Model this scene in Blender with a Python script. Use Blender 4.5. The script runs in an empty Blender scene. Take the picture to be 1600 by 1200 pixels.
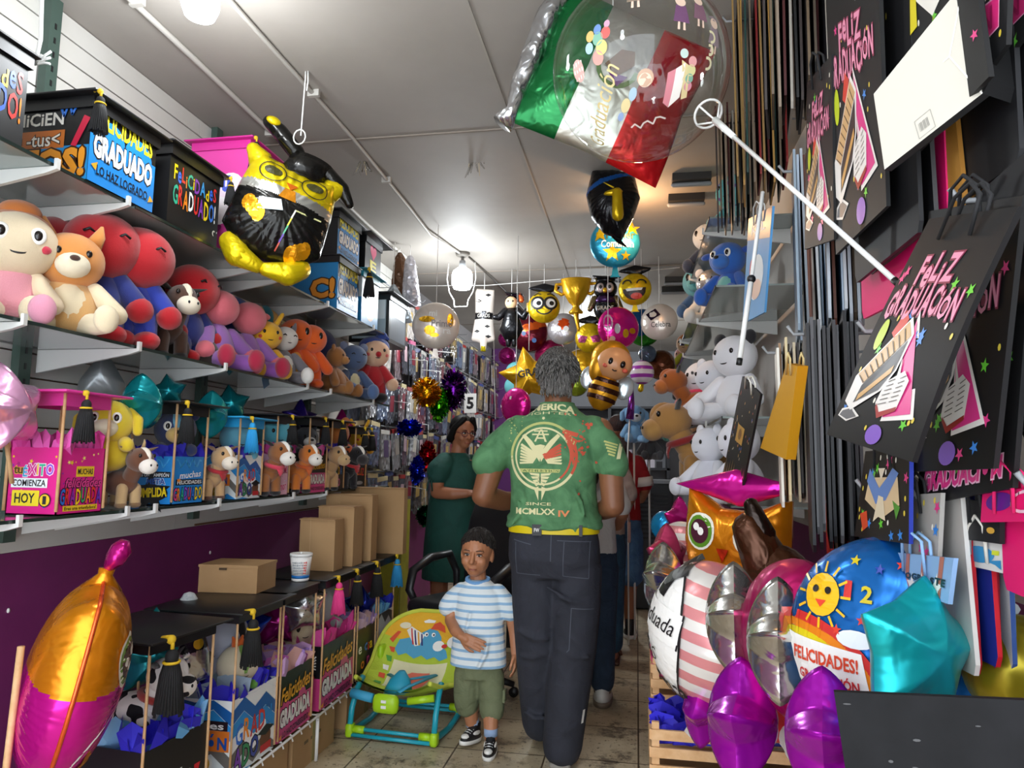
import bpy, bmesh, math, random
from mathutils import Vector as V, Matrix as MX
from mathutils.bvhtree import BVHTree
R = random.Random(7)
S = bpy.context.scene
COL = S.collection
pi = math.pi
rad = math.radians
# ---------------------------------------------------------------- camera
FPX, CAMZ, ROLL = 1100.0, 1.27, rad(0.8)
_vx, _vy = 995 - 800, -(724 - 600)
_px = _vx * math.cos(ROLL) - _vy * math.sin(ROLL)      # vanishing point of the aisle with the roll taken out
_py = _vx * math.sin(ROLL) + _vy * math.cos(ROLL)
PITCH = math.atan(-_py / FPX)
YAW = math.atan(_px / FPX * math.cos(PITCH))
cam = bpy.data.objects.new('camera', bpy.data.cameras.new('camera'))
COL.objects.link(cam)
cam.data.sensor_width = 36
cam.data.lens = 36 * FPX / 1600
cam.data.clip_start = 0.02
CR = MX.Rotation(YAW, 3, 'Z') @ MX.Rotation(pi / 2 + PITCH, 3, 'X') @ MX.Rotation(ROLL, 3, 'Z')
cam.matrix_world = MX.Translation((0, 0, CAMZ)) @ CR.to_4x4()
S.camera = cam


def at(u, v, X=None, Y=None, Z=None):
    d = CR @ V((u - 800, 600 - v, -FPX))
    if X is not None: t = X / d.x
    elif Y is not None: t = Y / d.y
    else: t = (Z - CAMZ) / d.z
    return V((0, 0, CAMZ)) + d * t


def lin(c):
    if isinstance(c, str):
        c = [int(c[i:i + 2], 16) / 255 for i in (0, 2, 4)]
    return tuple((x / 12.92 if x <= .04045 else ((x + .055) / 1.055) ** 2.4) for x in c)


# ---------------------------------------------------------------- world, lamps, exposure
S.view_settings.view_transform = 'Standard'
S.view_settings.look = 'None'
S.view_settings.exposure = 0.4
S.view_settings.gamma = 1
S.view_settings.use_curve_mapping = False
W = bpy.data.worlds.new('street_daylight')
S.world = W
W.use_nodes = True
bg = W.node_tree.nodes['Background']
bg.inputs['Color'].default_value = (0.86, 0.93, 1.0, 1)
bg.inputs['Strength'].default_value = 4


def lamp(name, loc, power, color, size):
    l = bpy.data.lights.new(name, 'POINT')
    l.energy = power
    l.color = color
    l.shadow_soft_size = size
    o = bpy.data.objects.new(name, l)
    COL.objects.link(o)
    o.location = loc
    return o


# ---------------------------------------------------------------- materials
MC = {}


def mat(c, rough=.6, metal=0, kind='', scale=None, bump=None, c2=None, coat=0, emit=0, fac=.5, spec=None):
    key = (str(c), rough, metal, kind, scale, bump, str(c2), coat, emit, fac, spec)
    if key in MC: return MC[key]
    m = bpy.data.materials.new((kind or 'paint') + '_' + (c if isinstance(c, str) else 'mix'))
    m.use_nodes = True
    nt = m.node_tree
    b = nt.nodes['Principled BSDF']
    col = lin(c) + (1,)
    b.inputs['Base Color'].default_value = col
    b.inputs['Roughness'].default_value = rough
    b.inputs['Metallic'].default_value = metal
    if spec is not None: b.inputs['Specular IOR Level'].default_value = spec
    if coat:
        b.inputs['Coat Weight'].default_value = coat
        b.inputs['Coat Roughness'].default_value = .08
    if emit:
        b.inputs['Emission Color'].default_value = col
        b.inputs['Emission Strength'].default_value = emit
    N, L = nt.nodes.new, nt.links.new

    def tex(t, sc, **kw):
        n = N('ShaderNodeTexNoise' if t == 'n' else 'ShaderNodeTexWave' if t == 'w' else 'ShaderNodeTexVoronoi')
        n.inputs['Scale'].default_value = sc
        for k, v in kw.items(): n.inputs[k].default_value = v
        tc = N('ShaderNodeTexCoord')
        L(tc.outputs['Object'], n.inputs['Vector'])
        return n

    def bumpn(src, st, dist=.01):
        bn = N('ShaderNodeBump')
        bn.inputs['Strength'].default_value = st
        bn.inputs['Distance'].default_value = dist
        L(src, bn.inputs['Height'])
        L(bn.outputs['Normal'], b.inputs['Normal'])

    def mixc(f, a, bb, lo=.4, hi=.6):
        rp = N('ShaderNodeValToRGB')
        rp.color_ramp.elements[0].position = lo
        rp.color_ramp.elements[1].position = hi
        rp.color_ramp.elements[0].color = lin(a) + (1,)
        rp.color_ramp.elements[1].color = lin(bb) + (1,)
        L(f, rp.inputs['Fac'])
        L(rp.outputs['Color'], b.inputs['Base Color'])

    if kind == 'plush':
        b.inputs['Sheen Weight'].default_value = .35
        b.inputs['Sheen Roughness'].default_value = .5
        bumpn(tex('n', scale or 220, Detail=3).outputs['Fac'], bump or .5, .004)
    elif kind == 'foil':
        n = tex('n', scale or 14, Detail=2, Distortion=.6)
        bumpn(n.outputs['Fac'], bump or .35, .02)
    elif kind == 'crumple':
        n = tex('v', scale or 22)
        bumpn(n.outputs['Distance'], bump or .8, .02)
    elif kind == 'spots':
        n = tex('n', scale or 8, Detail=0)
        mixc(n.outputs['Fac'], c, c2, fac - .01, fac + .01)
    elif kind == 'blot':
        n = tex('n', scale or 6, Detail=6, Roughness=.6)
        mixc(n.outputs['Fac'], c, c2, fac - .18, fac + .18)
        if bump: bumpn(n.outputs['Fac'], bump)
    elif kind == 'cloth':
        n = tex('n', scale or 9, Detail=5, Distortion=.7)
        bumpn(n.outputs['Fac'], bump or .6, .03)
        if c2: mixc(n.outputs['Fac'], c, c2, fac - .15, fac + .15)
    elif kind == 'glitter':
        n = tex('v', scale or 160)
        bumpn(n.outputs['Color'], 1, .02)
    elif kind == 'hair':
        n = tex('n', 60, Detail=4)
        n.inputs['Distortion'].default_value = .4
        mp = N('ShaderNodeMapping')
        mp.inputs['Scale'].default_value = (3, 3, .35)
        L(n.inputs['Vector'].links[0].from_socket, mp.inputs['Vector'])
        L(mp.outputs['Vector'], n.inputs['Vector'])
        mixc(n.outputs['Fac'], c, c2, .35, .65)
        bumpn(n.outputs['Fac'], 1, .02)
    elif kind == 'bands':          # flat colour bands along object z (or the axis in scale)
        n = tex('w', scale or 10)
        n.bands_direction = 'Z'
        mixc(n.outputs['Fac'], c, c2, fac - .02, fac + .02)
        if bump: bumpn(tex('n', 9, Detail=4).outputs['Fac'], bump, .03)
    elif kind == 'bandy':
        n = tex('w', scale or 10)
        n.bands_direction = 'Y'
        mixc(n.outputs['Fac'], c, c2, fac - .02, fac + .02)
    elif kind == 'diag':
        n = tex('w', scale or 10)
        n.bands_direction = 'DIAGONAL'
        mixc(n.outputs['Fac'], c, c2, fac - .02, fac + .02)
    elif kind == 'clear':          # thin transparent film
        tr = N('ShaderNodeBsdfTransparent')
        tr.inputs['Color'].default_value = col
        gl = N('ShaderNodeBsdfGlossy')
        gl.inputs['Roughness'].default_value = rough
        lw = N('ShaderNodeLayerWeight')
        lw.inputs['Blend'].default_value = fac
        if bump:
            bn = N('ShaderNodeBump')
            bn.inputs['Strength'].default_value = bump
            bn.inputs['Distance'].default_value = .02
            L(tex('n', scale or 18, Detail=3, Distortion=1).outputs['Fac'], bn.inputs['Height'])
            L(bn.outputs['Normal'], gl.inputs['Normal'])
            L(bn.outputs['Normal'], lw.inputs['Normal'])
        mx = N('ShaderNodeMixShader')
        pw = N('ShaderNodeMath'); pw.operation = 'POWER'; pw.inputs[1].default_value = 2.2
        ml = N('ShaderNodeMath'); ml.operation = 'MULTIPLY_ADD'; ml.inputs[1].default_value = .9; ml.inputs[2].default_value = .05
        L(lw.outputs['Facing'], pw.inputs[0]); L(pw.outputs[0], ml.inputs[0]); L(ml.outputs[0], mx.inputs['Fac'])
        L(tr.outputs[0], mx.inputs[1])
        L(gl.outputs[0], mx.inputs[2])
        L(mx.outputs[0], nt.nodes['Material Output'].inputs['Surface'])
    MC[key] = m
    return m


def plushm(c, **k): return mat(c, .95, kind='plush', **k)
def foil(c, **k): return mat(c, k.pop('rough', .16) + .06, .95 if c[0] in 'cd' and c[2] in 'cd' and c[4] in 'cd' else .62, kind='foil', **k)
def paint(c, r=.45, **k): return mat(c, r, **k)


# ---------------------------------------------------------------- mesh builder
TXT = {}
_n_txt = [0]


def glyphs(s, off=0., shear=0.):
    key = (s, off, shear)
    if key in TXT: return TXT[key]
    cu = bpy.data.curves.new('t', 'FONT')
    cu.body = s
    cu.offset = off
    cu.shear = shear
    cu.resolution_u = 2
    cu.align_x = 'LEFT'
    o = bpy.data.objects.new('t', cu)
    COL.objects.link(o)
    dg = bpy.context.evaluated_depsgraph_get()
    me = bpy.data.meshes.new_from_object(o.evaluated_get(dg))
    vs = [(v.co.x, v.co.y) for v in me.vertices]
    fs = [tuple(p.vertices) for p in me.polygons]
    bpy.data.objects.remove(o)
    bpy.data.curves.remove(cu)
    bpy.data.meshes.remove(me)
    x0 = min([v[0] for v in vs] or [0]); x1 = max([v[0] for v in vs] or [1])
    y0 = min([v[1] for v in vs] or [0]); y1 = max([v[1] for v in vs] or [1])
    TXT[key] = (vs, fs, x0, x1, y0, y1)
    return TXT[key]


def frame(O, ux, uy):
    O, ux, uy = V(O), V(ux).normalized(), V(uy).normalized()
    n = ux.cross(uy).normalized()
    return lambda x, y, l=0: O + ux * x + uy * y + n * l


def circ(r=1, n=20, cx=0, cy=0, ry=None):
    return [(cx + r * math.cos(2 * pi * i / n), cy + (ry or r) * math.sin(2 * pi * i / n)) for i in range(n)]


def star(r=1, cx=0, cy=0, k=.42, n=5, a=pi / 2):
    return [(cx + (r if i % 2 == 0 else r * k) * math.cos(a + pi * i / n), cy + (r if i % 2 == 0 else r * k) * math.sin(a + pi * i / n)) for i in range(2 * n)]


def heart(r=1, cx=0, cy=0):
    return [(cx + r / 16 * 16 * math.sin(t) ** 3, cy + r / 16 * (13 * math.cos(t) - 5 * math.cos(2 * t) - 2 * math.cos(3 * t) - math.cos(4 * t))) for t in [2 * pi * i / 24 for i in range(24)]]


def rect(x0, y0, x1, y1): return [(x0, y0), (x1, y0), (x1, y1), (x0, y1)]


class M:
    def __init__(s):
        s.v, s.f, s.mi, s.mats, s.sm = [], [], [], [], []

    def m(s, mt):
        if mt not in s.mats: s.mats.append(mt)
        return s.mats.index(mt)

    def add(s, vs, fs, mt, smooth=True, T=None):
        o = len(s.v)
        s.v += [tuple(T @ V(p)) if T is not None else tuple(p) for p in vs]
        i = s.m(mt) if not isinstance(mt, list) else None
        for k, f in enumerate(fs):
            s.f.append(tuple(o + j for j in f))
            s.mi.append(i if i is not None else s.m(mt[k]))
            s.sm.append(smooth)
        return s

    def box(s, c, d, mt, T=None, bev=0.0):
        x, y, z = c
        a, b, h = d[0] / 2, d[1] / 2, d[2] / 2
        if bev <= 0:
            vs = [(x + i * a, y + j * b, z + k * h) for i in (-1, 1) for j in (-1, 1) for k in (-1, 1)]
            fs = [(0, 1, 3, 2), (4, 6, 7, 5), (0, 4, 5, 1), (2, 3, 7, 6), (0, 2, 6, 4), (1, 5, 7, 3)]
            return s.add(vs, fs, mt, False, T)
        bm = bmesh.new()
        bmesh.ops.create_cube(bm, size=1)
        for v in bm.verts: v.co = V((x + v.co.x * d[0], y + v.co.y * d[1], z + v.co.z * d[2]))
        bmesh.ops.bevel(bm, geom=bm.edges[:], offset=min(bev, min(d) * .49), segments=2, affect='EDGES', profile=.5)
        return s.bm(bm, mt, T)

    def bm(s, bm, mt, T=None, smooth=True):
        bm.verts.index_update()
        s.add([v.co[:] for v in bm.verts], [[v.index for v in f.verts] for f in bm.faces], mt, smooth, T)
        bm.free()
        return s

    def loft(s, rings, mt, n=20, T=None, close=True, cap=True, pw=2.0):
        """rings: (x, y, z, rx, ry[, tilt about x]) stacked; super-ellipse sections in the xy plane"""
        vs, fs = [], []
        for q in rings:
            x, y, z, rx, ry = q[:5]
            ti = q[5] if len(q) > 5 else 0
            for i in range(n):
                a = 2 * pi * i / n
                ca, sa = math.cos(a), math.sin(a)
                px = rx * math.copysign(abs(ca) ** (2 / pw), ca)
                py = ry * math.copysign(abs(sa) ** (2 / pw), sa)
                vs.append((x + px, y + py * math.cos(ti), z + py * math.sin(ti)))
        k = len(rings)
        for j in range(k - 1):
            for i in range(n):
                i2 = (i + 1) % n
                fs.append((j * n + i, j * n + i2, (j + 1) * n + i2, (j + 1) * n + i))
        if cap:
            fs.append(tuple(reversed(range(n))))
            fs.append(tuple(range((k - 1) * n, k * n)))
        return s.add(vs, fs, mt, True, T)

    def ell(s, c, r, mt, T=None, n=18, fn=None):
        if not hasattr(r, '__len__'): r = (r, r, r)
        vs, fs = [], []
        h = max(6, n * 2 // 3)
        for j in range(1, h):
            t = pi * j / h
            for i in range(n):
                a = 2 * pi * i / n
                vs.append((math.sin(t) * math.cos(a), math.sin(t) * math.sin(a), math.cos(t)))
        vs += [(0, 0, 1), (0, 0, -1)]
        if fn: vs = [fn(*p) for p in vs]
        vs = [(c[0] + p[0] * r[0], c[1] + p[1] * r[1], c[2] + p[2] * r[2]) for p in vs]
        for j in range(h - 2):
            for i in range(n):
                i2 = (i + 1) % n
                fs.append((j * n + i, (j + 1) * n + i, (j + 1) * n + i2, j * n + i2))
        t, b = len(vs) - 2, len(vs) - 1
        for i in range(n):
            i2 = (i + 1) % n
            fs.append((t, i, i2))
            fs.append((b, (h - 2) * n + i2, (h - 2) * n + i))
        return s.add(vs, fs, mt, True, T)

    def tube(s, pts, r, mt, n=8, T=None, cap=True, flat=1.0, closed=False):
        pts = [V(p) for p in pts]
        if not hasattr(r, '__len__'): r = [r] * len(pts)
        vs, fs = [], []
        k = len(pts)
        up = None
        for j, p in enumerate(pts):
            if closed: d = pts[(j + 1) % k] - pts[j - 1]
            else: d = pts[min(j + 1, k - 1)] - pts[max(j - 1, 0)]
            if d.length < 1e-9: d = V((0, 0, 1))
            d.normalize()
            if up is None:
                up = V((0, 0, 1)) if abs(d.z) < .9 else V((0, 1, 0))
            a = d.cross(up)
            if a.length < 1e-5: a = d.orthogonal()
            a.normalize()
            b = a.cross(d)
            up = b
            for i in range(n):
                t = 2 * pi * i / n
                vs.append(p + a * r[j] * math.cos(t) + b * r[j] * flat * math.sin(t))
        for j in range(k if closed else k - 1):
            j2 = (j + 1) % k
            for i in range(n):
                i2 = (i + 1) % n
                fs.append((j * n + i, j * n + i2, j2 * n + i2, j2 * n + i))
        if cap and not closed:
            fs.append(tuple(reversed(range(n))))
            fs.append(tuple(range((k - 1) * n, k * n)))
        return s.add(vs, fs, mt, True, T)

    def cap(s, p0, p1, r0, r1, mt, n=14, T=None):
        """sphere-swept limb with round ends"""
        p0, p1 = V(p0), V(p1)
        d = (p1 - p0).normalized()
        pts, rs = [], []
        for t in (90, 60, 30):
            pts.append(p0 - d * r0 * math.sin(rad(t))); rs.append(max(r0 * math.cos(rad(t)), .0005))
        pts += [p0, p1]; rs += [r0, r1]
        for t in (30, 60, 90):
            pts.append(p1 + d * r1 * math.sin(rad(t))); rs.append(max(r1 * math.cos(rad(t)), .0005))
        return s.tube(pts, rs, mt, n, T)

    def chain(s, pts, rs, mt, n=14, T=None):
        for i in range(len(pts) - 1): s.cap(pts[i], pts[i + 1], rs[i], rs[i + 1], mt, n, T)
        return s

    def poly(s, pts, F, mt, l=.001, maxlen=None):
        if maxlen: return s._sub([(p[0], p[1]) for p in pts], [tuple(range(len(pts)))], F, mt, l, maxlen)
        return s.add([F(p[0], p[1], l) for p in pts], [tuple(range(len(pts)))], mt, False)

    def prism(s, pts, F, mt, l0=0., l1=.01, side=None):
        n = len(pts)
        vs = [F(p[0], p[1], l1) for p in pts] + [F(p[0], p[1], l0) for p in pts]
        fs = [tuple(range(n)), tuple(reversed(range(n, 2 * n)))]
        s.add(vs, fs, mt, False)
        return s.add(vs, [(i + n, (i + 1) % n + n, (i + 1) % n, i) for i in range(n)], side or mt, False)

    def stroke(s, pts, w, F, mt, l=.001, closed=False):
        n = len(pts)
        for i in range(n if closed else n - 1):
            a, b = V(pts[i]), V(pts[(i + 1) % n])
            d = (b - a)
            if d.length < 1e-9: continue
            d.normalize()
            q = V((-d.y, d.x)) * w / 2
            a2, b2 = a - d * w * .25, b + d * w * .25
            s.poly([a2 - q, b2 - q, b2 + q, a2 + q], F, mt, l)
        return s

    def _sub(s, vs, fs, F, mt, l, maxlen):
        bm = bmesh.new()
        bv = [bm.verts.new((v[0], v[1], 0)) for v in vs]
        for f in fs:
            try: bm.faces.new([bv[i] for i in f])
            except ValueError: pass
        bmesh.ops.triangulate(bm, faces=bm.faces[:])
        for _ in range(6):
            es = [e for e in bm.edges if e.calc_length() > maxlen]
            if not es: break
            bmesh.ops.subdivide_edges(bm, edges=es, cuts=1)
            bmesh.ops.triangulate(bm, faces=[f for f in bm.faces if len(f.verts) > 3])
        bm.verts.index_update()
        s.add([F(v.co.x, v.co.y, l) for v in bm.verts], [[v.index for v in f.verts] for f in bm.faces], mt, False)
        bm.free()
        return s

    def text(s, t, F, cx, cy, w, h, mt, l=.0012, off=.015, shear=0., out=None, oo=.05, rot=0., maxlen=None, arc=0.):
        """text fitted to a w x h box centred on (cx, cy) in the frame F, with an optional outline"""
        vs, fs, x0, x1, y0, y1 = glyphs(t, off, shear)
        sx, sy = w / (x1 - x0), h / (y1 - y0)
        mx, my = (x0 + x1) / 2, (y0 + y1) / 2
        c, sn = math.cos(rot), math.sin(rot)

        def put(q):
            x, y = (q[0] - mx) * sx, (q[1] - my) * sy
            y += -arc * (x / (w / 2)) ** 2
            return (cx + x * c - y * sn, cy + x * sn + y * c)
        for (o_, mt_, l_) in ([(off + oo, out, l * .6)] if out else []) + [(off, mt, l)]:
            vs, fs = glyphs(t, o_, shear)[:2]
            p2 = [put(q) for q in vs]
            if maxlen: s._sub(p2, fs, F, mt_, l_, maxlen)
            else: s.add([F(p[0], p[1], l_) for p in p2], fs, mt_, False)
        return s

    def letters(s, t, F, cx, cy, w, h, mts, l=.0012, off=.02, out=None, jig=.06, maxlen=None, oo=.05):
        ad = [(glyphs(ch, off)[3] - glyphs(ch, off)[2] + .08) if ch != ' ' else .3 for ch in t]
        k = w / sum(ad)
        x = cx - w / 2
        j = 0
        for ch, a in zip(t, ad):
            if ch != ' ':
                hh = h * (1 if ch.isupper() or ch in '!¡' or ch.isdigit() else .78)
                s.text(ch, F, x + a * k / 2, cy + (hh - h) / 2 + R.uniform(-jig, jig) * h * .5, (a - .08) * k, hh, mts[j % len(mts)], l, off, out=out, oo=oo, maxlen=maxlen)
                j += 1
            x += a * k
        return s

    def pillow(s, pil, T, mf):
        """two-sided inflated foil shape; mf(x, y, side) gives the material"""
        na, nr = pil.na, pil.nr
        for side in (1, -1):
            vs = [(0, 0, side * pil.h(0, 0))]
            for j in range(1, nr + 1):
                q = 1 - (1 - j / nr) ** 1.7
                for i in range(na):
                    a = 2 * pi * i / na
                    r = pil.r(a) * q
                    x, y = r * math.cos(a), r * math.sin(a)
                    vs.append((x, y, side * pil.h(x, y)))
            fs, ms = [], []
            for i in range(na):
                i2 = (i + 1) % na
                fs.append((0, 1 + i, 1 + i2) if side > 0 else (0, 1 + i2, 1 + i))
                for j in range(nr - 1):
                    a, b = 1 + j * na, 1 + (j + 1) * na
                    f = (a + i, b + i, b + i2, a + i2)
                    fs.append(f if side > 0 else tuple(reversed(f)))
            for f in fs:
                x = sum(vs[i][0] for i in f) / len(f)
                y = sum(vs[i][1] for i in f) / len(f)
                ms.append(mf(x, y, side))
            s.add(vs, fs, ms, True, T)
        return s

    def cushion(s, w, h, d, mf, cuts=(), n=16):
        """rectangular two-sided pillow w x h with clean vertical colour boundaries at cuts"""
        xs = sorted({round(w * (math.sin(pi * (i / n - .5))) / 2, 5) for i in range(n + 1)} | set(cuts))
        ys = [h * (math.sin(pi * (i / n - .5))) / 2 for i in range(n + 1)]
        for side in (1, -1):
            vs = [(x * (1 - .06 * (1 - abs(2 * y / h)) ** 2), y * (1 - .05 * (1 - abs(2 * x / w))), side * d * (max(0, (1 - (2 * x / w) ** 2)) * max(0, 1 - (2 * y / h) ** 2)) ** .5 * (1 + .06 * math.sin(x * 90) * abs(2 * y / h) + .06 * math.sin(y * 80) * abs(2 * x / w))) for y in ys for x in xs]
            k = len(xs)
            fs, ms = [], []
            for j in range(n):
                for i in range(k - 1):
                    f = (j * k + i, j * k + i + 1, (j + 1) * k + i + 1, (j + 1) * k + i)
                    fs.append(f if side > 0 else f[::-1])
                    ms.append(mf((xs[i] + xs[i + 1]) / 2, side))
            s.add(vs, fs, ms)
        return s

    def build(s, name, parent=None, world=False, T=None, mods=()):
        me = bpy.data.meshes.new(name)
        vs = s.v
        if T is not None: vs = [tuple(T @ V(p)) for p in vs]
        if world and parent is not None:
            inv = parent['_inv'] if False else wm(parent).inverted()
            vs = [tuple(inv @ V(p)) for p in vs]
        me.from_pydata(vs, [], s.f)
        for mt in s.mats: me.materials.append(mt)
        me.polygons.foreach_set('material_index', s.mi)
        me.polygons.foreach_set('use_smooth', s.sm)
        me.update()
        o = bpy.data.objects.new(name, me)
        COL.objects.link(o)
        if parent is not None: o.parent = parent
        return o


def wm(o):
    m = MX.LocRotScale(o.location, o.rotation_euler, o.scale)
    return wm(o.parent) @ m if o.parent else m


class Pillow:
    def __init__(s, rf, d, p=.55, na=60, nr=12, rip=.05, k=30, tip=0.):
        s.r, s.d, s.p, s.na, s.nr, s.rip, s.k, s.tip = rf, d, p, na, nr, rip, k, tip

    def h(s, x, y):
        rho = math.hypot(x, y)
        a = math.atan2(y, x)
        q = min(1, rho / max(s.r(a), 1e-6))
        b = (1 - q * q)
        z = s.d * max(b, 0) ** s.p
        return z * (1 + s.rip * math.sin(s.k * a) * q ** 3)

    def F(s, T):
        return lambda x, y, l=0: T @ V((x, y, s.h(x, y) + l))


def Rx(c): return lambda a: c


def poly_r(pts):
    """polar radius of a star-shaped outline"""
    n = len(pts)

    def r(a):
        dx, dy = math.cos(a), math.sin(a)
        best = 1e-3
        for i in range(n):
            x1, y1 = pts[i]
            x2, y2 = pts[(i + 1) % n]
            ex, ey = x2 - x1, y2 - y1
            den = dx * ey - dy * ex
            if abs(den) < 1e-12: continue
            t = (x1 * ey - y1 * ex) / den
            u = (x1 * dy - y1 * dx) / den
            if t > 0 and -1e-6 <= u <= 1 + 1e-6: best = max(best, t)
        return best
    return r


# ---------------------------------------------------------------- scene things
def tag(o, label, cat, group=None, kind=None):
    o['label'] = label
    o['category'] = cat
    if group: o['group'] = group
    if kind: o['kind'] = kind
    return o


def thing(name, label, cat, loc=(0, 0, 0), rz=0., group=None, rot=None, sc=1.):
    o = bpy.data.objects.new(name, None)
    o.empty_display_size = .05
    COL.objects.link(o)
    o.location = loc
    o.rotation_euler = rot or (0, 0, rz)
    o.scale = (sc, sc, sc)
    return tag(o, label, cat, group)


def kids(o): return [c for c in bpy.data.objects if c.parent == o]


def dup(o, loc, rz=0., label=None, rot=None, sc=None):
    def cp(a, par):
        c = a.copy()
        COL.objects.link(c)
        if par: c.parent = par
        for ch in list(a.children): cp(ch, c)
        return c
    r = cp(o, None)
    r.location = loc
    r.rotation_euler = rot or (0, 0, rz)
    if sc: r.scale = (sc, sc, sc)
    if label: r['label'] = label
    return r


def struct(name, m, label=None):
    o = m.build(name)
    o['kind'] = 'structure'
    if label: tag(o, label, 'structure')
    return o


def TR(loc, rz=0, rx=0, ry=0):
    return MX.Translation(loc) @ MX.Rotation(rz, 4, 'Z') @ MX.Rotation(ry, 4, 'Y') @ MX.Rotation(rx, 4, 'X')


def remesh(m, vox, name, parent, mt, smooth=6, factor=.5, extra=None):
    """weld overlapping volumes into one continuous surface"""
    o = m.build(name + '_tmp')
    md = o.modifiers.new('r', 'REMESH'); md.mode = 'VOXEL'; md.voxel_size = vox
    sm = o.modifiers.new('s', 'SMOOTH'); sm.iterations = smooth; sm.factor = factor
    dg = bpy.context.evaluated_depsgraph_get()
    me = bpy.data.meshes.new_from_object(o.evaluated_get(dg))
    bpy.data.objects.remove(o)
    me.materials.clear()
    mts = mt if isinstance(mt, list) else [mt]
    for x in mts: me.materials.append(x)
    me.name = name
    for p in me.polygons: p.use_smooth = True
    if extra:
        for p in me.polygons: p.material_index = extra(p.center)
    else:
        for p in me.polygons: p.material_index = 0
    no = bpy.data.objects.new(name, me)
    COL.objects.link(no)
    if parent is not None: no.parent = parent
    return no


def bvh_of(o): return BVHTree.FromPolygons([v.co[:] for v in o.data.vertices], [tuple(p.vertices) for p in o.data.polygons])


BLK, WHT, GRYM = paint('141416', .42), paint('e9e9e6', .5), paint('8d8f92', .5)
WOOD = mat('d9b184', .6, kind='blot', c2='c79a68', scale=30)
CARD = mat('b08d62', .75, kind='blot', c2='a58157', scale=4)
# ================================================================ the room
XL, XR, ZC, YB, YF = -1.95, 0.76, 2.80, 9.75, -0.9


def floor_mat():
    m = bpy.data.materials.new('terrazzo_tiles')
    m.use_nodes = True
    nt = m.node_tree
    b = nt.nodes['Principled BSDF']
    N, L = nt.nodes.new, nt.links.new
    tc = N('ShaderNodeTexCoord')

    def noise(sc, det, rg=.6):
        n = N('ShaderNodeTexNoise')
        n.inputs['Scale'].default_value = sc; n.inputs['Detail'].default_value = det; n.inputs['Roughness'].default_value = rg
        L(tc.outputs['Object'], n.inputs['Vector'])
        return n.outputs['Fac']

    def ramp(f, stops):
        r = N('ShaderNodeValToRGB')
        e = r.color_ramp.elements
        e[0].position, e[0].color = stops[0][0], lin(stops[0][1]) + (1,)
        e[1].position, e[1].color = stops[-1][0], lin(stops[-1][1]) + (1,)
        for p, c in stops[1:-1]:
            k = e.new(p); k.color = lin(c) + (1,)
        L(f, r.inputs['Fac'])
        return r.outputs['Color']

    def mul(a, c, fac=1):
        x = N('ShaderNodeMix'); x.data_type = 'RGBA'; x.blend_type = 'MULTIPLY'
        x.inputs[0].default_value = fac
        L(a, x.inputs[6]); L(c, x.inputs[7])
        return x.outputs[2]
    base = ramp(noise(2.2, 5), [(.3, 'b0a48c'), (.5, 'd0c4ab'), (.7, 'e2d9c4')])
    chips = ramp(noise(38, 3, .7), [(.33, '4a3a2c'), (.42, 'ffffff'), (1, 'ffffff')])
    stain = ramp(noise(5.5, 6, .75), [(.36, '5d4b3a'), (.47, 'e8e0d2'), (1, 'ffffff')])
    br = N('ShaderNodeTexBrick')
    br.offset = 0
    for k, v in (('Scale', 1), ('Brick Width', .4), ('Row Height', .4), ('Mortar Size', .004), ('Mortar Smooth', .2)): br.inputs[k].default_value = v
    br.inputs['Color1'].default_value = (1, 1, 1, 1); br.inputs['Color2'].default_value = (.88, .86, .82, 1); br.inputs['Mortar'].default_value = (.16, .12, .09, 1)
    L(tc.outputs['Object'], br.inputs['Vector'])
    L(mul(mul(mul(base, chips, .75), stain, .8), br.outputs['Color']), b.inputs['Base Color'])
    b.inputs['Roughness'].default_value = .38
    return m


f = M()
f.box(((XL + XR) / 2, (YB + YF) / 2, -.05), (XR - XL + .4, YB - YF + .4, .1), floor_mat())
struct('floor', f)

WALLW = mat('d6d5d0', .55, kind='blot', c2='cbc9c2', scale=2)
PURP = mat('7d2c68', .5, kind='blot', c2='6d255a', scale=3)
GROOVE = paint('6b4a33', .7)
CEIL = mat('aaa49d', .65, kind='blot', c2='9d978f', scale=1.2)

w = M()
w.box((XL - .06, (YF + YB) / 2, .48), (.1, YB - YF, .96), PURP)
w.box((XL - .07, (YF + YB) / 2, (ZC + .96) / 2), (.1, YB - YF, ZC - .96), GROOVE)
z = .96
while z < ZC - .01:
    h = min(.08, ZC - z) - .006
    y = YF
    while y < 5.5:
        w.box((XL - .01, y + .61, z + .003 + h / 2), (.02, 1.218, h), WALLW)
        y += 1.22
    z += .08
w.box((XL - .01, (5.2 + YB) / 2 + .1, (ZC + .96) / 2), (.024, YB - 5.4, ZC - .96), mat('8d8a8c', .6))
w.box((XL + .006, 4.2, .97), (.006, 2.6, .008), GROOVE)
for (y, zz) in ((1.98, .78), (2.25, .71), (2.31, .73), (2.2, .68), (2.34, .62), (3.05, .83)):          # chips in the purple paint
    w.ell((XL - .008, y, zz), (.004, .006, .008), WHT, n=8)
struct('wall_left', w)

w = M()
w.box((XR + .05, (YF + YB) / 2, .5), (.1, YB - YF, 1.0), PURP)
w.box((XR + .05, (YF + YB) / 2, (ZC + 1) / 2), (.1, YB - YF, ZC - 1.0), mat('c7c4bf', .6, kind='blot', c2='bbb7b0', scale=3))
struct('wall_right', w)
w = M()
w.box(((XL + XR) / 2, YB + .05, ZC / 2), (XR - XL + .2, .1, ZC), mat('8f9298', .6, kind='blot', c2='7f8288', scale=2))
struct('wall_back', w)
c = M()
c.box(((XL + XR) / 2, (YB + YF) / 2, ZC + .05), (XR - XL + .2, YB - YF + .1, .1), CEIL)
struct('ceiling', c)
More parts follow.
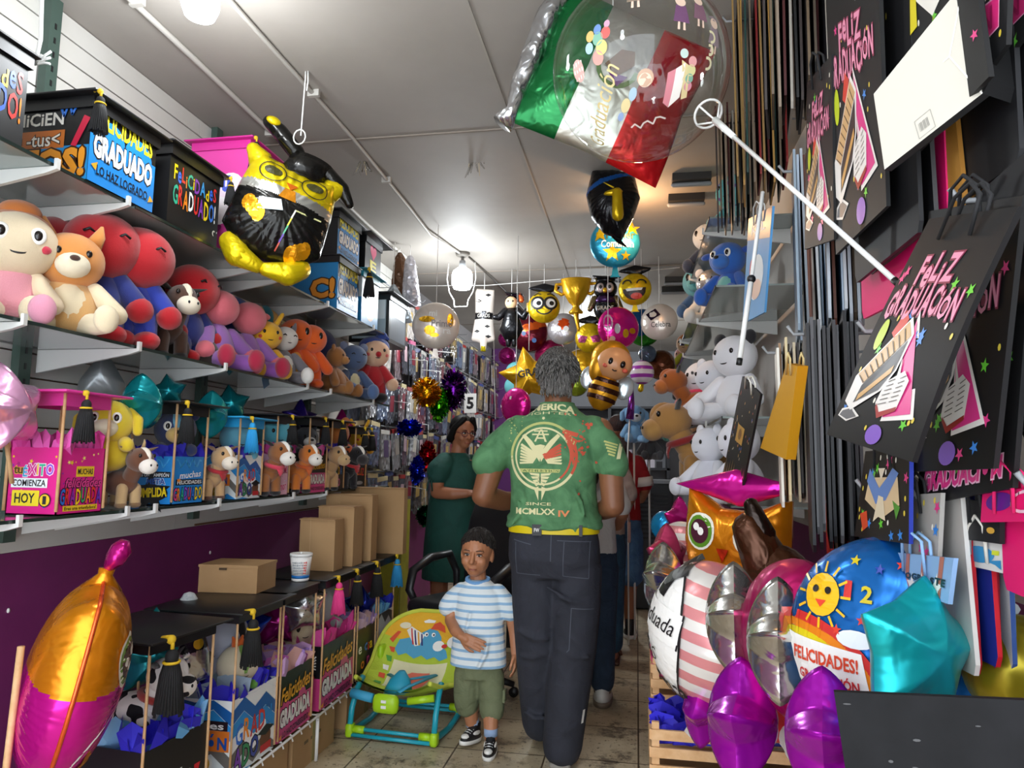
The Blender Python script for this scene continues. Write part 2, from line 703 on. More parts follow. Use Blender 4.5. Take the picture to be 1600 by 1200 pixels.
# seams of the ceiling boards
t = M()
for y in (3.05, 5.45, 7.6): t.box(((XL + XR) / 2, y, ZC - .002), (XR - XL, .012, .006), paint('8f857a', .8))
for x in (-.55,): t.box((x, 4.5, ZC - .002), (.008, 9.5, .005), paint('a9a39a', .8))
struct('trim_1', t)
t = M()
t.box((XL + .06, 5.38, .48), (.2, .22, .96), mat('a8a21c', .6, kind='blot', c2='8d8718', scale=8))
t.tube([(XL + .165, 5.28, .0), (XL + .165, 5.28, .45), (XL + .163, 5.29, .96)], .002, BLK, 5)
struct('trim_2', t)
t = M()
t.box((XL + .17, YB - .3, 1.4), (.3, .25, 2.8), mat('6a2f78', .5))
struct('trim_3', t)

# ---- the back of the shop, dim shelves
def strip_light(u, v, Y, ln, label):
    p = at(u, v, Y=Y); p.z = ZC
    o = thing('light_fitting', label, 'light fitting', p)
    M().box((0, 0, -.02), (ln, .09, .04), paint('2c2926', .6)).build('fitting_case', o)
    M().cap((-ln * .47, 0, -.05), (ln * .47, 0, -.05), .013, .013, GRYM, 10).build('tube', o)
    return o


# conduits and cable along the ceiling
def pipe(name, label, pts, r, mt, clips=()):
    o = thing(name, label, 'pipe', pts[0])
    M().tube(pts, r, mt, 8).build('pipe_run', o, True)
    for c_ in clips: M().box(c_, (.05, .018, .03), mt).build('clip', o, True)
    return o


PIPEM = paint('b9b5ae', .55)
pipe('conduit', 'long grey conduit along the ceiling nearest the left wall', [(-1.62, YF, ZC - .015), (-1.66, 2.3, ZC - .015), (-1.71, 4.2, ZC - .015), (-1.7, 5.2, ZC - .015)], .011, PIPEM,
     [(-1.68, 2.9, ZC - .015), (-1.7, 3.7, ZC - .015), (-1.64, 1.95, ZC - .015)])
pipe('conduit', 'thin grey conduit with tied strings leading over the ceiling to the hanging bulb',
     [(-1.34, YF, ZC - .012), (-1.33, 2.1, ZC - .012), (-1.32, 3.0, ZC - .014), (-1.33, 3.9, ZC - .03), (-1.35, 4.4, ZC - .03), (-1.27, 4.9, ZC - .012)], .009, PIPEM, [(-1.32, 2.6, ZC - .012), (-1.33, 3.5, ZC - .02)])
pipe('cable', 'dark cable running on past the bulb to the back of the shop', [(-1.24, 4.95, ZC - .008), (-1.17, 5.7, ZC - .02), (-1.12, 6.6, ZC - .01), (-1.1, 7.4, ZC - .006)], .006, paint('55504a', .6))
pipe('line', 'thin pale cord strung across the shop at ceiling height', [at(600, 447, Y=5.6), at(760, 446, Y=5.6), at(880, 436, Y=5.5), at(1062, 418, Y=5.3)], .003, WHT)

# bulbs
EMW = mat('f4fbff', .3, emit=14)


def bulb(name, label, loc, r, hh, drop):
    o = thing(name, label, 'lamp', (loc[0], loc[1], ZC))
    M().loft([(0, 0, 0, .055, .055), (0, 0, -.02, .05, .05), (0, 0, -.03, .03, .03)], paint('7a756d', .5), 16).build('ceiling_rose', o)
    s = M()
    s.tube([(0, 0, -.02), (0, 0, -drop + .03)], .012, paint('6d6a66', .5), 8)
    s.loft([(0, 0, -drop + .05, .022, .022), (0, 0, -drop, .028, .028)], GRYM, 14)
    s.build('socket', o)
    M().loft([(0, 0, -drop, .03, .03), (0, 0, -drop - .03, r * .9, r * .9), (0, 0, -drop - .05, r, r), (0, 0, -drop - hh + .03, r, r), (0, 0, -drop - hh, r * .8, r * .8), (0, 0, -drop - hh - .008, .01, .01)], EMW, 20).build('bulb', o)
    return o


bulb('ceiling_bulb', 'glaring white bulb on the ceiling at the top edge of the photo', (*at(312, 25, Z=2.61).xy, ZC), .055, .15, .04)
lamp('bulb_glow_front', (*at(312, 25, Z=2.61).xy, ZC - .27), 12, (.93, .97, 1), .07)
b2 = at(723, 395, Y=4.93)
fb = bulb('ceiling_bulb', 'glowing white bulb hanging above the woman in green', b2, .075, .16, .11)
g = M()
for s_ in (-1, 1):
    g.tube([(s_ * .1, -.02, -.08), (s_ * .11, -.02, -.2), (s_ * .09, -.02, -.3), (s_ * .055, -.02, -.36), (s_ * .05, -.02, -.41)], .004, WHT, 6)
g.tube([(-.05, -.02, -.41), (.05, -.02, -.41)], .004, WHT, 6)
g.build('wire_guard', fb)
lamp('bulb_glow_back', (b2.x, b2.y - .02, ZC - .36), 25, (.9, .96, 1), .08)
db = bulb('ceiling_bulb', 'unseen white fill bulb added over the entrance above the camera', (-.5, .25, ZC), .055, .15, .04)  # added bulb out of view, with its lamp, to fill the front with light
lamp('added_fill_entrance', (-.5, .25, ZC - .27), 7, (.95, .98, 1), .07)
sb = bulb('ceiling_bulb', 'white bulb deep at the back of the shop behind the balloons', (-.45, 7.6, ZC), .06, .14, .06)
lamp('bulb_glow_rear', (-.45, 7.6, ZC - .3), 44, (.92, .97, 1), .08)
wb = bulb('ceiling_bulb', 'warm orange bulb hidden behind the black graduation cap balloon', at(962, 335, Y=3.9), .03, .07, .05)
lamp('bulb_glow_warm', (wb.location.x + .12, wb.location.y + .05, ZC - .2), 6.5, (1, .55, .25), .04)

# ---- left wall: uprights, brackets, glass shelves
UPR = paint('3d5048', .5)
for i, (y, where) in enumerate(((1.915, 'nearest the camera'), (2.86, 'behind the row of red plush dolls'), (3.9, 'behind the orange plush toys'))):
    o = thing('shelf_upright', 'green slotted steel upright on the left wall, ' + where, 'upright', (XL + .022, y, 1.0), group='green shelf uprights')
    m = M()
    m.box((0, 0, .9), (.03, .045, 1.8), UPR)
    for k in range(34): m.box((.0155, 0, .05 + k * .05), (.002, .008, .02), BLK)
    m.build('channel', o)
GLASS = mat('8d9996', .08, coat=.6, spec=.6)
GLASSE = paint('23302c', .2)
BRK = paint('d8d8d4', .4)


def wall_shelf(y0, y1, z, x0, x1, brackets, label, group, side=1, gl=None):
    o = thing('wall_shelf', label, 'shelf', (x0, y0, z), group=group)
    m = M()
    m.box(((x0 + x1) / 2, (y0 + y1) / 2, z - .005), (abs(x1 - x0), y1 - y0, .008), gl or GLASS)
    m.box((x1 - side * .001, (y0 + y1) / 2, z - .005), (.004, y1 - y0, .0095), GLASSE)
    m.build('shelf_panel', o, True)
    for y in brackets:
        b = M()
        pts = [(x0, z - .011), (x1 + side * .012, z - .011), (x1 + side * .012, z + .012), (x1 + side * .004, z + .012), (x1 + side * .004, z - .009)]
        F = frame((0, y - .006, 0), (1, 0, 0), (0, 0, 1))
        out = [(x0, z - .01), (x1 + side * .006, z - .01), (x1 + side * .006, z + .012), (x1 + side * .016, z + .012), (x1 + side * .016, z - .018), (x1 - side * .02, z - .028), (x0, z - .085)]
        b.prism(out, F, BRK, -.012, 0)
        b.build('bracket', o, True)
    return o


SX0, SX1 = XL + .03, -1.565
tiers = [(1.105, 'bottom', [(1.0, 1.98, (1.58, 1.97)), (2.0, 3.08, (2.1, 2.46, 3.05)), (3.1, 4.35, (3.4, 4.1))], 'carrying gift boxes with mortarboard roofs'),
         (1.62, 'middle', [(.9, 1.985, (1.54, 1.97)), (2.0, 3.16, (2.45, 3.14)), (3.18, 4.3, (3.4, 4.0))], 'carrying plush toys'),
         (2.063, 'top', [(1.0, 1.9, (1.6, 1.875)), (1.92, 2.83, (2.62, 2.81)), (2.85, 4.2, (3.32, 3.96))], 'carrying gift boxes')]
for z, nm, segs, what in tiers:
    for k, (y0, y1, br) in enumerate(segs):
        wall_shelf(y0, y1, z, SX0, SX1, br, '%s left glass shelf, %s bay, %s' % (nm, ('near', 'second', 'far')[k], what), 'glass shelves on the left wall')

# ---- right wall: shelves for plush
for (z, y0, y1, br, lab) in ((2.423, 3.3, 4.6, (3.5, 4.4), 'highest glass shelf on the right wall, under the shaggy teal plush toys'), (2.2, 4.3, 5.6, (4.45, 5.4), 'short glass shelf on the right wall beneath the teal plush bear'),
                             (2.045, 3.1, 7.0, (3.88, 5.1), 'glass shelf on the right wall under the bright blue plush bear'), (1.465, 2.95, 7.0, (3.5, 4.6), 'glass shelf on the right wall under the white panda and spotted dog'),
                             (1.12, 2.75, 5.4, (3.39, 4.8), 'lowest glass shelf on the right wall, above the owl balloon')):
    wall_shelf(y0, y1, z, XR - .02, .34, br, lab, 'glass shelves on the right wall', side=-1)

for u, v, lab in ((1080, 274, 'nearest dark slim light fitting on the ceiling at the right'), (1072, 306, 'second dark slim light fitting on the ceiling at the right'), (1058, 434, 'third dark slim light fitting beside the laughing smiley'), (1052, 449, 'farthest dark slim light fitting on the right of the ceiling')):
    strip_light(u, v, at(u, v, Z=ZC).y, .2, lab)
# ================================================================ kits: printed faces, gift boxes, plush toys, foil balloons
RAINBOW = ['f2d21b', '3d6fe0', 'e0332c', 'ef8a1d', '32b08c', 'f2d21b', '8a3fb0', '3f9de0']


def face(m, F, w, h, spec, l0=.0008):
    for k, q in enumerate(spec):
        l = l0 + k * .00035
        t = q[0]
        if t == 'r': m.poly(rect(q[1] * w, q[2] * h, q[3] * w, q[4] * h), F, paint(q[5], .35), l)
        elif t == 'p': m.poly([(x * w, y * h) for x, y in q[1]], F, paint(q[2], .35), l)
        elif t == 'c': m.poly(circ(q[3] * w, 18, q[1] * w, q[2] * h), F, paint(q[4], .35), l)
        elif t == 'e': m.poly(circ(q[3] * w, 18, q[1] * w, q[2] * h, q[4] * h), F, paint(q[5], .35), l)
        elif t == 's': m.poly(star(q[3] * w, q[1] * w, q[2] * h), F, paint(q[4], .35), l)
        elif t == 'h': m.poly(heart(q[3] * w, q[1] * w, q[2] * h), F, paint(q[4], .35), l)
        elif t == 't': m.text(q[1], F, q[2] * w, q[3] * h, q[4] * w, q[5] * h, paint(q[6], .35), l + .0004, q[9] if len(q) > 9 else .02, out=paint(q[7], .35) if len(q) > 7 and q[7] else None, rot=q[8] if len(q) > 8 else 0, shear=q[10] if len(q) > 10 else 0)
        elif t == 'l': m.letters(q[1], F, q[2] * w, q[3] * h, q[4] * w, q[5] * h, [paint(c, .35) for c in q[6]], l + .0004, out=paint(q[7], .35) if len(q) > 7 and q[7] else None, jig=q[8] if len(q) > 8 else .06)
        elif t == 'k': m.stroke([(x * w, y * h) for x, y in q[1]], q[2] * w, F, paint(q[3], .35), l, q[4] if len(q) > 4 else False)
        elif t == 'rand':
            for _ in range(q[1]):
                x, y, r = R.uniform(.06, .94) * w, R.uniform(q[2], q[3]) * h, R.uniform(.02, .05) * w
                c = paint(R.choice(q[4]), .35)
                m.poly(star(r, x, y, a=R.uniform(0, 6)) if R.random() < .6 else circ(r * .6, 10, x, y), F, c, l)
        elif t == 'zig':
            cs = q[1]
            n = len(cs)
            for j in range(n):
                y0 = -.25 + j * 1.5 / n
                th_ = 1.5 / n * q[2]
                pts = [(i / 4, y0 + (.0 if i % 2 == 0 else .16) - .05 * i) for i in range(5)]
                pts = pts + [(x, y + th_) for x, y in reversed(pts)]
                pts = [(x * w, min(max(y, 0), 1) * h) for x, y in pts]
                m.poly(pts, F, paint(cs[j], .35), l + j * .00005)
        elif t == 'trophy':
            x, y, s_ = q[1] * w, q[2] * h, q[3] * w
            for sc_, c in ((1.35, 'f4f4f0'), (1, 'd8a520')):
                m.poly(circ(s_ * .62 * sc_, 16, x, y + s_ * .12), F, paint(c, .35), l)
                m.poly([(x + a * s_ * sc_, y + b * s_ * sc_) for a, b in ((-.45, .5), (.45, .5), (.3, -.1), (.08, -.3), (.08, -.5), (.3, -.7), (-.3, -.7), (-.08, -.5), (-.08, -.3), (-.3, -.1))], F, paint(c, .35), l + .0002)
                l += .0005
            m.poly(star(s_ * .2, x, y + s_ * .2), F, paint('f6e08a', .35), l + .0003)


def tassel(o, loc, ln, c, cord='d8b21e', nm='tassel'):
    m = M()
    x, y, z = loc
    cm = mat(c, .8)
    m.ell((x, y, z - ln * .2), (ln * .1, ln * .1, ln * .12), cm, n=12)
    n = 28
    rings = []
    m.loft([(x, y, z - ln * .27, ln * .09, ln * .09), (x, y, z - ln * .4, ln * .13, ln * .13), (x, y, z - ln * .9, ln * .19, ln * .19)], cm, 20)
    for i in range(n):
        a = 2 * pi * i / n
        m.tube([(x + ln * .085 * math.cos(a), y + ln * .085 * math.sin(a), z - ln * .27), (x + ln * .135 * math.cos(a), y + ln * .135 * math.sin(a), z - ln * .45),
                (x + ln * .2 * math.cos(a), y + ln * .2 * math.sin(a), z - ln * (1 + R.uniform(-.05, .03)))], ln * .022, cm, 5)
    m.build(nm, o)
    m = M()
    ym = mat(cord, .7)
    m.tube([(x + ln * .11 * math.cos(t), y + ln * .11 * math.sin(t), z - ln * .27) for t in [2 * pi * i / 14 for i in range(14)]], ln * .022, ym, 5, closed=True)
    m.tube([(x, y, z - ln * .1), (x, y, z + .004), (x - ln * .05, y, z + ln * .09), (x - ln * .2, y, z + ln * .06)], ln * .03, ym, 6)
    m.ell((x - ln * .03, y, z + ln * .05), ln * .07, ym, n=8)
    m.build(nm + '_cord', o)


def tissue(o, w, d, z, cols, n=46, up=.05):
    up *= min(1, w / .26)
    m = M()
    ms = [mat(c, .7) for c in cols]
    for i in range(n):
        edge = i < n * .65
        if edge:
            t = R.uniform(0, 4)
            s_, f = int(t), t - int(t) - .5
            x, y = [(f * w, -d / 2), (w / 2, f * d), (f * w, d / 2), (-w / 2, f * d)][s_]
            x *= .93; y *= .93
        else: x, y = R.uniform(-.45, .45) * w, R.uniform(-.45, .45) * d
        a = R.uniform(0, 2 * pi)
        r = R.uniform(.03, .055) * (w / .2)
        hgt = R.uniform(.5, 1.3) * up
        b = V((x, y, z))
        u_ = V((math.cos(a), math.sin(a), 0)) * r
        lean = V((R.uniform(-.4, .4), R.uniform(-.4, .4), 1)) * hgt
        p = [b - u_ - V((0, 0, .03)), b + u_ - V((0, 0, .03)), b + u_ * R.uniform(.5, 1.1) + lean, b + lean * R.uniform(1.1, 1.5), b - u_ * R.uniform(.4, 1.1) + lean * .9]
        mid = (p[0] + p[1] + p[2] + p[4]) / 4 + V((-math.sin(a), math.cos(a), 0)) * R.uniform(-.02, .02)
        p = [V((max(-w * k_, min(w * k_, q.x)), max(-d * k_, min(d * k_, q.y)), q.z)) for q, k_ in zip(p, (.47, .47, .54, .55, .54))]
        m.add(p + [mid], [(0, 1, 5), (1, 2, 5), (2, 3, 5), (3, 4, 5), (4, 0, 5)], R.choice(ms), False)
    m.box((0, 0, z - .02), (w * .94, d * .94, .01), ms[0])
    return m.build('tissue_paper', o)


def gift_box(label, loc, w, h, top, fA, fB, body='141416', lid='141416', tis=None, tas='141416', tl=.11, lw=None, d=None, rz=0., group=None, sticks=True, ty=-.2, band=.035, cat='gift box', tas2=None):
    d = d or w
    o = thing('gift_box', label, cat, loc, rz, group)
    bm_ = paint(body, .4)
    m = M()
    t = .003
    if top > h + .03:
        for c, s_ in (((0, -d / 2 + t / 2, h / 2), (w, t, h)), ((0, d / 2 - t / 2, h / 2), (w, t, h)), ((w / 2 - t / 2, 0, h / 2), (t, d, h)), ((-w / 2 + t / 2, 0, h / 2), (t, d, h)), ((0, 0, t / 2), (w, d, t))): m.box(c, s_, bm_)
    else: m.box((0, 0, h / 2), (w, d, h), bm_)
    face(m, frame((-w / 2, -d / 2, 0), (1, 0, 0), (0, 0, 1)), w, h, fA)
    face(m, frame((w / 2, -d / 2, 0), (0, 1, 0), (0, 0, 1)), d, h, fB)
    m.build('box_body', o)
    if tis: tissue(o, w, d, h, tis)
    if top > h + .03:
        for sx in (-1, 1):
            for sy in (-1, 1):
                M().tube([(sx * (w / 2 + .003), sy * (d / 2 + .003), .01), (sx * (w / 2 + .003), sy * (d / 2 + .003), top)], .0045, WOOD, 6).build('stick', o)
    lw = lw or w * 1.4
    ld = lw * d / w
    lm = mat(lid, .4)
    m = M()
    m.box((0, 0, top + .004), (lw, ld, .007), lm, bev=.002)
    for c, s_ in (((0, -d * .52, top - band / 2), (w * 1.06, .003, band)), ((0, d * .52, top - band / 2), (w * 1.06, .003, band)), ((w * .53, 0, top - band / 2), (.003, d * 1.04, band)), ((-w * .53, 0, top - band / 2), (.003, d * 1.04, band))): m.box(c, s_, lm)
    m.build('mortarboard_lid', o)
    if tas: tassel(o, (lw / 2 + .008, ty * ld, top - .005), tl, tas)
    if tas2: tassel(o, (lw / 2 + .008, -ty * ld, top - .005), tl, tas2)
    return o


PLUSH_N = {}


def plush(name, label, loc, rz, H, head='c9a47a', body=None, belly=None, arm=None, hand=None, leg=None, foot=None, ears=None, ear=None, muzzle=None, eyes='dot', hair=None, pose='sit',
          hw=.27, hz=None, bw=.2, horns=None, hat=None, nose='1c1512', patch=None, scarf=None, dress=None, cat='plush toy', group='plush toys', mouth=True, tilt=0, cheeks=None, bump=None):
    """soft toy facing local -Y, base at z = 0, about 1 unit tall and scaled by H"""
    o = thing(name, label, cat, loc, group=group, rot=(0, 0, rz), sc=H)
    body = body or head
    arm = arm or body
    leg = leg or body
    P = lambda c: (c if not isinstance(c, str) else plushm(c, bump=bump))
    if pose == 'bust':
        bz, bh, HZ = .2, .22, hz or .58
        sh, hd = (bw * .75, -.04, .34), (bw * .95, -.2, .3)
        lg = None
    elif pose == 'sit':
        bz, bh, HZ = .27, .27, hz or .7
        sh, hd = (bw * .8, -.04, .42), (bw * 1.5, -.17, .2)
        lg = [(bw * .6, -.08, .1), (bw * 1.05, -.34, .09)]
    else:
        bz, bh, HZ = .38, .2, hz or .74
        sh, hd = (bw * .75, -.02, .5), (bw * 1.55, -.08, .3)
        lg = [(bw * .5, 0, .28), (bw * .6, -.01, .07)]
    m = M()
    m.ell((0, 0, bz), (bw, bw * .85, bh), P(body), n=22, fn=lambda x, y, z: (x * (1 - .22 * z), y * (1 - .22 * z), z))
    if belly: m.ell((0, -bw * .22, bz - .02), (bw * .72, bw * .7, bh * .8), P(belly), n=16)
    m.build('body', o)
    if dress:
        m = M()
        m.loft([(0, 0, bz - bh * .75, bw * 1.35, bw * 1.2), (0, 0, bz - bh * .2, bw * 1.15, bw), (0, 0, bz + bh * .6, bw * .95, bw * .85), (0, 0, bz + bh * .8, bw * .6, bw * .6)], P(dress), 20)
        m.build('dress', o)
    if scarf:
        M().tube([(bw * .8 * math.cos(t), bw * .8 * math.sin(t) - .01, HZ - hw * .88) for t in [2 * pi * i / 16 for i in range(16)]], .045, P(scarf), 8, closed=True).build('scarf', o)
    hy = -.03
    m = M()
    m.ell((0, hy, HZ), (hw, hw * .9, hw * .93), P(head), n=26)
    if patch: m.ell((0, hy - hw * .25, HZ + hw * .15), (hw * .36, hw * .72, hw * .8), P(patch), n=14)
    h_ = m.build('head', o)
    if muzzle:
        mm = M()
        mm.ell((0, hy - hw * .78, HZ - hw * .3), (hw * .5, hw * .5, hw * .4), P(muzzle), n=16)
        mm.build('muzzle', h_)
        if nose: M().ell((0, hy - hw * 1.26, HZ - hw * .16), (hw * .15, hw * .1, hw * .1), P(nose), n=10).build('nose', h_)
        fy, fz = hy - hw * 1.22, HZ - hw * .38
    else: fy, fz = hy - hw * .86, HZ - hw * .3
    if mouth:
        M().tube([(hw * .2 * math.sin(t), fy + .012 + .03 * abs(t) * hw, fz - hw * .1 * math.cos(t)) for t in (-1.2, -.8, -.4, 0, .4, .8, 1.2)], .008, BLK, 5).build('mouth', h_)
    for s_ in (-1, 1):
        ex, ez = s_ * hw * .42, HZ + hw * .14
        ey = hy - hw * .9 * math.sqrt(max(.05, 1 - .42 ** 2 - .15 ** 2))
        e = M()
        if eyes == 'dot': e.ell((ex, ey, ez), (hw * .1, hw * .06, hw * .12), paint('17110f', .15), n=10)
        elif eyes == 'big':
            e.ell((ex, ey, ez), (hw * .2, hw * .08, hw * .24), paint('f2f0ea', .3), n=14)
            e.ell((ex, ey - hw * .05, ez), (hw * .11, hw * .06, hw * .15), paint('17110f', .15), n=12)
        elif eyes == 'oval': e.ell((ex, ey, ez), (hw * .13, hw * .06, hw * .22), paint('17110f', .15), n=12)
        elif eyes == 'line': e.tube([(ex - hw * .14, ey - .0, ez), (ex, ey - .015, ez + hw * .08), (ex + hw * .14, ey, ez)], .01, BLK, 5)
        if e.v: e.build('eye', h_)
        if cheeks: M().ell((s_ * hw * .62, hy - hw * .66, HZ - hw * .18), (hw * .15, hw * .1, hw * .12), P(cheeks), n=10).build('cheek', h_)
    if hair:
        M().ell((0, hy + hw * .12, HZ + hw * .22), (hw * 1.03, hw * .95, hw * .8), P(hair), n=18).build('hair', h_)
        if hair and hat == 'bun': M().ell((0, hy, HZ + hw * 1.1), (hw * .45, hw * .4, hw * .35), P(hair), n=14).build('hair_bun', h_)
    for s_ in (-1, 1):
        c = P(ear or head)
        e = M()
        if ears == 'round': e.ell((s_ * hw * .78, hy, HZ + hw * .78), (hw * .34, hw * .16, hw * .34), c, n=14)
        elif ears == 'point':
            e.loft([(s_ * hw * .55, hy, HZ + hw * .55, hw * .3, hw * .14), (s_ * hw * .72, hy, HZ + hw * .95, hw * .22, hw * .1), (s_ * hw * .82, hy, HZ + hw * 1.35, .012, .01)], c, 12)
        elif ears == 'long': e.chain([(s_ * hw * .5, hy, HZ + hw * .7), (s_ * hw * .95, hy, HZ + hw * 1.5)], [hw * .18, hw * .14], c, 10)
        elif ears == 'flop': e.chain([(s_ * hw * .8, hy, HZ + hw * .5), (s_ * hw * 1.12, hy - .03, HZ + hw * .1), (s_ * hw * 1.15, hy - .05, HZ - hw * .4)], [hw * .14, hw * .22, hw * .2], c, 10)
        elif ears == 'side': e.ell((s_ * hw * 1.2, hy, HZ + hw * .35), (hw * .42, hw * .13, hw * .2), c, n=12)
        if e.v: e.build('ear', h_)
        if horns: M().loft([(s_ * hw * .45, hy, HZ + hw * .75, hw * .12, hw * .12), (s_ * hw * .6, hy, HZ + hw * 1.05, hw * .08, hw * .08), (s_ * hw * .55, hy, HZ + hw * 1.28, .01, .01)], P(horns), 10).build('horn', h_)
        a = M()
        a.chain([(s_ * sh[0], sh[1], sh[2]), (s_ * hd[0], hd[1], hd[2])], [.075, .085], P(arm))
        if hand: a.ell((s_ * hd[0] * 1.03, hd[1] - .015, hd[2] - .02), .098, P(hand), n=14)
        a.build('arm', o)
        if not lg: continue
        a = M()
        a.chain([(s_ * q[0], q[1], q[2]) for q in lg], [.1, .09], P(leg))
        if pose == 'sit': a.ell((s_ * lg[1][0], lg[1][1] - .05, lg[1][2] + .03), (.1, .085, .125), P(foot or leg), n=14)
        else: a.ell((s_ * lg[1][0], lg[1][1] - .06, .075), (.1, .15, .075), P(foot or leg), n=14)
        a.build('leg', o)
    if hat == 'cap':
        hm = M()
        hm.ell((0, hy + .02, HZ + hw * .45), (hw * 1.02, hw * .95, hw * .72), P(hair or ear), n=16)
        hm.build('hat', h_)
    if hat == 'tuft':
        for k in (-1, 0, 1): M().chain([(k * .06, hy, HZ + hw * .9), (k * .16 + .05, hy, HZ + hw * 1.3)], [.07, .02], P(ear), 8).build('hair_tuft', h_)
    return o


def cow_plush(name, label, loc, rz, H, c='5a3a28', face_c='efe2cb', ear='221b18', muz='f0e6d6', leg=None, scarf=None, spot=None, horns=None, foot=None, group='plush toys'):
    """standing calf or horse with a muzzle, facing local -Y"""
    o = thing(name, label, 'plush toy', loc, group=group, rot=(0, 0, rz), sc=H)
    bc = spot or plushm(c)
    P = lambda q: (q if not isinstance(q, str) else plushm(q))
    M().ell((0, .12, .4), (.2, .34, .2), bc, n=22).build('body', o)
    for sx in (-1, 1):
        for y in (-.1, .34):
            m = M()
            m.cap((sx * .12, y, .32), (sx * .13, y, .09), .09, .085, P(leg or c) if not spot else bc)
            m.ell((sx * .13, y, .06), (.095, .1, .06), P(foot or ear), n=12)
            m.build('leg', o)
    m = M()
    m.cap((0, -.12, .5), (0, -.24, .68), .13, .13, bc)
    m.build('neck', o)
    m = M()
    m.ell((0, -.3, .78), (.19, .23, .2), bc, n=22)
    m.ell((0, -.37, .83), (.07, .17, .16), P(face_c), n=14)
    h_ = m.build('head', o)
    mz = M()
    mz.ell((0, -.5, .68), (.15, .13, .125), P(muz), n=18)
    for s_ in (-1, 1): mz.ell((s_ * .06, -.625, .7), (.016, .01, .02), BLK, n=8)
    mz.build('muzzle', h_)
    for s_ in (-1, 1):
        M().ell((s_ * .13, -.46, .85), (.03, .025, .035), paint('17110f', .15), n=10).build('eye', h_)
        M().loft([(s_ * .15, -.26, .9, .05, .03), (s_ * .25, -.26, .97, .075, .03), (s_ * .36, -.27, 1.0, .012, .01)], P(ear), 12).build('ear', h_)
        if horns: M().loft([(s_ * .09, -.24, .95, .04, .04), (s_ * .12, -.24, 1.07, .02, .02), (s_ * .11, -.24, 1.12, .005, .005)], P(horns), 10).build('horn', h_)
    if scarf:
        m = M()
        m.tube([(.15 * math.cos(t), -.17 + .15 * math.sin(t), .56 + .05 * math.sin(t)) for t in [2 * pi * i / 16 for i in range(16)]], .04, P(scarf), 8, closed=True)
        m.loft([(0, -.32, .52, .1, .02), (0, -.34, .42, .05, .015), (0, -.33, .36, .01, .01)], P(scarf), 12)
        m.build('bandana', o)
    M().chain([(0, .44, .45), (0, .52, .3)], [.03, .04], P(ear), 8).build('tail', o)
    return o


def balloon(name, label, loc, rot, pil, mf, deco=None, neck=None, cat='balloon', group=None, string=None, back=None, stick=None):
    """foil balloon whose printed side looks along local +Z; rot is an Euler"""
    o = thing(name, label, cat, loc, group=group, rot=rot)
    m = M()
    f = (lambda x, y, s_: mf) if not callable(mf) else mf
    m.pillow(pil, None, f)
    if deco: deco(m, pil.F(MX.Identity(4)))
    m.build('foil_body', o)
    if neck:
        a, c, ln = neck
        r = pil.r(a) * .97
        m = M()
        d = V((math.cos(a), math.sin(a), 0))
        q = V((-d.y, d.x, 0))
        pts = [(0, .012), (.3, .016), (.8, .02), (1, .03)]
        vs = []
        for t, w_ in pts: vs += [d * (r + ln * t) - q * w_, d * (r + ln * t) + q * w_]
        vs2 = [v + V((0, 0, .004)) for v in vs] + [v - V((0, 0, .004)) for v in vs]
        fs = []
        for i in range(3): fs += [(2 * i, 2 * i + 2, 2 * i + 3, 2 * i + 1), (8 + 2 * i, 8 + 2 * i + 1, 8 + 2 * i + 3, 8 + 2 * i + 2), (2 * i, 8 + 2 * i, 8 + 2 * i + 2, 2 * i + 2), (2 * i + 1, 2 * i + 3, 8 + 2 * i + 3, 8 + 2 * i + 1)]
        m.add(vs2, fs, c, False)
        m.build('neck', o)
    if string:
        M().tube([(0, 0, 0)] + string, .0022, WHT, 5).build('string', o)
    if stick:
        M().tube(stick, .006, WOOD, 6).build('stick', o)
    return o


def facing(yaw, pitch=0, roll=0):
    """Euler for local +Z pointing to a heading: yaw 0 looks to -Y (at the shop door), + turns towards +X; local +Y stays up"""
    m = MX.Rotation(yaw, 3, 'Z') @ MX.Rotation(pi / 2 + pitch, 3, 'X') @ MX.Rotation(roll, 3, 'Z')
    return m.to_euler()


def star_pil(r, d, k=.5, **q):
    return Pillow(poly_r(star(r, k=k)), d, p=q.pop('p', .75), na=80, nr=10, rip=.06, k=40, **q)


def round_pil(r, d=None, **q): return Pillow(Rx(r), d or r * .5, p=.5, na=64, nr=12, rip=.05, k=46, **q)


def sphere_balloon(o, r, mt, nm='balloon_body', c=(0, 0, 0)):
    m = M()
    m.ell(c, r, mt, n=40)
    return m.build(nm, o)
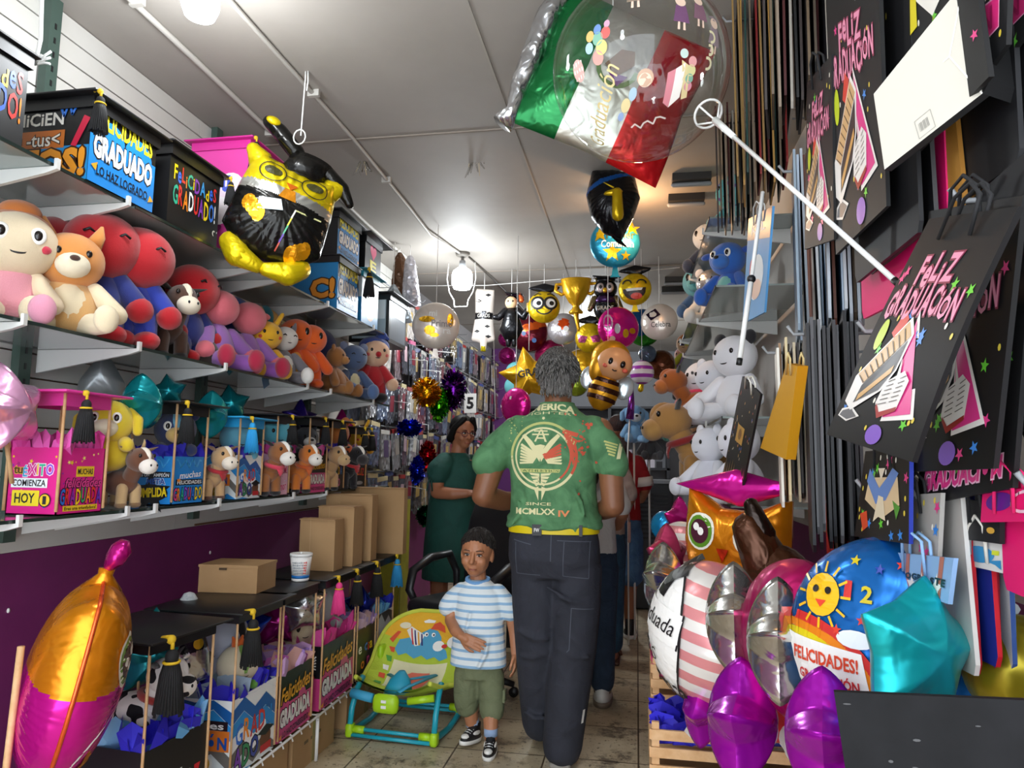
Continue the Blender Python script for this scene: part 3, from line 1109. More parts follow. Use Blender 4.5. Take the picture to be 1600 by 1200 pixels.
# ================================================================ left wall, top shelf: black gift boxes
BL, BLUE = '141416', '1f86d6'
fel_grad = [('r', 0, 0, 1, .62, BLUE), ('c', .3, .6, .2, BLUE), ('c', .72, .58, .22, BLUE), ('t', 'FELICIDADES', .5, .82, .86, .26, 'e7dc2c', None, 0, .03),
            ('t', 'GRADUADO', .5, .46, .9, .3, 'f4f4f2', '1b1b20', 0, .05), ('r', .1, .12, .9, .26, BLUE), ('t', 'LO HAZ LOGRADO', .5, .17, .78, .12, '10131a', None, 0, .02), ('p', [(.03, .2), (.12, .26), (.1, .15)], 'e9a52a'), ('p', [(.9, .1), (.99, .14), (.93, .2)], 'e9a52a')]
inicien = [('r', 0, 0, 1, .42, '2488c8'), ('r', .02, .4, .72, .62, 'c9702a'), ('t', 'iNiCiEN', .4, .76, .6, .16, 'e9e6dd', '2a2a2e', 0, .02), ('t', 'los -tus<', .36, .51, .62, .17, 'f3efe4', '4a2a14', 0, .01),
           ('t', 'riTOS!', .5, .22, .94, .36, 'e8972b', '40240f', 0, .05), ('k', [(.66, .9), (.7, .78), (.75, .95), (.79, .8), (.85, .93)], .025, '2b6fd0'), ('p', [(.8, .42), (.86, .4), (1.0, .74), (.93, .78)], 'c22040')]
col_fel = [('l', 'FeLiCiDAdeS', .5, .68, .86, .2, RAINBOW, None, .25), ('l', 'GRADUADO!', .5, .4, .86, .26, ['32b08c', 'e0332c', 'ef8a1d', 'f4f4f2', 'e0332c', '8a3fb0', 'f2d21b', '3f7de0', 'f4f4f2'], None, .2), ('t', "(' '", .93, .16, .1, .08, 'f4f4f2')]
G_TOP = 'gift boxes on the top left shelf'
zt = 2.064
gift_box('black gift box with rainbow letters cut by the left frame edge, top shelf', (-1.735, 1.385, zt), .29, .26, .262, [], [('l', 'FeLiCiDAdeS', .5, .7, .92, .24, RAINBOW, None, .25), ('l', 'GRADUADO!', .5, .4, .92, .28, RAINBOW[3:] + RAINBOW, None, .2)],
         lw=.33, d=.27, tas=None, group=G_TOP)
gift_box('blue and black gift box reading FELICIDADES GRADUADO beside orange lettered side, top shelf', (-1.71, 1.85, zt), .3, .25, .252, inicien, fel_grad, lw=.37, d=.28, tl=.12, ty=-.46, group=G_TOP)
gift_box('plain black gift box with small rainbow FeLiCiDAdeS GRADUADO! under the pink box', (-1.715, 2.215, zt), .3, .27, .272, [], col_fel, lw=.36, d=.29, ty=.45, tl=.1, group=G_TOP)
pink_art = [('r', 0, 0, 1, .1, 'e9d22a'), ('e', .3, .62, .28, .12, 'f3dff0'), ('e', .7, .6, .26, .14, 'f3dff0'), ('e', .5, .42, .3, .12, 'f6eef5'), ('t', 'you', .45, .62, .5, .2, '4a5fd0', 'f7e7f4', 0, .04), ('k', [(.7, .7), (.7, .52)], .06, 'e9c22a'),
            ('h', .86, .5, .07, '6a1d50'), ('h', .5, .27, .09, '7a2060'), ('e', .25, .3, .2, .06, 'f3c9e6'), ('r', .1, .1, .4, .15, 'c22a30'), ('r', .15, .15, .45, .19, '3a2a28'), ('r', .12, .19, .38, .22, 'e9e5dd'), ('h', .15, .4, .04, 'f3dff0')]
gift_box('tall hot pink gift box with cloud and heart print behind the yellow bird balloon', (-1.685, 2.66, zt), .25, .5, .505, pink_art, pink_art, body='d8409c', lid='c92a8c', lw=.31, tl=.13, ty=-.44, group=G_TOP)
gift_box('blue and black GRADUADO gift box right of the yellow bird balloon', (-1.70, 3.58, zt), .28, .28, .285, [('r', 0, 0, 1, .9, '2488c8'), ('t', 'C!', .7, .4, .5, .4, 'e8972b', '40240f', 0, .05)], fel_grad, lw=.31, tas=None, group=G_TOP)
gift_box('FELICIDADES GRADUADO gift box stacked on another, near the ceiling', (-1.72, 3.62, zt + .3), .27, .24, .245, [], fel_grad, lw=.34, d=.3, tas=None, group=G_TOP)
gift_box('white and blue gift box under a teal mortarboard with a black tassel', (-1.70, 3.93, zt), .26, .3, .305, [('r', 0, .0, 1, .5, '2488c8'), ('p', [(.2, .3), (.8, .3), (.5, .6)], 'f4f4f2')], [('r', 0, 0, 1, .3, '2488c8'), ('c', .5, .35, .3, 'c9915a'), ('c', .4, .45, .1, 'f4f4f2')],
         body='cfd8dc', lid='1d7f92', lw=.34, tl=.16, ty=-.42, group=G_TOP)
gift_box('dark gift box with pink heart and letter E near the ceiling', (-1.72, 4.03, zt + .325), .24, .22, .225, [('h', .6, .7, .16, 'd8206a'), ('t', 'E', .6, .3, .3, .3, 'e7dc2c')], [('h', .5, .7, .2, 'd8206a'), ('t', 'E', .5, .3, .4, .3, 'e7dc2c', None, 0, .04)], lw=.36, d=.26, tas=None, group=G_TOP)
gift_box('black gift box with shiny windows at the far end of the top shelf', (-1.70, 4.42, zt - .04), .27, .3, .31, [('r', .08, .08, .92, .94, '9fb2bd'), ('r', .12, .5, .9, .92, 'd9e4ea')], [('r', .06, .08, .94, .94, '59616a'), ('r', .1, .6, .9, .92, 'c4ced6')], lw=.36, d=.34, tas=None, group=G_TOP)

# ================================================================ left wall, middle shelf: plush toys
zm = 1.6215
TOCAM = rad(48)


def shelf_x(u, v, x=-1.72, z=zm): return V((x, at(u, v, X=x).y, z))


G_MID = 'plush toys on the middle left shelf'
cream, tan = 'ead9b6', 'd9a868'
plush('plush_doll', 'cream plush doll with orange hair bun and pink dress on the middle shelf', shelf_x(18, 480), TOCAM, .335, 'e6d2b0', 'e6d2b0', dress='e79aa6', foot='e59ab2', hair=None, hat=None, eyes='big', cheeks='c73348', hw=.3, bw=.18, group=G_MID)
_d = [o for o in bpy.data.objects if o.name.startswith('head')][-1]
mh = M(); mh.ell((0, .02, 1.0), (.16, .14, .1), plushm('b5682c'), n=14); mh.ell((0, .03, .82), (.27, .24, .19), plushm('b5682c'), n=16); mh.build('hair', _d)
plush('plush_dog', 'tan and cream sitting plush dog with pointed ears on the middle shelf', V((-1.66, at(102, 500, X=-1.66).y, zm)), TOCAM, .335, 'd98f45', tan, belly=cream, arm=cream, leg=cream, foot=cream, ears='point', ear='d98f45', muzzle='efe3c6', nose='4a2f22', eyes='dot', hw=.27, bw=.25, hz=.66, group=G_MID)
plush('plush_doll', 'dark red plush doll half hidden behind the tan dog', shelf_x(80, 480, -1.83), TOCAM, .42, 'a31620', '22327a', hw=.24, eyes=None, mouth=False, pose='stand', group=G_MID)
red, navy = 'b3121e', '26347f'
plush('plush_doll', 'large red headed plush doll in a navy suit beside the tan dog', V((-1.70, at(148, 520, X=-1.70).y, zm)), TOCAM, .43, red, navy, arm=navy, hand=red, leg=navy, foot='c2121e', hw=.27, bw=.17, eyes='line', mouth=False, pose='stand', group=G_MID)
plush('plush_doll', 'red headed plush doll in a brighter blue suit, second from the tan dog', V((-1.66, at(206, 535, X=-1.66).y, zm)), TOCAM, .42, 'b8131f', '2a3fa8', arm='2a3fa8', hand=red, leg='2a3fa8', foot='c2121e', hw=.27, bw=.15, eyes='line', mouth=False, pose='stand', group=G_MID)
cow_plush('plush_cow', 'brown plush cow with cream muzzle between two red headed dolls', V((-1.68, at(262, 540, X=-1.68).y, zm)), rad(62), .27, '4f3324', 'efe3cb', '1f1a18', 'efe3cb', group=G_MID)
plush('plush_horse', 'dark brown plush toy with cream muzzle lying high behind the brown cow', V((-1.84, at(262, 500, X=-1.84).y, zm)), rad(70), .44, '3d2b22', '2d211c', muzzle='e0c9a6', hw=.2, bw=.14, ears='side', ear='3d2b22', group=G_MID)
plush('plush_doll', 'red headed plush doll turned to the right behind the brown cow', V((-1.73, at(291, 550, X=-1.73).y, zm)), rad(85), .41, 'c41420', navy, arm=navy, hand=red, leg=navy, foot='c2121e', hw=.26, bw=.16, eyes='line', mouth=False, pose='stand', group=G_MID)
lil, cor = '9a68b4', 'e2707c'
for k, (u, lab) in enumerate(((336, 'coral headed plush in a lilac robe, the nearer of two'), (382, 'coral headed plush in a lilac robe, beside the yellow toy'))):
    plush('plush_elf', lab, V((-1.69, at(u, 575, X=-1.69).y, zm)), rad(75), .37, cor, lil, arm=lil, hand=cor, leg='8c4fa4', foot='a81a3c', hw=.21, bw=.2, eyes=None, mouth=False, ears='side' if k else None, group=G_MID)
plush('plush_hat', 'blue curled hat plush behind the coral toys', V((-1.84, at(358, 540, X=-1.84).y, zm)), rad(60), .42, '2c4a9a', '2c4a9a', hw=.2, eyes=None, mouth=False, ears='flop', group=G_MID, pose='stand')
plush('plush_bear', 'mustard plush toy with teal patch behind the coral ones', V((-1.84, at(402, 560, X=-1.84).y, zm)), rad(60), .43, 'c8962a', 'c8962a', patch='2a7f8c', hw=.24, eyes=None, mouth=False, group=G_MID)
plush('plush_rabbit', 'yellow sitting plush rabbit with upright ears on the middle shelf', V((-1.66, at(413, 580, X=-1.66).y, zm)), rad(48), .29, 'edb51f', 'e5a91a', ears='long', ear='edb51f', eyes='dot', cheeks='c2461e', hw=.24, bw=.19, group=G_MID)
plush('plush_cat', 'grey and white plush cat between the yellow rabbit and orange toys', V((-1.66, at(441, 588, X=-1.66).y, zm)), rad(55), .31, 'e6e2dc', '7d7a82', belly='e9e6e0', arm='77747c', hand='e9e6e0', foot='e9e6e0', leg='77747c', eyes='line', ears='point', ear='77747c', hw=.2, bw=.2, group=G_MID)
plush('plush_dragon', 'orange plush toy with tall oval eyes, the left of an orange pair', V((-1.69, at(459, 590, X=-1.69).y, zm)), rad(40), .36, 'e8631c', 'e05a18', belly='e6a23a', eyes='oval', hw=.24, bw=.16, pose='stand', group=G_MID)
plush('plush_dragon', 'orange plush toy with yellow belly, the right of an orange pair', V((-1.64, at(482, 600, X=-1.64).y, zm)), rad(40), .345, 'e8631c', 'e05a18', belly='e6a23a', eyes='oval', hw=.23, bw=.16, pose='stand', group=G_MID)
plush('plush_snake', 'black and yellow patterned plush behind the orange pair', V((-1.84, at(432, 560, X=-1.84).y, zm)), rad(60), .42, mat('2a2620', .95, kind='spots', c2='d9c9a0', scale=18, fac=.55), '3a332c', hw=.19, eyes=None, mouth=False, group=G_MID)
plush('plush_doll', 'dark navy plush toy hidden behind the orange pair', V((-1.84, at(492, 560, X=-1.84).y, zm)), rad(60), .43, '1c2a5e', '1c2a5e', hw=.27, eyes=None, mouth=False, group=G_MID)
plush('plush_bear', 'round brown plush bear turned sideways on the middle shelf', V((-1.66, at(521, 605, X=-1.66).y, zm)), rad(95), .3, 'a5703a', '9c6834', hw=.2, bw=.27, ears='round', ear='a5703a', muzzle='b5824a', hz=.72, group=G_MID)
plush('plush_koala', 'blue grey plush koala with cream belly beside the brown bear', V((-1.67, at(549, 615, X=-1.67).y, zm)), rad(50), .36, '52688e', '4a5f86', belly='d9d2a8', ears='round', ear='7a87a6', eyes='line', hw=.23, bw=.18, foot='54709e', group=G_MID)
plush('plush_clown', 'plush clown with blue hair, red nose and red suit at the shelf end', V((-1.62, at(583, 622, X=-1.62).y, zm)), rad(35), .42, 'e6bd9c', 'b01a26', arm='b01a26', hand='e6bd9c', leg='b01a26', foot='1b1b22', hw=.22, bw=.16, eyes='dot', hair=None, cheeks='e0706a', pose='stand', group=G_MID)
_d = [o for o in bpy.data.objects if o.name.startswith('head')][-1]
mh = M(); mh.ell((0, .05, .85), (.235, .2, .16), plushm('25408f'), n=16); mh.chain([(0, 0, .92), (.12, 0, 1.02), (.2, 0, .98)], [.08, .06, .02], plushm('25408f')); mh.build('hair', _d)
mh = M(); mh.ell((0, -.24, .7), (.045, .04, .045), plushm('b3121e'), n=10); mh.build('nose', _d)

# ================================================================ left wall, bottom shelf: gift boxes with canopies and plush
zl = 1.1065
G_LOW = 'gift boxes on the bottom left shelf'
PK = 'd81a86'
pinkA = [('rand', 16, .05, .9, ['8a2aa0', 'e9c22a', 'b01a78', '3f5fd0']), ('l', 'ÉXITO', .6, .66, .62, .17, ['2f9fd0', 'd83a9a', 'e9c22a', '32b08c', '8a4fd0'], 'f7e7f4', .2), ('t', 'tu', .2, .66, .18, .11, '4a2a10', 'e9c22a'), ('r', .08, .4, .8, .54, 'e9f0f2'), ('t', 'COMIENZA', .44, .47, .66, .1, '26262a'),
         ('r', .12, .13, .66, .36, 'e9d22a'), ('t', 'HOY', .38, .245, .4, .15, '26262a'), ('c', .78, .22, .12, '2a2228'), ('c', .78, .22, .1, 'e9c22a'), ('t', '1', .78, .22, .07, .12, '26262a')]
pinkB = [('rand', 14, .35, .95, ['8a2aa0', 'f3e27a', '3f7fd0', 'e9c22a']), ('r', .36, .56, .76, .72, 'e9c22a'), ('t', 'MUCHAS', .56, .64, .34, .09, '26262a'), ('t', 'felicidades', .54, .47, .8, .14, 'd8408c', '2a1a28', 0, .02, .2), ('l', 'GRADUADA', .5, .27, .92, .24, ['2f6fd0', 'd8322c', '8a2aa0', 'f2c21b', '32a05c', 'ef8a1d', 'd8322c', '6a2fb0'], '3a1030', .1), ('r', .12, .05, .88, .13, 'e9c22a'), ('t', 'Eres una triunfadora!', .5, .09, .7, .05, '3a2a10')]
blueA = [('k', [(.1 + .8 * t / 12, .86 + .09 * math.sin(t * 1.7)) for t in range(13)], .03, '3fa6e8'), ('r', .1, .56, .95, .68, '14161c'), ('t', 'ERES UN CAMPEÓN', .52, .62, .8, .09, 'e9eef2'), ('t', 'META', .62, .48, .44, .12, '1b4fa8', 'e9eef2', 0, .03), ('s', .5, .24, .5, '10131a'), ('e', .5, .24, .42, .18, '10131a'), ('t', 'CUMPLIDA', .5, .25, .8, .2, 'f0d41f', '26262a', .06, .04)]
blueB = [('k', [(.1 + .8 * t / 12, .86 + .09 * math.sin(t * 1.7 + 1)) for t in range(13)], .04, '3fa6e8'), ('t', 'muchas', .55, .62, .7, .14, 'f2f2f0', None, .06, .02, .2), ('r', .1, .4, .95, .52, '10131a'), ('t', 'FELICIDADES', .53, .46, .78, .08, 'e9eef2'), ('l', 'GRADUADO', .5, .22, .92, .26, ['d8408c', 'ef8a1d', '32b08c', '8a4fd0', 'e0332c', '2f6fd0', 'f2d21b', 'f2d21b'], '10131a', .1), ('h', .18, .5, .05, 'ef8a1d')]
ZIGC = ['f1f3f4', '2f8fd6', 'dfe7ea', '6e6a66', 'f1f3f4', '2f8fd6', '1f5fa8', 'f1f3f4']
zigA = [('zig', ZIGC, .95), ('r', .0, .3, .8, .56, 'd8762a'), ('t', 'CAMPEÓN', .38, .43, .7, .2, '1b4fa8', 'f2f2f0', 0, .04), ('trophy', .4, .14, .17)]
zigB = [('zig', ZIGC[1:] + ZIGC[:1], .95), ('l', 'GRADU', .5, .53, .84, .28, ['2f6fd0', 'ef8a1d', 'c9302c', 'd8322c', '2f8fd6'], '14202e', .12), ('l', 'ADO', .34, .22, .56, .28, ['7a3fb0', '32905c', '3a4aa0'], '14202e', .12), ('c', .78, .24, .13, '6a4028'), ('p', [(.58, .34), (.78, .42), (.98, .34), (.78, .27)], '14161c'), ('r', .66, .06, .92, .16, 'c22a30')]
bright = [('rand', 26, .05, .95, ['f3c9de', 'd8408c', '8fb0d8', 'f6eef5', 'b01a58']), ('t', 'T.Q.M.', .5, .55, .8, .2, 'd8407c', 'f7e7f4', 0, .03), ('t', 'Amor', .5, .2, .7, .2, 'e05a8c', 'f7e7f4', .1, .03)]
gradA = [('r', 0, 0, 1, .5, 'd8408c'), ('t', 'Felicidades', .5, .68, .9, .18, 'e9b22a', '2a1a10', .06, .01, .3), ('t', 'GRADUADA', .5, .34, .92, .25, 'f2f0ee', '26262a', 0, .05), ('t', 'LO HAZ CONSEGUIDO', .5, .1, .84, .09, '26161e', None, 0, .02), ('h', .08, .52, .06, 'd8408c')]
darkA = [('l', 'FELIZ DIA', .5, .5, .8, .2, RAINBOW, None, .1), ('t', 'Lo lograste', .5, .75, .7, .12, 'e9e6e0', None, .05, .01, .3), ('t', '100', .5, .2, .5, .2, 'd06aa0')]
X_L = -1.56


def lbox(u0, u1, w, h, top, label, fA, fB, **k):
    y0 = at(u0, 740, X=X_L).y
    d = at(u1, 740, X=X_L).y - y0
    k.setdefault('lw', w * 1.36)
    return gift_box(label, (X_L - w / 2, y0 + d / 2, zl), w, h, top, fA, fB, d=d, group=G_LOW, **k)


lbox(92, 162, .16, .185, .335, 'hot pink gift box with pink mortarboard roof holding a yellow plush', pinkA, pinkB, body=PK, lid='d83a96', tis=['d83a9a', 'e05ab0'], tl=.13, ty=-.25, lw=.25, sticks=True)
lbox(270, 318, .16, .165, .345, 'bright blue CUMPLIDA gift box with black roof and two teal star balloons', blueA, blueB, body=BLUE, tis=['2a22c8', '1f18a8', '3a34d8'], tl=.13, ty=-.4, lw=.27)
lbox(371, 407, .155, .175, .32, 'white and blue zigzag gift box with sky blue roof and blue tassel', zigA, zigB, body='dfe7ea', lid='2a9fd8', tis=['2a22a8', '3a2ab0'], tas='2a9fe0', tl=.13, ty=-.3, lw=.24)
lbox(430, 450, .13, .2, .35, 'pink and white printed gift box behind the white faced brown dog', bright, bright, body='e9b8d2', tis=['d84aa0'], tl=.12, ty=-.1, lw=.22)
lbox(481, 508, .15, .19, .36, 'pink and black GRADUADA gift box behind the orange calf', gradA, gradA, body=BL, tis=['d84aa0', 'e070b8'], tl=.12, ty=-.1, lw=.24)
lbox(516, 536, .14, .21, .36, 'black gift box with white and rainbow words, second from the far end', darkA, darkA, tis=['3a2ab0'], tl=.12, lw=.22)
lbox(553, 570, .14, .21, .34, 'black gift box at the far end holding a yellow long eared plush', darkA, [('t', 'Felicidades', .5, .7, .8, .12, 'e9e6e0', None, .05, .01, .3), ('l', 'FELIZ', .5, .45, .8, .2, ['d8322c', 'ef8a1d'], None, .1), ('e', .5, .15, .3, .05, '8d8f92')], tis=['b08ad0', 'a070c0'], tl=.12, lw=.22, tas2='141416')


def on_low(u, x=-1.58, z=zl): return V((x, at(u, 740, X=x).y, z))


G_L2 = 'plush toys on the bottom left shelf'
plush('plush_duck', 'yellow plush with floppy ears inside the hot pink gift box', V((-1.64, 1.97, zl + .12)), rad(30), .26, 'ecd22e', 'e6c928', ears='flop', ear='e6c928', eyes='big', muzzle='f0e6c8', nose=None, hw=.28, bw=.24, pose='bust', group=G_L2)
cow_plush('plush_cow', 'brown and cream plush cow standing between the pink and blue gift boxes', on_low(196, -1.6), rad(78), .195, '6b4028', 'f0e6d6', '8a6a48', 'f2eadf', leg='c9a878', horns='c9a878', group=G_L2)
cow_plush('plush_cow', 'beige plush calf with red bandana between the blue and zigzag boxes', on_low(330, -1.6), rad(70), .21, 'c79f70', 'f0e6d6', '8a6a52', 'efe2cf', foot='5a3a2c', scarf='b3202c', group=G_L2)
cow_plush('plush_dog', 'brown and white plush dog with black ears and pink collar', on_low(417, -1.585), rad(72), .24, '9a5f30', 'f2ece2', '17151a', 'f2ece2', foot='17151a', scarf='e0405a', group=G_L2)
cow_plush('plush_cow', 'orange and white plush calf with black ears before the GRADUADA box', on_low(466, -1.575), rad(66), .235, 'd87a2c', 'f2ece2', '17151a', 'f2ece2', foot='17151a', scarf='c85a1c', group=G_L2)
cow_plush('plush_dog', 'pale beige plush dog with white blaze beside black boxes', on_low(511, -1.575), rad(68), .235, 'b58f62', 'f2ece2', '8a6a48', 'c9a878', foot='17151a', group=G_L2)
cow_plush('plush_dog', 'black and white plush dog with red collar at the far end', on_low(541, -1.575), rad(68), .24, '17151a', 'f2ece2', '17151a', '2a2628', foot='17151a', scarf='c22a30', group=G_L2)
plush('plush_bear', 'dark navy plush with white snout inside the blue gift box', V((-1.63, at(272, 700, X=-1.63).y, zl + .11)), rad(40), .26, '27335e', '27335e', muzzle='d9b36a', patch='6fb6d8', eyes='big', ears='round', ear='27335e', hw=.27, bw=.2, pose='bust', group=G_L2)
plush('plush_whale', 'light blue round plush inside the zigzag gift box', V((-1.63, at(371, 700, X=-1.63).y, zl + .11)), rad(50), .22, '6ab4cc', '6ab4cc', eyes=None, hw=.34, bw=.25, hz=.62, pose='bust', group=G_L2)
plush('plush_whale', 'light blue plush inside the pink and white gift box', V((-1.62, at(428, 700, X=-1.62).y, zl + .13)), rad(50), .25, '4fa4b8', '4fa4b8', eyes='dot', hw=.32, bw=.2, pose='bust', group=G_L2)
plush('plush_mouse', 'dark grey plush with a white nose inside the GRADUADA box', V((-1.63, at(476, 700, X=-1.63).y, zl + .12)), rad(50), .25, '2c3038', '2c3038', muzzle='d9d5d2', hw=.25, bw=.2, ears='point', pose='bust', group=G_L2)
plush('plush_bear', 'orange brown plush inside a black gift box by a magenta balloon', V((-1.63, at(521, 690, X=-1.63).y, zl + .13)), rad(50), .3, 'b86a2c', 'c85a24', hw=.27, bw=.2, ears='round', ear='b86a2c', eyes=None, mouth=False, pose='bust', group=G_L2)
plush('plush_rabbit', 'yellow plush rabbit with one tall ear in the last black gift box', V((-1.62, at(560, 690, X=-1.62).y, zl + .14)), rad(60), .26, 'edb51f', 'e5a91a', ears='long', ear='edb51f', eyes='dot', cheeks='c2461e', hw=.26, bw=.2, pose='bust', group=G_L2)

# foil stars inside the boxes
G_STAR = 'foil star balloons among the left gift boxes'
teal = foil('1496a0')
for (u, v, x, r, yw, lab) in ((221, 633, -1.60, .105, 112, 'teal foil star balloon at the left of the blue gift box'), (330, 650, -1.62,  .1, 118, 'teal foil star balloon at the right of the blue gift box'), (263, 612, -1.76, .07, 40, 'small teal foil star balloon behind the blue gift box'),
                             (360, 632, -1.76, .09, 40, 'teal foil star balloon behind the sky blue roof')):
    balloon('star_balloon', lab, at(u, v, X=x), facing(rad(yw), 0, .15), star_pil(r, r * .6, .62, tip=1), teal, group=G_STAR)
lp = foil('d8a0c4')
balloon('star_balloon', 'pale pink foil star balloon at the left frame edge by the pink gift box', at(4, 640, X=-1.62), facing(rad(100), 0, .3), star_pil(.13, .075, .6), lp, group=G_STAR, stick=[(0, -.05, 0), (.0, -.2, 0)])
balloon('star_balloon', 'magenta foil star balloon inside a black gift box', at(533, 668, X=-1.7), facing(rad(60)), star_pil(.11, .06, .55), foil('b01878'), group=G_STAR)
balloon('star_balloon', 'deep purple foil star balloon behind the GRADUADA gift box', at(468, 655, X=-1.72), facing(rad(60)), star_pil(.11, .06, .55), foil('2c1678'), group=G_STAR)
balloon('star_balloon', 'grey silver foil pyramid balloon above the hot pink roof', at(160, 588, X=-1.8), facing(rad(30)), Pillow(poly_r([(0, .1), (.07, -.02), (.075, -.09), (-.075, -.09), (-.07, -.02)]), .05, .7), foil('9aa0a2', rough=.3))

# dark price card on the middle shelf edge
o = thing('price_card', 'small folded dark blue card tucked under the middle shelf', 'card', at(415, 596, X=-1.6))
M().box((0, 0, 0), (.002, .05, .05), paint('1d4a66', .3), T=MX.Rotation(.5, 4, 'X')).build('card_sheet', o)
# ================================================================ lower left: gift boxes on the wire rack
ZR = .2
o = thing('wire_rack', 'low white wire rack along the left wall under the black roofed gift boxes', 'rack', (-1.6, 2.8, 0))
m = M()
for x in (-1.9, -1.62, -1.335): m.tube([(x, 1.5, ZR - .012), (x, 3.95, ZR - .012)], .005, WHT, 6)
y = 1.5
while y < 3.96:
    m.tube([(-1.9, y, ZR - .006), (-1.34, y, ZR - .006), (-1.33, y, ZR - .03)], .0035, WHT, 5)
    y += .075
m.build('wire_shelf', o, True)
for x in (-1.9, -1.345):
    for y in (1.55, 2.95, 3.92): M().tube([(x, y, 0), (x, y, ZR - .01)], .008, WHT, 6).build('leg', o, True)

G_B = 'black roofed gift boxes on the wire rack'
hazA = [('l', 'FELIZ', .4, .5, .6, .2, RAINBOW)]
hazB = [('l', 'lo haz', .62, .5, .6, .28, ['c8202c', '2f6fd0', 'f2f0ee', 'f2f0ee', 'c8202c'], None, .3), ('l', 'logrado', .55, .2, .8, .24, ['ef8a1d', 'f2d21b', '2f8fd6', 'd8408c', 'c8202c', '32b08c'], None, .3)]
smA = [('t', 'des', .85, .76, .2, .1, 'f4f4f2')]
cons = [('r', 0, 0, 1, .52, 'c9407f'), ('c', .2, .5, .1, 'c9407f'), ('c', .7, .5, .12, 'c9407f'), ('t', 'Felicidades', .5, .7, .92, .24, 'e9a52a', '2a1a10', .08, .015, .35), ('t', 'GRADUADA', .5, .34, .92, .27, 'e6e4e2', '26262a', .03, .06), ('t', 'LO HAZ CONSEGUIDO', .52, .09, .8, .1, '2a1a2a', None, .03, .03),
        ('p', [(.02, .06), (.1, .1), (.08, .02)], 'e9a52a'), ('p', [(.92, .1), (.99, .14), (.95, .06)], 'e9a52a')]
XB = -1.34


def bbox(y0, y1, w, h, top, label, fA, fB, **k):
    return gift_box(label, (XB - w / 2, (y0 + y1) / 2, ZR), w, h, top, fA, fB, d=y1 - y0, group=G_B, **k)


bbox(1.86, 2.12, .27, .25, .55, 'black gift box with coloured words holding the black and white plush cow', hazA, hazB, tis=['5f9fd0', '2a22b0', '7fb0d8', '2a22c8'], lw=.36, tl=.19, ty=-.3, rz=-.1)
bbox(2.27, 2.56, .28, .255, .545, 'zigzag blue and white GRADUADO gift box on the wire rack', [('zig', ZIGC, .95), ('r', .1, .62, .95, .74, '2a1c24'), ('t', 'des', .75, .68, .3, .09, 'f4f4f2'), ('r', .1, .36, .98, .62, 'd8762a'), ('t', 'CAMPEÓN', .54, .48, .82, .2, '1b4fa8', '10131a', 0, .04), ('trophy', .65, .18, .15)], zigB, body='dfe7ea', tis=['2a22b0', '2a1cc8', '8fa0b0'], lw=.37, tl=.17, ty=-.35)
bbox(2.59, 2.86, .27, .245, .545, 'black and pink GRADUADA gift box, the nearer of two, with lilac tissue', cons, cons, tis=['9a78c0', 'c8a0d0', 'd8a8a0', 'c060b0'], lw=.3, tas=None)
bbox(2.95, 3.30, .3, .265, .545, 'black and pink GRADUADA gift box, the farther of two, with hot pink tissue', [('k', [(.8, .6 + .05 * j) for j in range(2)], .03, 'f4f4f2')] + [('k', [(.78, .68), (.92, .64 + .05 * j)], .02, 'f4f4f2') for j in range(5)] + [('r', 0, 0, 1, .5, 'c9407f'), ('h', .85, .5, .06, 'd8322c')], cons, tis=['d83a8c', 'c83a88', 'e050a0'], lw=.36, tas='e8408c', tl=.15, ty=-.25, tas2='141416')
bbox(3.34, 3.58, .26, .24, .545, 'black gift box with rainbow letters and lilac tissue beyond the pink ones', [('l', 'E CIA', .5, .5, .8, .2, ['f4f4f2', 'f4f4f2', 'd8322c', 'f4f4f2'])], [('l', 'e cia', .5, .6, .8, .2, ['f4f4f2', '2f6fd0', 'd8322c', 'f2d21b'], None, .2), ('l', 'o n', .5, .3, .5, .2, ['ef8a1d', 'd8408c'], None, .2)], tis=['9a80c0', 'b8a0d0', 'c8a8b8'], lw=.32, ty=.1, tl=.16)
bbox(3.62, 3.84, .25, .26, .545, 'farthest zigzag gift box on the rack with blue tissue', [('zig', ['f1f3f4', '33363a', 'c9ced2', '33363a'], .7)], [('zig', ['f1f3f4', '33363a', 'c9ced2', '33363a'], .7), ('r', .1, .15, .5, .5, 'a85a2c')], body='c9ced2', tis=['1f2ab0', '2f6fb8', '5f9fc8'], lw=.3, tas='2a8fc8', tl=.16, ty=.3)

G_BP = 'plush toys and foils in the boxes on the rack'
spotm = mat('eae7e2', .95, kind='spots', c2='17151a', scale=9, fac=.57)
cow_plush('plush_cow', 'white plush cow with black patches and red bandana in the black box', (-1.475, 1.985, ZR + .205), rad(95), .27, 'eae7e2', 'eae7e2', '33333a', spotm, spot=spotm, foot='17151a', scarf='a5322c', group=G_BP)
plush('plush_turtle', 'cream and green plush turtle head with orange flower in the zigzag box', (-1.42, 2.42, ZR + .2), rad(55), .22, 'dccfb2', '5f9a3a', patch='7fae4a', eyes=None, hw=.34, hz=.6, pose='bust', hat='tuft', ear='e0651c', group=G_BP)
plush('plush_bear', 'white and black plush lying in the zigzag box near the blue star', (-1.53, 2.5, ZR + .2), rad(75), .36, 'b8bccb', 'a9adbd', patch='17151a', eyes=None, mouth=False, hw=.27, pose='bust', group=G_BP)
plush('plush_bear', 'cream smiling plush bear low in the hot pink tissue', (-1.5, 3.02, ZR + .19), rad(60), .25, 'cdbd9a', 'bfae8a', eyes='oval', ears='round', hw=.36, hz=.55, pose='bust', group=G_BP)
plush('plush_bear', 'grey white plush behind the hanging pink tassel', (-1.5, 3.22, ZR + .19), rad(60), .36, 'b9b9bb', 'b0b0b2', eyes=None, mouth=False, hw=.3, pose='bust', group=G_BP)
silv = foil('c9cacc', rough=.18)
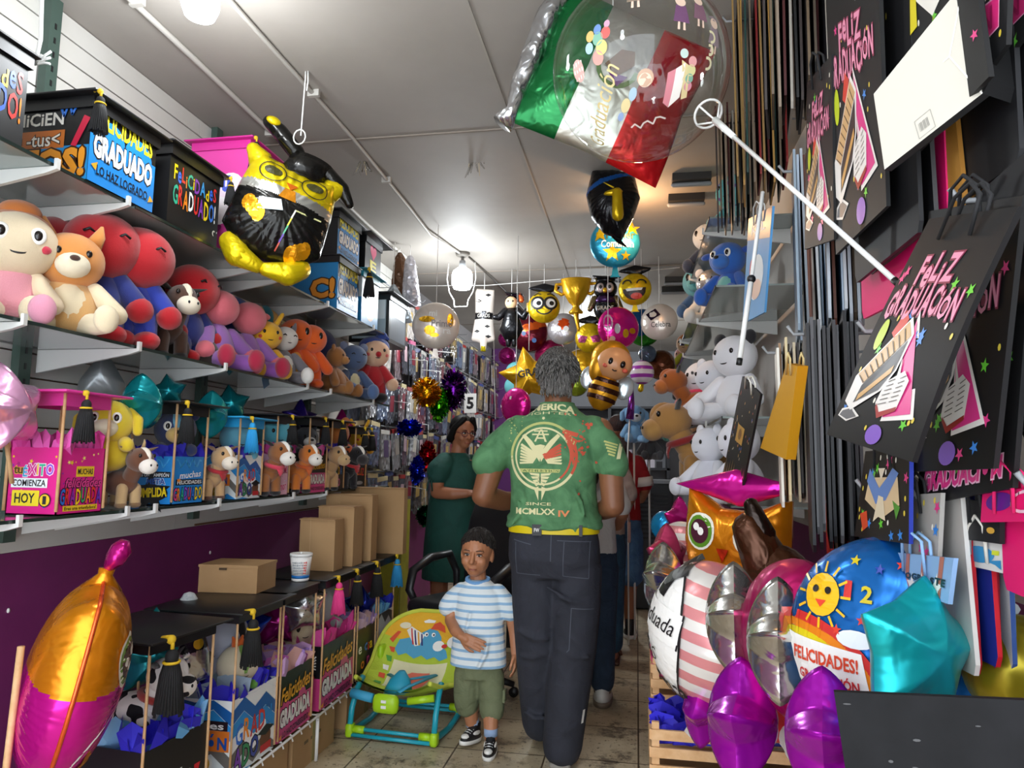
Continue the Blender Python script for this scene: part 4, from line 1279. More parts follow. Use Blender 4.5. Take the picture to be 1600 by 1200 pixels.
balloon('foil_balloon', 'silver foil balloon with black band and round badge in the black box', at(296, 1022, X=-1.5), facing(rad(50), 0, .12), Pillow(poly_r([(-.06, -.1), (.06, -.1), (.065, 0), (.045, .1), (-.045, .1), (-.065, 0)]), .045, .5), lambda x, y, s_: foil('1b1b1e') if .015 < y < .06 else silv,
        lambda m, F: (m.poly(circ(.018, 14, .02, .038), F, foil('c8a82a'), .003), m.poly([(.06, .0), (-.01, -.09), (.02, -.1), (.08, -.03)], F, foil('4a4c50'), .003)), group=G_BP)
balloon('star_balloon', 'teal foil star balloon under the nearest black roof', at(240, 1020, X=-1.6), facing(rad(40)), star_pil(.15, .08, .6), foil('16848c'), group=G_BP)
balloon('star_balloon', 'shiny cobalt blue foil star balloon in the zigzag box', at(372, 985, X=-1.5), facing(rad(35)), star_pil(.13, .08, .62), foil('123fc0'), group=G_BP)
balloon('star_balloon', 'magenta foil star balloon behind the silver striped one', at(432, 970, X=-1.52), facing(rad(40)), star_pil(.12, .07, .6), foil('a01878'), group=G_BP)
balloon('foil_balloon', 'silver foil balloon with black scribble lines in the hot pink tissue box', at(472, 948, X=-1.42), facing(rad(45), 0, .1), star_pil(.12, .07, .7), silv, lambda m, F: [m.stroke([(-.05 + .01 * k, -.06 + .014 * k), (.05 + .005 * k, -.02 + .014 * k)], .003, F, BLK, .003) for k in range(7)], group=G_BP)
balloon('star_balloon', 'dark blue foil star balloon in the farthest zigzag box', at(565, 945, X=-1.42), facing(rad(45)), star_pil(.1, .06, .62), foil('1a2a90'), group=G_BP)
o = thing('gift_topper', 'white patterned paper cone standing behind the nearest black roof', 'paper cone', at(295, 938, X=-1.62))
m = M()
m.loft([(0, 0, -.06, .05, .05), (0, 0, -.02, .045, .045), (0, 0, .025, .018, .018), (0, 0, .03, .004, .004)], mat('d4d8da', .6, kind='blot', c2='9aa4aa', scale=40), 12)
m.build('cone', o)

# things standing on the roofs
ZT = ZR + .5535
o = thing('cardboard_box', 'flat closed cardboard box lying on the nearest roofs', 'cardboard box', (-1.56, 2.63, ZT), rz=.08)
m = M(); m.box((0, 0, .0475), (.235, .17, .095), CARD); m.build('box_body', o)
m = M(); m.box((0, 0, .1), (.24, .176, .01), CARD); m.box((-.02, -.0885, .09), (.03, .003, .008), mat('4a3a28', .9)); m.build('lid', o)


def carton(label, x0, x1, y, t, h, ex=0, rz=0., open_top=False):
    o = thing('cardboard_box', label, 'cardboard box', ((x0 + x1) / 2, y + t / 2, ZT), rz, 'cardboard cartons standing on the roofs')
    w_ = x1 - x0
    m = M()
    m.box((0, 0, h / 2), (w_, t, h), CARD)
    m.box((-w_ * .2, -t / 2 - .0006, h / 2), (.0015, .001, h), mat('c2a279', .8))
    m.build('box_body', o)
    m = M()
    m.box((0, -t * .24, h + .003), (w_, t * .48, .003), CARD, T=MX.Rotation(.06, 4, 'X'))
    m.build('flap', o)
    return o


carton('smallest upright cardboard carton, nearest of the four on the roofs', -1.56, -1.385, 3.14, .1, .235)
carton('second upright cardboard carton with a raised top flap', -1.545, -1.36, 3.3, .12, .285)
carton('third upright cardboard carton, between the flapped one and the widest', -1.6, -1.345, 3.5, .08, .335)
carton('widest and farthest upright cardboard carton, leaning past the roof edge', -1.65, -1.275, 3.8, .06, .36, rz=0)

p = at(469, 907, Z=ZT)
o = thing('paper_cup', 'white printed takeaway cup with blue base band on the roof', 'cup', (p.x, p.y, ZT))
m = M()
cw = paint('eceae6', .4)
m.loft([(0, 0, 0, .034, .034), (0, 0, .004, .036, .036), (0, 0, .012, .0365, .0365)], cw, 24)
m.loft([(0, 0, .012, .0367, .0367), (0, 0, .025, .0378, .0378)], paint('1f6fb8', .4), 24)
m.loft([(0, 0, .025, .0376, .0376), (0, 0, .105, .0455, .0455)], cw, 24)
for k in range(9):
    a = -1.9 + k * .16
    for j in range(5):
        r = .0385 + .0008 * j * 2
        m.box((r * math.cos(a) * 1.01 + .0005 * math.cos(a), r * math.sin(a) * 1.01, .035 + j * .011), (.004, .002, .005 if (k + j) % 3 else .008), paint('9aa0a4' if k < 7 else 'd83a2c', .5), T=None)
m.build('cup_body', o)
m = M()
m.loft([(0, 0, .103, .0475, .0475), (0, 0, .112, .048, .048), (0, 0, .115, .046, .046), (0, 0, .112, .042, .042)], WHT, 24)
m.ell((0, 0, .116), (.006, .006, .005), WHT, n=8)
m.build('cup_lid', o)

# cartons on the floor under the rack
for k, (y0, y1, lab) in enumerate(((1.75, 2.2, 'brown cardboard box on the floor under the rack, nearest the door'), (2.24, 2.72, 'printed brown cardboard box on the floor under the first GRADUADA box'), (2.76, 3.16, 'taped cardboard box on the floor behind the baby rocker'), (3.3, 3.8, 'cardboard box on the floor at the far end of the rack'))):
    o = thing('cardboard_box', lab, 'cardboard box', (-1.6, (y0 + y1) / 2, 0), group='cardboard boxes under the rack')
    m = M()
    m.box((0, 0, .085), (.48, y1 - y0, .17), CARD)
    for j in range(3): m.box((.2405, -.08 + .06 * j, .1), (.001, .035, .012), mat('6a5a3c' if k != 1 else '3f6a4a', .8))
    m.build('box_body', o)
    m = M(); m.box((.2408, 0, .085), (.0012, .05, .17), mat('9a8a5a', .25)); m.box((0, 0, .1706), (.48, .05, .001), mat('9a8a5a', .25)); m.build('tape', o)

# owl balloon seen edge-on at the lower left
ORG, MAG = foil('e08a10', rough=.2), foil('d81a9a', rough=.14)
COR = foil('e8602c', rough=.2)


def owl_mf(x, y, s_):
    if y > .02 + .02 * math.cos(x * 14): return COR if abs(abs(x) - .19) < .05 and False else ORG
    return MAG


def owl_deco(m, F):
    for sx in (-1, 1):
        for rr, c in ((.068, 'e9e6d8'), (.06, '6a8a3a'), (.045, '4a2030')): m._sub(circ(rr * .8, 22, sx * .085, .075, rr), [tuple(range(22))], F, paint(c, .25), .0015 + (.068 - rr) * .06, .03)
        for (a, b, r_) in ((.01, .025, .016), (-.012, -.005, .012), (.012, -.018, .011)): m.poly(circ(r_, 12, sx * .085 + a, .075 + b), F, paint('f4f2ec', .25), .004)
        m.stroke([(sx * (.03 + .11 * math.sin(t)), -.13 + .1 * math.cos(t)) for t in [k * .25 for k in range(10)]], .004, F, WHT, .003)
        m._sub([(sx * .03, -.19), (sx * .12, -.13), (sx * .1, -.2), (sx * .05, -.23)], [(0, 1, 2, 3)], F, ORG, .003, .03)
    m._sub([(-.02, .0), (.02, .0), (0, -.04)], [(0, 1, 2)], F, foil('d8501c'), .003, .02)


def owl_r(a):
    x, y = math.cos(a), math.sin(a)
    r = 1 / math.sqrt((x / .2) ** 2 + (y / .245) ** 2)
    return r * (1 + .1 * math.exp(-((abs(x) - .6) / .15) ** 2) * (1 if y > 0 else 0))


OWLP = Pillow(owl_r, .115, p=.5, na=150, nr=40, rip=.05, k=60)
o = balloon('owl_balloon', 'large orange and magenta foil owl balloon seen edge-on at the lower left', at(116, 1060, Y=1.64), facing(rad(131), 0, .0), OWLP, owl_mf, owl_deco)
o.rotation_euler = (MX.Rotation(rad(131), 3, 'Z') @ MX.Rotation(pi / 2 + .0, 3, 'X') @ MX.Rotation(0, 3, 'Z')).to_euler()
o.rotation_euler.rotate(MX.Rotation(.2, 3, V((-.65, .757, 0))).to_euler())
m = M()                                        # the coral seam and the pinched tail on top
m.tube([(owl_r(a) * 1.0 * math.cos(a), owl_r(a) * 1.0 * math.sin(a), 0) for a in [rad(d) for d in range(-180, 180, 5)]], .006, COR, 6, closed=True)
m.build('seam', o)
m = M()
m.loft([(0, .235, 0, .04, .05), (0, .265, 0, .02, .025)], ORG, 12, T=None)
m.v = []; m.f = []; m.mi = []; m.sm = []; m.mats = []
m.tube([(0, .225, 0), (0, .26, 0), (.0, .275, 0)], [.05, .018, .02], ORG, 12)
m.tube([(0, .272, 0), (0, .3, .012), (.0, .33, .02), (0, .352, .022)], [.018, .042, .045, .02], foil('b8147a', bump=.8), 12, flat=.6)
m.build('tied_tail', o)
o = thing('wooden_stick', 'pale wooden stick standing at the lower left frame edge', 'stick', at(20, 1100, Y=1.5))
M().tube([at(33, 1010, Y=1.5), at(8, 1215, Y=1.5), at(0, 1300, Y=1.5)], .008, WOOD, 8).build('stick_shaft', o, True)
# ================================================================ people
SK_MAN = mat('8a5a3c', .5, kind='blot', c2='7d4f34', scale=6)
SK_BOY = mat('b47b58', .5, kind='blot', c2='a96f4d', scale=8)
SK_WOM = mat('a2694a', .5, kind='blot', c2='965f42', scale=8)


def hand(m, w, d, n, s=1., curl=.5, mt=None, thumb=1):
    """five fingered hand: wrist w, finger direction d, palm normal n"""
    w, d, n = V(w), V(d).normalized(), V(n).normalized()
    n = (n - d * n.dot(d)).normalized()
    q = d.cross(n)
    P = lambda a, b, c: w + (d * a + q * b + n * c) * s
    m.chain([P(-.01, 0, 0), P(.03, .0, 0)], [.024 * s, .028 * s], mt, 10)
    for b in (-.026, -.009, .009, .026): m.cap(P(.02, b * .8, 0), P(.085, b, 0), .016 * s, .0125 * s, mt, 10)
    for b, ln in ((-.03, .062), (-.0105, .075), (.0105, .082), (.03, .072)):
        p = [P(.085, b, 0)]
        a = 0
        for k, f in enumerate((.42, .33, .25)):
            a += curl * (.5, .6, .5)[k]
            p.append(p[-1] + (d * math.cos(a) + n * math.sin(a) + q * b * 1.2) * ln * f * s)
        m.chain(p, [.0098 * s, .009 * s, .0082 * s, .007 * s], mt, 8)
    t = thumb
    m.chain([P(.015, .025 * t, .004), P(.05, .05 * t, .014), P(.08, .058 * t, .022), P(.1, .056 * t, .026)], [.015 * s, .012 * s, .0105 * s, .008 * s], mt, 8)


def head(m, c, s, face=(0, -1, 0), mt=None, tilt=0, nose=1., jaw=1.):
    """head about 0.23 * s tall centred on c, looking along face; returns the local-to-world map"""
    f = V(face).normalized()
    up = V((0, 0, 1))
    up = (up - f * up.dot(f)).normalized()
    r = up.cross(f) * -1
    T = MX((( r.x, -f.x, up.x, c[0]), (r.y, -f.y, up.y, c[1]), (r.z, -f.z, up.z, c[2]), (0, 0, 0, 1))) @ MX.Rotation(tilt, 4, 'Y') @ MX.Scale(s, 4)
    m.ell((0, .012, .03), (.08, .095, .09), mt, T, 24)
    m.ell((0, -.018, -.022), (.07, .07, .076), mt, T, 20)
    m.ell((0, -.04, -.075 * jaw), (.038, .042, .034), mt, T, 16)
    for s_ in (-1, 1):
        m.ell((s_ * .036, -.056, -.022), (.03, .03, .03), mt, T, 12)
        m.ell((s_ * .03, -.074, .03), (.026, .012, .01), mt, T, 10)
        m.ell((s_ * .077, .015, -.004), (.011, .02, .034), mt, T, 12)
        m.ell((s_ * .011, -.088, -.022), (.011, .011, .009), mt, T, 8)
    m.chain([(0, -.082, .022), (0, -.094, -.004), (0, -.102 * (1 + .03 * nose), -.018)], [.009, .011, .0125], mt, 10, T)
    m.ell((0, -.08, -.052), (.022, .01, .006), mt, T, 12)
    m.ell((0, -.078, -.063), (.018, .011, .007), mt, T, 12)
    return T


def face_parts(o, T, iris='2a1810', lip='8a4a3e', brow='1b1411', lid=None, sc=1.):
    for s_ in (-1, 1):
        e = M()
        e.ell((s_ * .031, -.0785, .013), (.0135, .007, .0068 * sc), paint('d8d0c8', .25), T, 14)
        e.ell((s_ * .031 - .001, -.0842, .0125), (.0066, .003, .0062 * sc), paint(iris, .1), T, 12)
        e.build('eye', o)
        M().tube([(s_ * .047, -.079, .0135), (s_ * .04, -.085, .0195 * sc), (s_ * .029, -.0875, .0205 * sc), (s_ * .018, -.085, .0145)], .0019, paint('20130e', .6), 5, T).build('eyelid', o)
        M().tube([(s_ * .053, -.077, .031), (s_ * .04, -.087, .0365), (s_ * .026, -.0905, .036), (s_ * .016, -.0885, .033)], [.0012, .003, .0034, .002], paint(brow, .8), 6, T, flat=.7).build('eyebrow', o)
    M().tube([(-.024, -.084, -.058), (-.011, -.0905, -.0572), (0, -.092, -.0585), (.011, -.0905, -.0572), (.024, -.084, -.058)], [.001, .003, .0032, .003, .001], paint(lip, .5), 6, T).build('mouth', o)


def hair_tufts(m, T, mt, n, zmin, ln, rr, face_cut, c=(0, .012, .03), rad_=(.084, .102, .098), r0=.005):
    k = 0
    while k < n:
        a, z_ = R.uniform(-pi, pi), R.uniform(-.95, 1)
        q = math.sqrt(1 - z_ * z_)
        x, y, z = q * math.cos(a), q * math.sin(a), z_
        k += 1
        if z < zmin(a) or (y < face_cut and z < .55): continue
        p = V((c[0] + x * rad_[0], c[1] + y * rad_[1], c[2] + z * rad_[2]))
        d = V((x * .5 + R.uniform(-.3, .3), y * .5 + R.uniform(-.2, .2), z * .3 - .75)).normalized()
        m.tube([p - d * ln * .2, p + d * ln * .5 + V((x, y, 0)) * rr, p + d * ln], [r0, r0 * .8, .0008], mt, 5, T)


def project(o, parent, name, fn, F, dirv, off=.0018, maxlen=.012):
    """print a flat design fn(m, F) onto the surface of o along dirv, as a child mesh"""
    b = bvh_of(o)
    m = M()
    fn(m)
    dv = V(dirv).normalized()
    q = M()
    q.mats, q.mi, q.f, q.sm = m.mats, m.mi, m.f, m.sm
    for p in m.v:
        p = F(p[0], p[1], 0) - dv * 0
        lay = 0
        h = b.ray_cast(p - dv * 1.0, dv)
        q.v.append(tuple(h[0] - dv * off) if h[0] is not None else None)
    bad = {i for i, v in enumerate(q.v) if v is None}
    keep = [k for k, f in enumerate(q.f) if not any(i in bad for i in f)]
    q.f = [q.f[k] for k in keep]; q.mi = [q.mi[k] for k in keep]; q.sm = [True] * len(keep)
    q.v = [v if v is not None else (0, 0, 0) for v in q.v]
    used = sorted({i for f in q.f for i in f})
    mp = {i: k for k, i in enumerate(used)}
    q.v = [q.v[i] for i in used]
    q.f = [tuple(mp[i] for i in f) for f in q.f]
    c = q.build(name)
    c.parent = parent
    return c


ID2 = lambda x, y, l=0: (x, y, 0)

# ---------------------------------------------------------------- the man in the green shirt, seen from behind
mx, my = -.35, 3.12
man = thing('person', 'grey haired person from behind in green printed shirt and dark work trousers, walking in', 'person', (mx, my, 0))
m = M()
sk = SK_MAN
HC = (.005, .03, 1.655)
HT = head(m, HC, .98, (0.05, 1, -.04), sk)
m.chain([(0.002, .0, 1.44), (.004, .015, 1.57)], [.065, .06], sk)
m.loft([(-.005, 0, .8, .15, .1), (-.005, 0, 1.0, .16, .1), (-.02, 0, 1.3, .17, .1), (-.01, 0, 1.42, .15, .09), (0, 0, 1.5, .07, .06)], sk)
m.chain([(-.19, 0, 1.41), (-.285, -.03, 1.25), (-.318, -.055, 1.12)], [.062, .058, .05], sk)
m.chain([(-.318, -.055, 1.12), (-.255, .1, 1.09), (-.15, .22, 1.09)], [.051, .046, .032], sk)
m.chain([(.19, 0, 1.41), (.238, -.03, 1.25), (.25, -.05, 1.09)], [.06, .055, .049], sk)
m.chain([(.25, -.05, 1.09), (.2, .1, 1.06), (.1, .24, 1.06)], [.05, .045, .032], sk)
hand(m, (-.15, .22, 1.09), (1, .5, .05), (0, 1, 0), 1, .6, sk, 1)
hand(m, (.1, .24, 1.06), (-1, .4, .1), (0, 1, 0), 1, .6, sk, -1)
m.chain([(-.08, 0, .86), (-.075, .0, .5), (-.08, .13, .1)], [.085, .055, .04], sk)
m.chain([(.085, 0, .86), (.085, -.0, .5), (.03, -.02, .08)], [.085, .055, .04], sk)
remesh(m, .0065, 'body', man, sk, 4)
# hair
HM = mat('8d8a86', .8, kind='hair', c2='4a4744')
m = M()
m.ell((0, .024, .036), (.086, .1, .094), HM, HT, 24)
m.ell((0, .075, -.02), (.072, .045, .07), HM, HT, 18)
hair_tufts(m, HT, HM, 900, lambda a: -.55 if math.sin(a) > -.1 else .1, .034, .003, -.4, c=(0, .026, .034), rad_=(.086, .1, .096))
for k in range(260):
    a = R.uniform(-1.1, 1.1)
    z = R.uniform(-.085, .0)
    p = V((.077 * math.sin(a), .04 + .075 * math.cos(a), z))
    m.tube([p, p + V((.004 * math.sin(a), .003, -.014)), p + V((0, -.004, -.03))], [.004, .0035, .0006], HM, 5, HT)
m.build('hair', man)
# shirt
SHIRT = mat('5a8c5f', .85, kind='cloth', c2='437049', scale=14, bump=.35)
m = M()
m.loft([(-.008, 0, .985, .19, .125), (-.008, 0, 1.03, .196, .135), (-.012, 0, 1.15, .188, .128), (-.018, -.0, 1.3, .196, .128), (-.012, 0, 1.4, .2, .115), (-.005, 0, 1.455, .165, .095), (0, .005, 1.5, .1, .08), (.003, .01, 1.53, .074, .07)], SHIRT, 28, pw=2.3)
m.chain([(-.17, 0, 1.405), (-.25, -.015, 1.33), (-.3, -.035, 1.265)], [.076, .079, .077], SHIRT)
m.chain([(.16, 0, 1.405), (.215, -.01, 1.33), (.245, -.03, 1.262)], [.076, .077, .074], SHIRT)
for z, a in ((1.0, .012), (1.03, .008)): m.tube([(-.008 + (.192 + a) * math.cos(t), (.128 + a) * math.sin(t), z + .008 * math.sin(5 * t)) for t in [2 * pi * i / 40 for i in range(40)]], .012, SHIRT, 6, closed=True)
for k in range(9):      # soft folds over the back
    x = R.uniform(-.15, .13); z = R.uniform(1.05, 1.2)
    m.chain([(x, -.118, z), (x + R.uniform(-.05, .05), -.122, z - .05), (x + R.uniform(-.06, .06), -.12, z - .1)], [.008, .012, .008], SHIRT, 8)
shirt = remesh(m, .007, 'shirt', man, SHIRT, 7)
CRM, GLD, RED_, DKG = paint('dcd6a4', .8), paint('b9bd74', .8), paint('c8553c', .8), paint('2f5a38', .8)
K = .00275          # metres per unit of the design


def sprint(m):
    D = lambda x, y: ((x - 430) * K / 3.53 * 1.02, (650 - y) * K / 3.53 * 1.02)
    pl = lambda pts, mt: m._sub([D(*p) for p in pts], [tuple(range(len(pts)))], ID2, mt, 0, .012)

    def ring(cx, cy, r0, r1, a0, a1, mt):
        n = max(4, int((a1 - a0) / .12))
        for i in range(n):
            t0, t1 = a0 + (a1 - a0) * i / n, a0 + (a1 - a0) * (i + 1) / n
            pl([(cx + r0 * math.cos(t0), cy + r0 * math.sin(t0)), (cx + r1 * math.cos(t0), cy + r1 * math.sin(t0)), (cx + r1 * math.cos(t1), cy + r1 * math.sin(t1)), (cx + r0 * math.cos(t1), cy + r0 * math.sin(t1))], mt)
    ring(450, 668, 172, 186, -2 * pi * .5 - .1, -.35, GLD)
    ring(450, 668, 172, 186, -.9, .55, RED_)
    ring(450, 668, 172, 186, .55, pi + .0, CRM)
    ring(448, 668, 146, 156, -pi, -.5, CRM)
    ring(448, 668, 146, 156, -.5, .9, RED_)
    ring(448, 668, 146, 156, .9, pi, CRM)
    for s_ in (-1, 1):          # wings
        X = lambda x: 436 + s_ * (x - 436)
        pl([(X(x), y) for x, y in ((432, 700), (400, 650), (370, 610), (330, 560), (345, 548), (385, 585), (420, 630), (440, 660))], CRM)
        for k in range(7):
            pl([(X(x), y) for x, y in ((425 - 4 * k, 660 + 6 * k), (330 - 2 * k, 600 + 17 * k), (322 - 0 * k, 610 + 17 * k), (420 - 4 * k, 672 + 6 * k))], CRM if s_ > 0 or k > 3 else RED_)
        for k in range(4): pl([(X(432), 762 + 14 * k), (X(375 + 10 * k), 758 + 20 * k), (X(385 + 10 * k), 770 + 20 * k), (X(432), 776 + 14 * k)], CRM)
        pl([(X(428), 830), (X(402), 840), (X(428), 905)], CRM)
    pl([(405, 612), (436, 606), (462, 612), (446, 640), (436, 662), (424, 640)], CRM)
    pl([(420, 790), (432, 775), (444, 790), (432, 812)], DKG)
    for (x0, x1, y0, y1) in ((388, 480, 548, 556), (398, 472, 530, 537)): pl([(x0, y0), (x1, y0), (x1, y1), (x0, y1)], CRM)
    pl([(400, 590), (432, 525), (440, 525), (410, 592)], CRM); pl([(436, 525), (444, 525), (470, 592), (458, 592)], CRM)
    pl([(415, 568), (455, 568), (455, 576), (415, 576)], CRM)
    pl([(318, 736), (545, 738), (538, 756), (325, 756)], GLD)

    def tx(t, cx, cy, w, h, mt, off=.02, arc=0, rot=0):
        x, y = D(cx, cy)
        m.text(t, ID2, x, y, w * K / 3.53, h * K / 3.53, mt, 0, off, maxlen=.012, arc=arc * K / 3.53, rot=rot)
    tx('ATHLETICS', 436, 747, 205, 13, DKG, .01)
    tx('AMERICA', 468, 396, 300, 42, CRM, .04, arc=26)
    tx('FIGHTER', 470, 432, 260, 15, CRM, .0, arc=10)
    tx('SINCE', 428, 922, 140, 16, CRM, .01)
    tx('MCMLXX', 410, 962, 222, 34, CRM, .03)
    tx('IV', 566, 970, 62, 34, paint('e08a5a', .8), .03)
    pl([D_ for D_ in [(446 + 9 * math.cos(a + .3), 462 + 9 * math.sin(a + .3)) for a in [2 * pi * i / 5 for i in range(5)]]], CRM)
    for k in range(34):         # red flecks on the right side
        x, y = R.gauss(640, 40), R.gauss(560, 90)
        if y < 425: continue
        r = R.uniform(4, 15)
        pl([(x + r * R.uniform(.5, 1) * math.cos(a), y + r * R.uniform(.5, 1) * math.sin(a)) for a in [2 * pi * i / 6 for i in range(6)]], RED_)
    for k in range(26):
        x, y = R.uniform(250, 330), R.uniform(430, 600)
        r = R.uniform(2, 6)
        pl([(x + r, y), (x, y + r * .6), (x - r, y), (x, y - r * .6)], GLD)
    for k in range(5): pl([(555 + 9 * k, 520 + 20 * k), (640 - 5 * k, 545 + 38 * k), (630 - 5 * k, 565 + 38 * k), (552 + 9 * k, 545 + 20 * k)], RED_)


project(shirt, man, 'back_print', sprint, frame((-.06, -.9, 1.31), (1, 0, 0), (0, 0, 1)), (0, 1, 0))


def slprint(m):
    for k in range(5): m._sub([(-.03 + .008 * k, .03 - .012 * k), (.03, .028 - .012 * k), (.03, .021 - .012 * k), (-.03 + .008 * k, .022 - .012 * k)], [(0, 1, 2, 3)], ID2, GLD, 0, .012)
    m._sub([(.035, .035), (.05, .03), (.055, -.03), (.04, -.035)], [(0, 1, 2, 3)], ID2, CRM, 0, .012)


project(shirt, man, 'sleeve_print', slprint, frame((.235, -.9, 1.33), (1, 0, -.25), (.25, 0, 1)), (0, 1, 0))
M().tube([(.073 * math.cos(t), .012 + .069 * math.sin(t), 1.528) for t in [2 * pi * i / 26 for i in range(26)]], .007, SHIRT, 8, closed=True).build('collar', man)
# trousers
NAVY = mat('24262f', .85, kind='cloth', c2='2c2e38', scale=10, bump=.5)
m = M()
m.loft([(-.005, 0, .78, .185, .125), (-.005, -.01, .86, .2, .145), (-.008, -.005, .93, .198, .138), (-.01, 0, .985, .188, .125), (-.01, 0, .992, .186, .122)], NAVY, 26, pw=2.4)
m.chain([(-.085, 0, .82), (-.082, 0, .66), (-.08, .015, .5), (-.08, .08, .28), (-.08, .14, .12)], [.112, .108, .098, .09, .082], NAVY, 18)
m.chain([(.09, -.01, .82), (.088, -.015, .66), (.08, -.01, .5), (.055, -.02, .28), (.035, -.02, .085)], [.112, .108, .1, .092, .084], NAVY, 18)
for (x0, z0, x1, z1, y) in ((-.15, .56, -.02, .53, -.08), (.02, .64, .15, .7, -.1), (-.14, .45, -.03, .47, -.06), (.02, .5, .15, .47, -.095), (-.02, .75, .12, .69, -.12), (-.13, .2, -.04, .18, .01), (0, .16, .1, .2, -.09)): m.chain([(x0, y, z0), ((x0 + x1) / 2, y - .012, (z0 + z1) / 2 - .01), (x1, y, z1)], [.008, .013, .008], NAVY, 8)
tr = remesh(m, .008, 'trousers', man, NAVY, 6)
STI = paint('4a4d58', .8)


def stitch(m):
    def ln(pts, w=.0035):
        for a, b in zip(pts, pts[1:]):
            a, b = V(a), V(b); d = (b - a).normalized(); q = V((-d.y, d.x)) * w / 2
            m._sub([tuple(a - q), tuple(b - q), tuple(b + q), tuple(a + q)], [(0, 1, 2, 3)], ID2, STI, 0, .012)
    ln([(.02, .945), (.16, .94)]); ln([(.05, .94), (.045, .8), (.15, .79), (.155, .94)])
    ln([(-.17, .94), (-.09, .925)]); ln([(-.16, .93), (-.155, .8), (-.05, .8)])
    ln([(.08, .67), (.17, .665)]); ln([(.08, .67), (.07, .5), (.06, .49)])
    ln([(-.005, .98), (-.005, .86)])


project(tr, man, 'pocket_stitching', stitch, frame((0, -.9, 0), (1, 0, 0), (0, 0, 1)), (0, 1, 0))
project(tr, man, 'reflective_tab', lambda m: m._sub([(.118, .2), (.126, .2), (.134, .255), (.126, .255)], [(0, 1, 2, 3)], ID2, paint('e9e9e4', .4), 0, .01), frame((0, -.9, 0), (1, 0, 0), (0, 0, 1)), (0, 1, 0), off=.004)
m = M()
YB_ = mat('d9c20e', .5)
m.loft([(-.009, 0, .968, .199, .137), (-.009, 0, 1.008, .199, .139)], YB_, 34, pw=2.35, cap=False)
m.build('belt', man)
for x, w_ in ((-.065, .04), (.118, .014)): M().box((x, -.139 if x < 0 else -.125, .986), (w_, .012, .046), paint('1b1b20', .5)).build('belt_loop', man)
M().text('FW', frame((-.065, -.1462, .986), (1, 0, 0), (0, 0, 1)), 0, 0, .022, .016, WHT).build('belt_tag', man)
BRN = paint('4a4038', .6)
for (x, y, z, t, nm) in ((-.082, .2, .03, .3, 0), (.03, .0, 0, 0, 1)):
    m = M()
    T = MX.Translation((x, y, z)) @ MX.Rotation(-t, 4, 'X')
    m.box((0, .06, .02), (.09, .27, .03), paint('8a857c', .7), T, bev=.014)
    m.chain([(0, -.04, .07), (0, .1, .055), (0, .16, .045)], [.046, .044, .036], BRN, 14, T)
    m.build('shoe', man)

# ---------------------------------------------------------------- the boy
bx, by = -.715, 3.25
boy = thing('person', 'small child in striped light blue shirt and olive shorts, hand on belly', 'person', (bx, by, 0))
m = M()
sk = SK_BOY
BT = head(m, (-.012, -.02, .842), .9, (-.02, -1, -.06), sk, tilt=-.04, jaw=.9) @ MX.Identity(4)
m.chain([(-.012, .005, .79), (-.01, .01, .7)], [.036, .04], sk)
m.loft([(0, 0, .33, .085, .06), (0, 0, .5, .095, .065), (0, 0, .66, .1, .06), (0, 0, .7, .06, .045)], sk)
m.chain([(-.095, 0, .675), (-.125, -.005, .6), (-.13, -.02, .545)], [.034, .031, .027], sk, 12)
m.chain([(-.13, -.02, .545), (-.09, -.09, .515), (-.045, -.12, .495)], [.028, .025, .019], sk, 12)
m.chain([(.095, 0, .66), (.145, .01, .58), (.162, .01, .5), (.172, -.015, .41)], [.03, .029, .026, .019], sk, 12)
m.chain([(-.045, .0, .34), (-.045, .0, .22), (-.03, .03, .07)], [.05, .042, .028], sk, 12)
m.chain([(.055, 0, .34), (.065, -.02, .22), (.075, -.06, .06)], [.05, .042, .029], sk, 12)
hand(m, (-.05, -.122, .497), (.9, -.12, -.32), (0, 1, -.15), .68, .2, sk, -1)
hand(m, (.172, -.018, .41), (.03, -.15, -1), (-1, 0, 0), .62, .5, sk, -1)
remesh(m, .003, 'body', boy, sk, 3)
face_parts(boy, BT, lip='8f4c40', sc=.95)
HB = mat('17120f', .55, kind='hair', c2='2b211b')
m = M()
m.ell((0, .021, .05), (.083, .094, .083), HB, BT, 26)
hair_tufts(m, BT, HB, 700, lambda a: .3 if math.sin(a) < -.2 else -.3, .015, .002, -.75, c=(0, .021, .05), rad_=(.083, .094, .083), r0=.004)
m.build('hair', boy)
STRP = mat('dfe6e8', .8, kind='bands', c2='8fb6d6', scale=9.2, fac=.72, bump=.5)
m = M()
m.loft([(.0, 0, .35, .13, .085), (0, 0, .4, .128, .085), (0, 0, .5, .118, .08), (0, 0, .6, .112, .075), (-.0, 0, .67, .112, .068), (-.005, 0, .705, .075, .055), (-.01, .005, .73, .05, .048)], STRP, 24, pw=2.3)
m.chain([(-.085, 0, .672), (-.13, -.0, .628), (-.145, -.005, .6)], [.042, .045, .047], STRP, 14)
m.chain([(.085, 0, .672), (.13, .0, .62), (.145, .0, .59)], [.042, .044, .044], STRP, 14)
m.chain([(.06, -.075, .48), (.05, -.085, .42), (.02, -.09, .36)], [.006, .01, .008], STRP, 8)
m.chain([(-.02, -.078, .6), (-.04, -.082, .52)], [.006, .008], STRP, 8)
remesh(m, .0055, 'striped_shirt', boy, STRP, 4)
M().tube([(-.011 + .05 * math.cos(t), .003 + .047 * math.sin(t), .73 - .014 * max(0, -math.sin(t))) for t in [2 * pi * i / 24 for i in range(24)]], .009, paint('6f9fd0', .8), 8, closed=True, flat=1.2).build('collar', boy)
OLV = mat('6f7657', .85, kind='cloth', c2='646b4e', scale=16, bump=.6)
m = M()
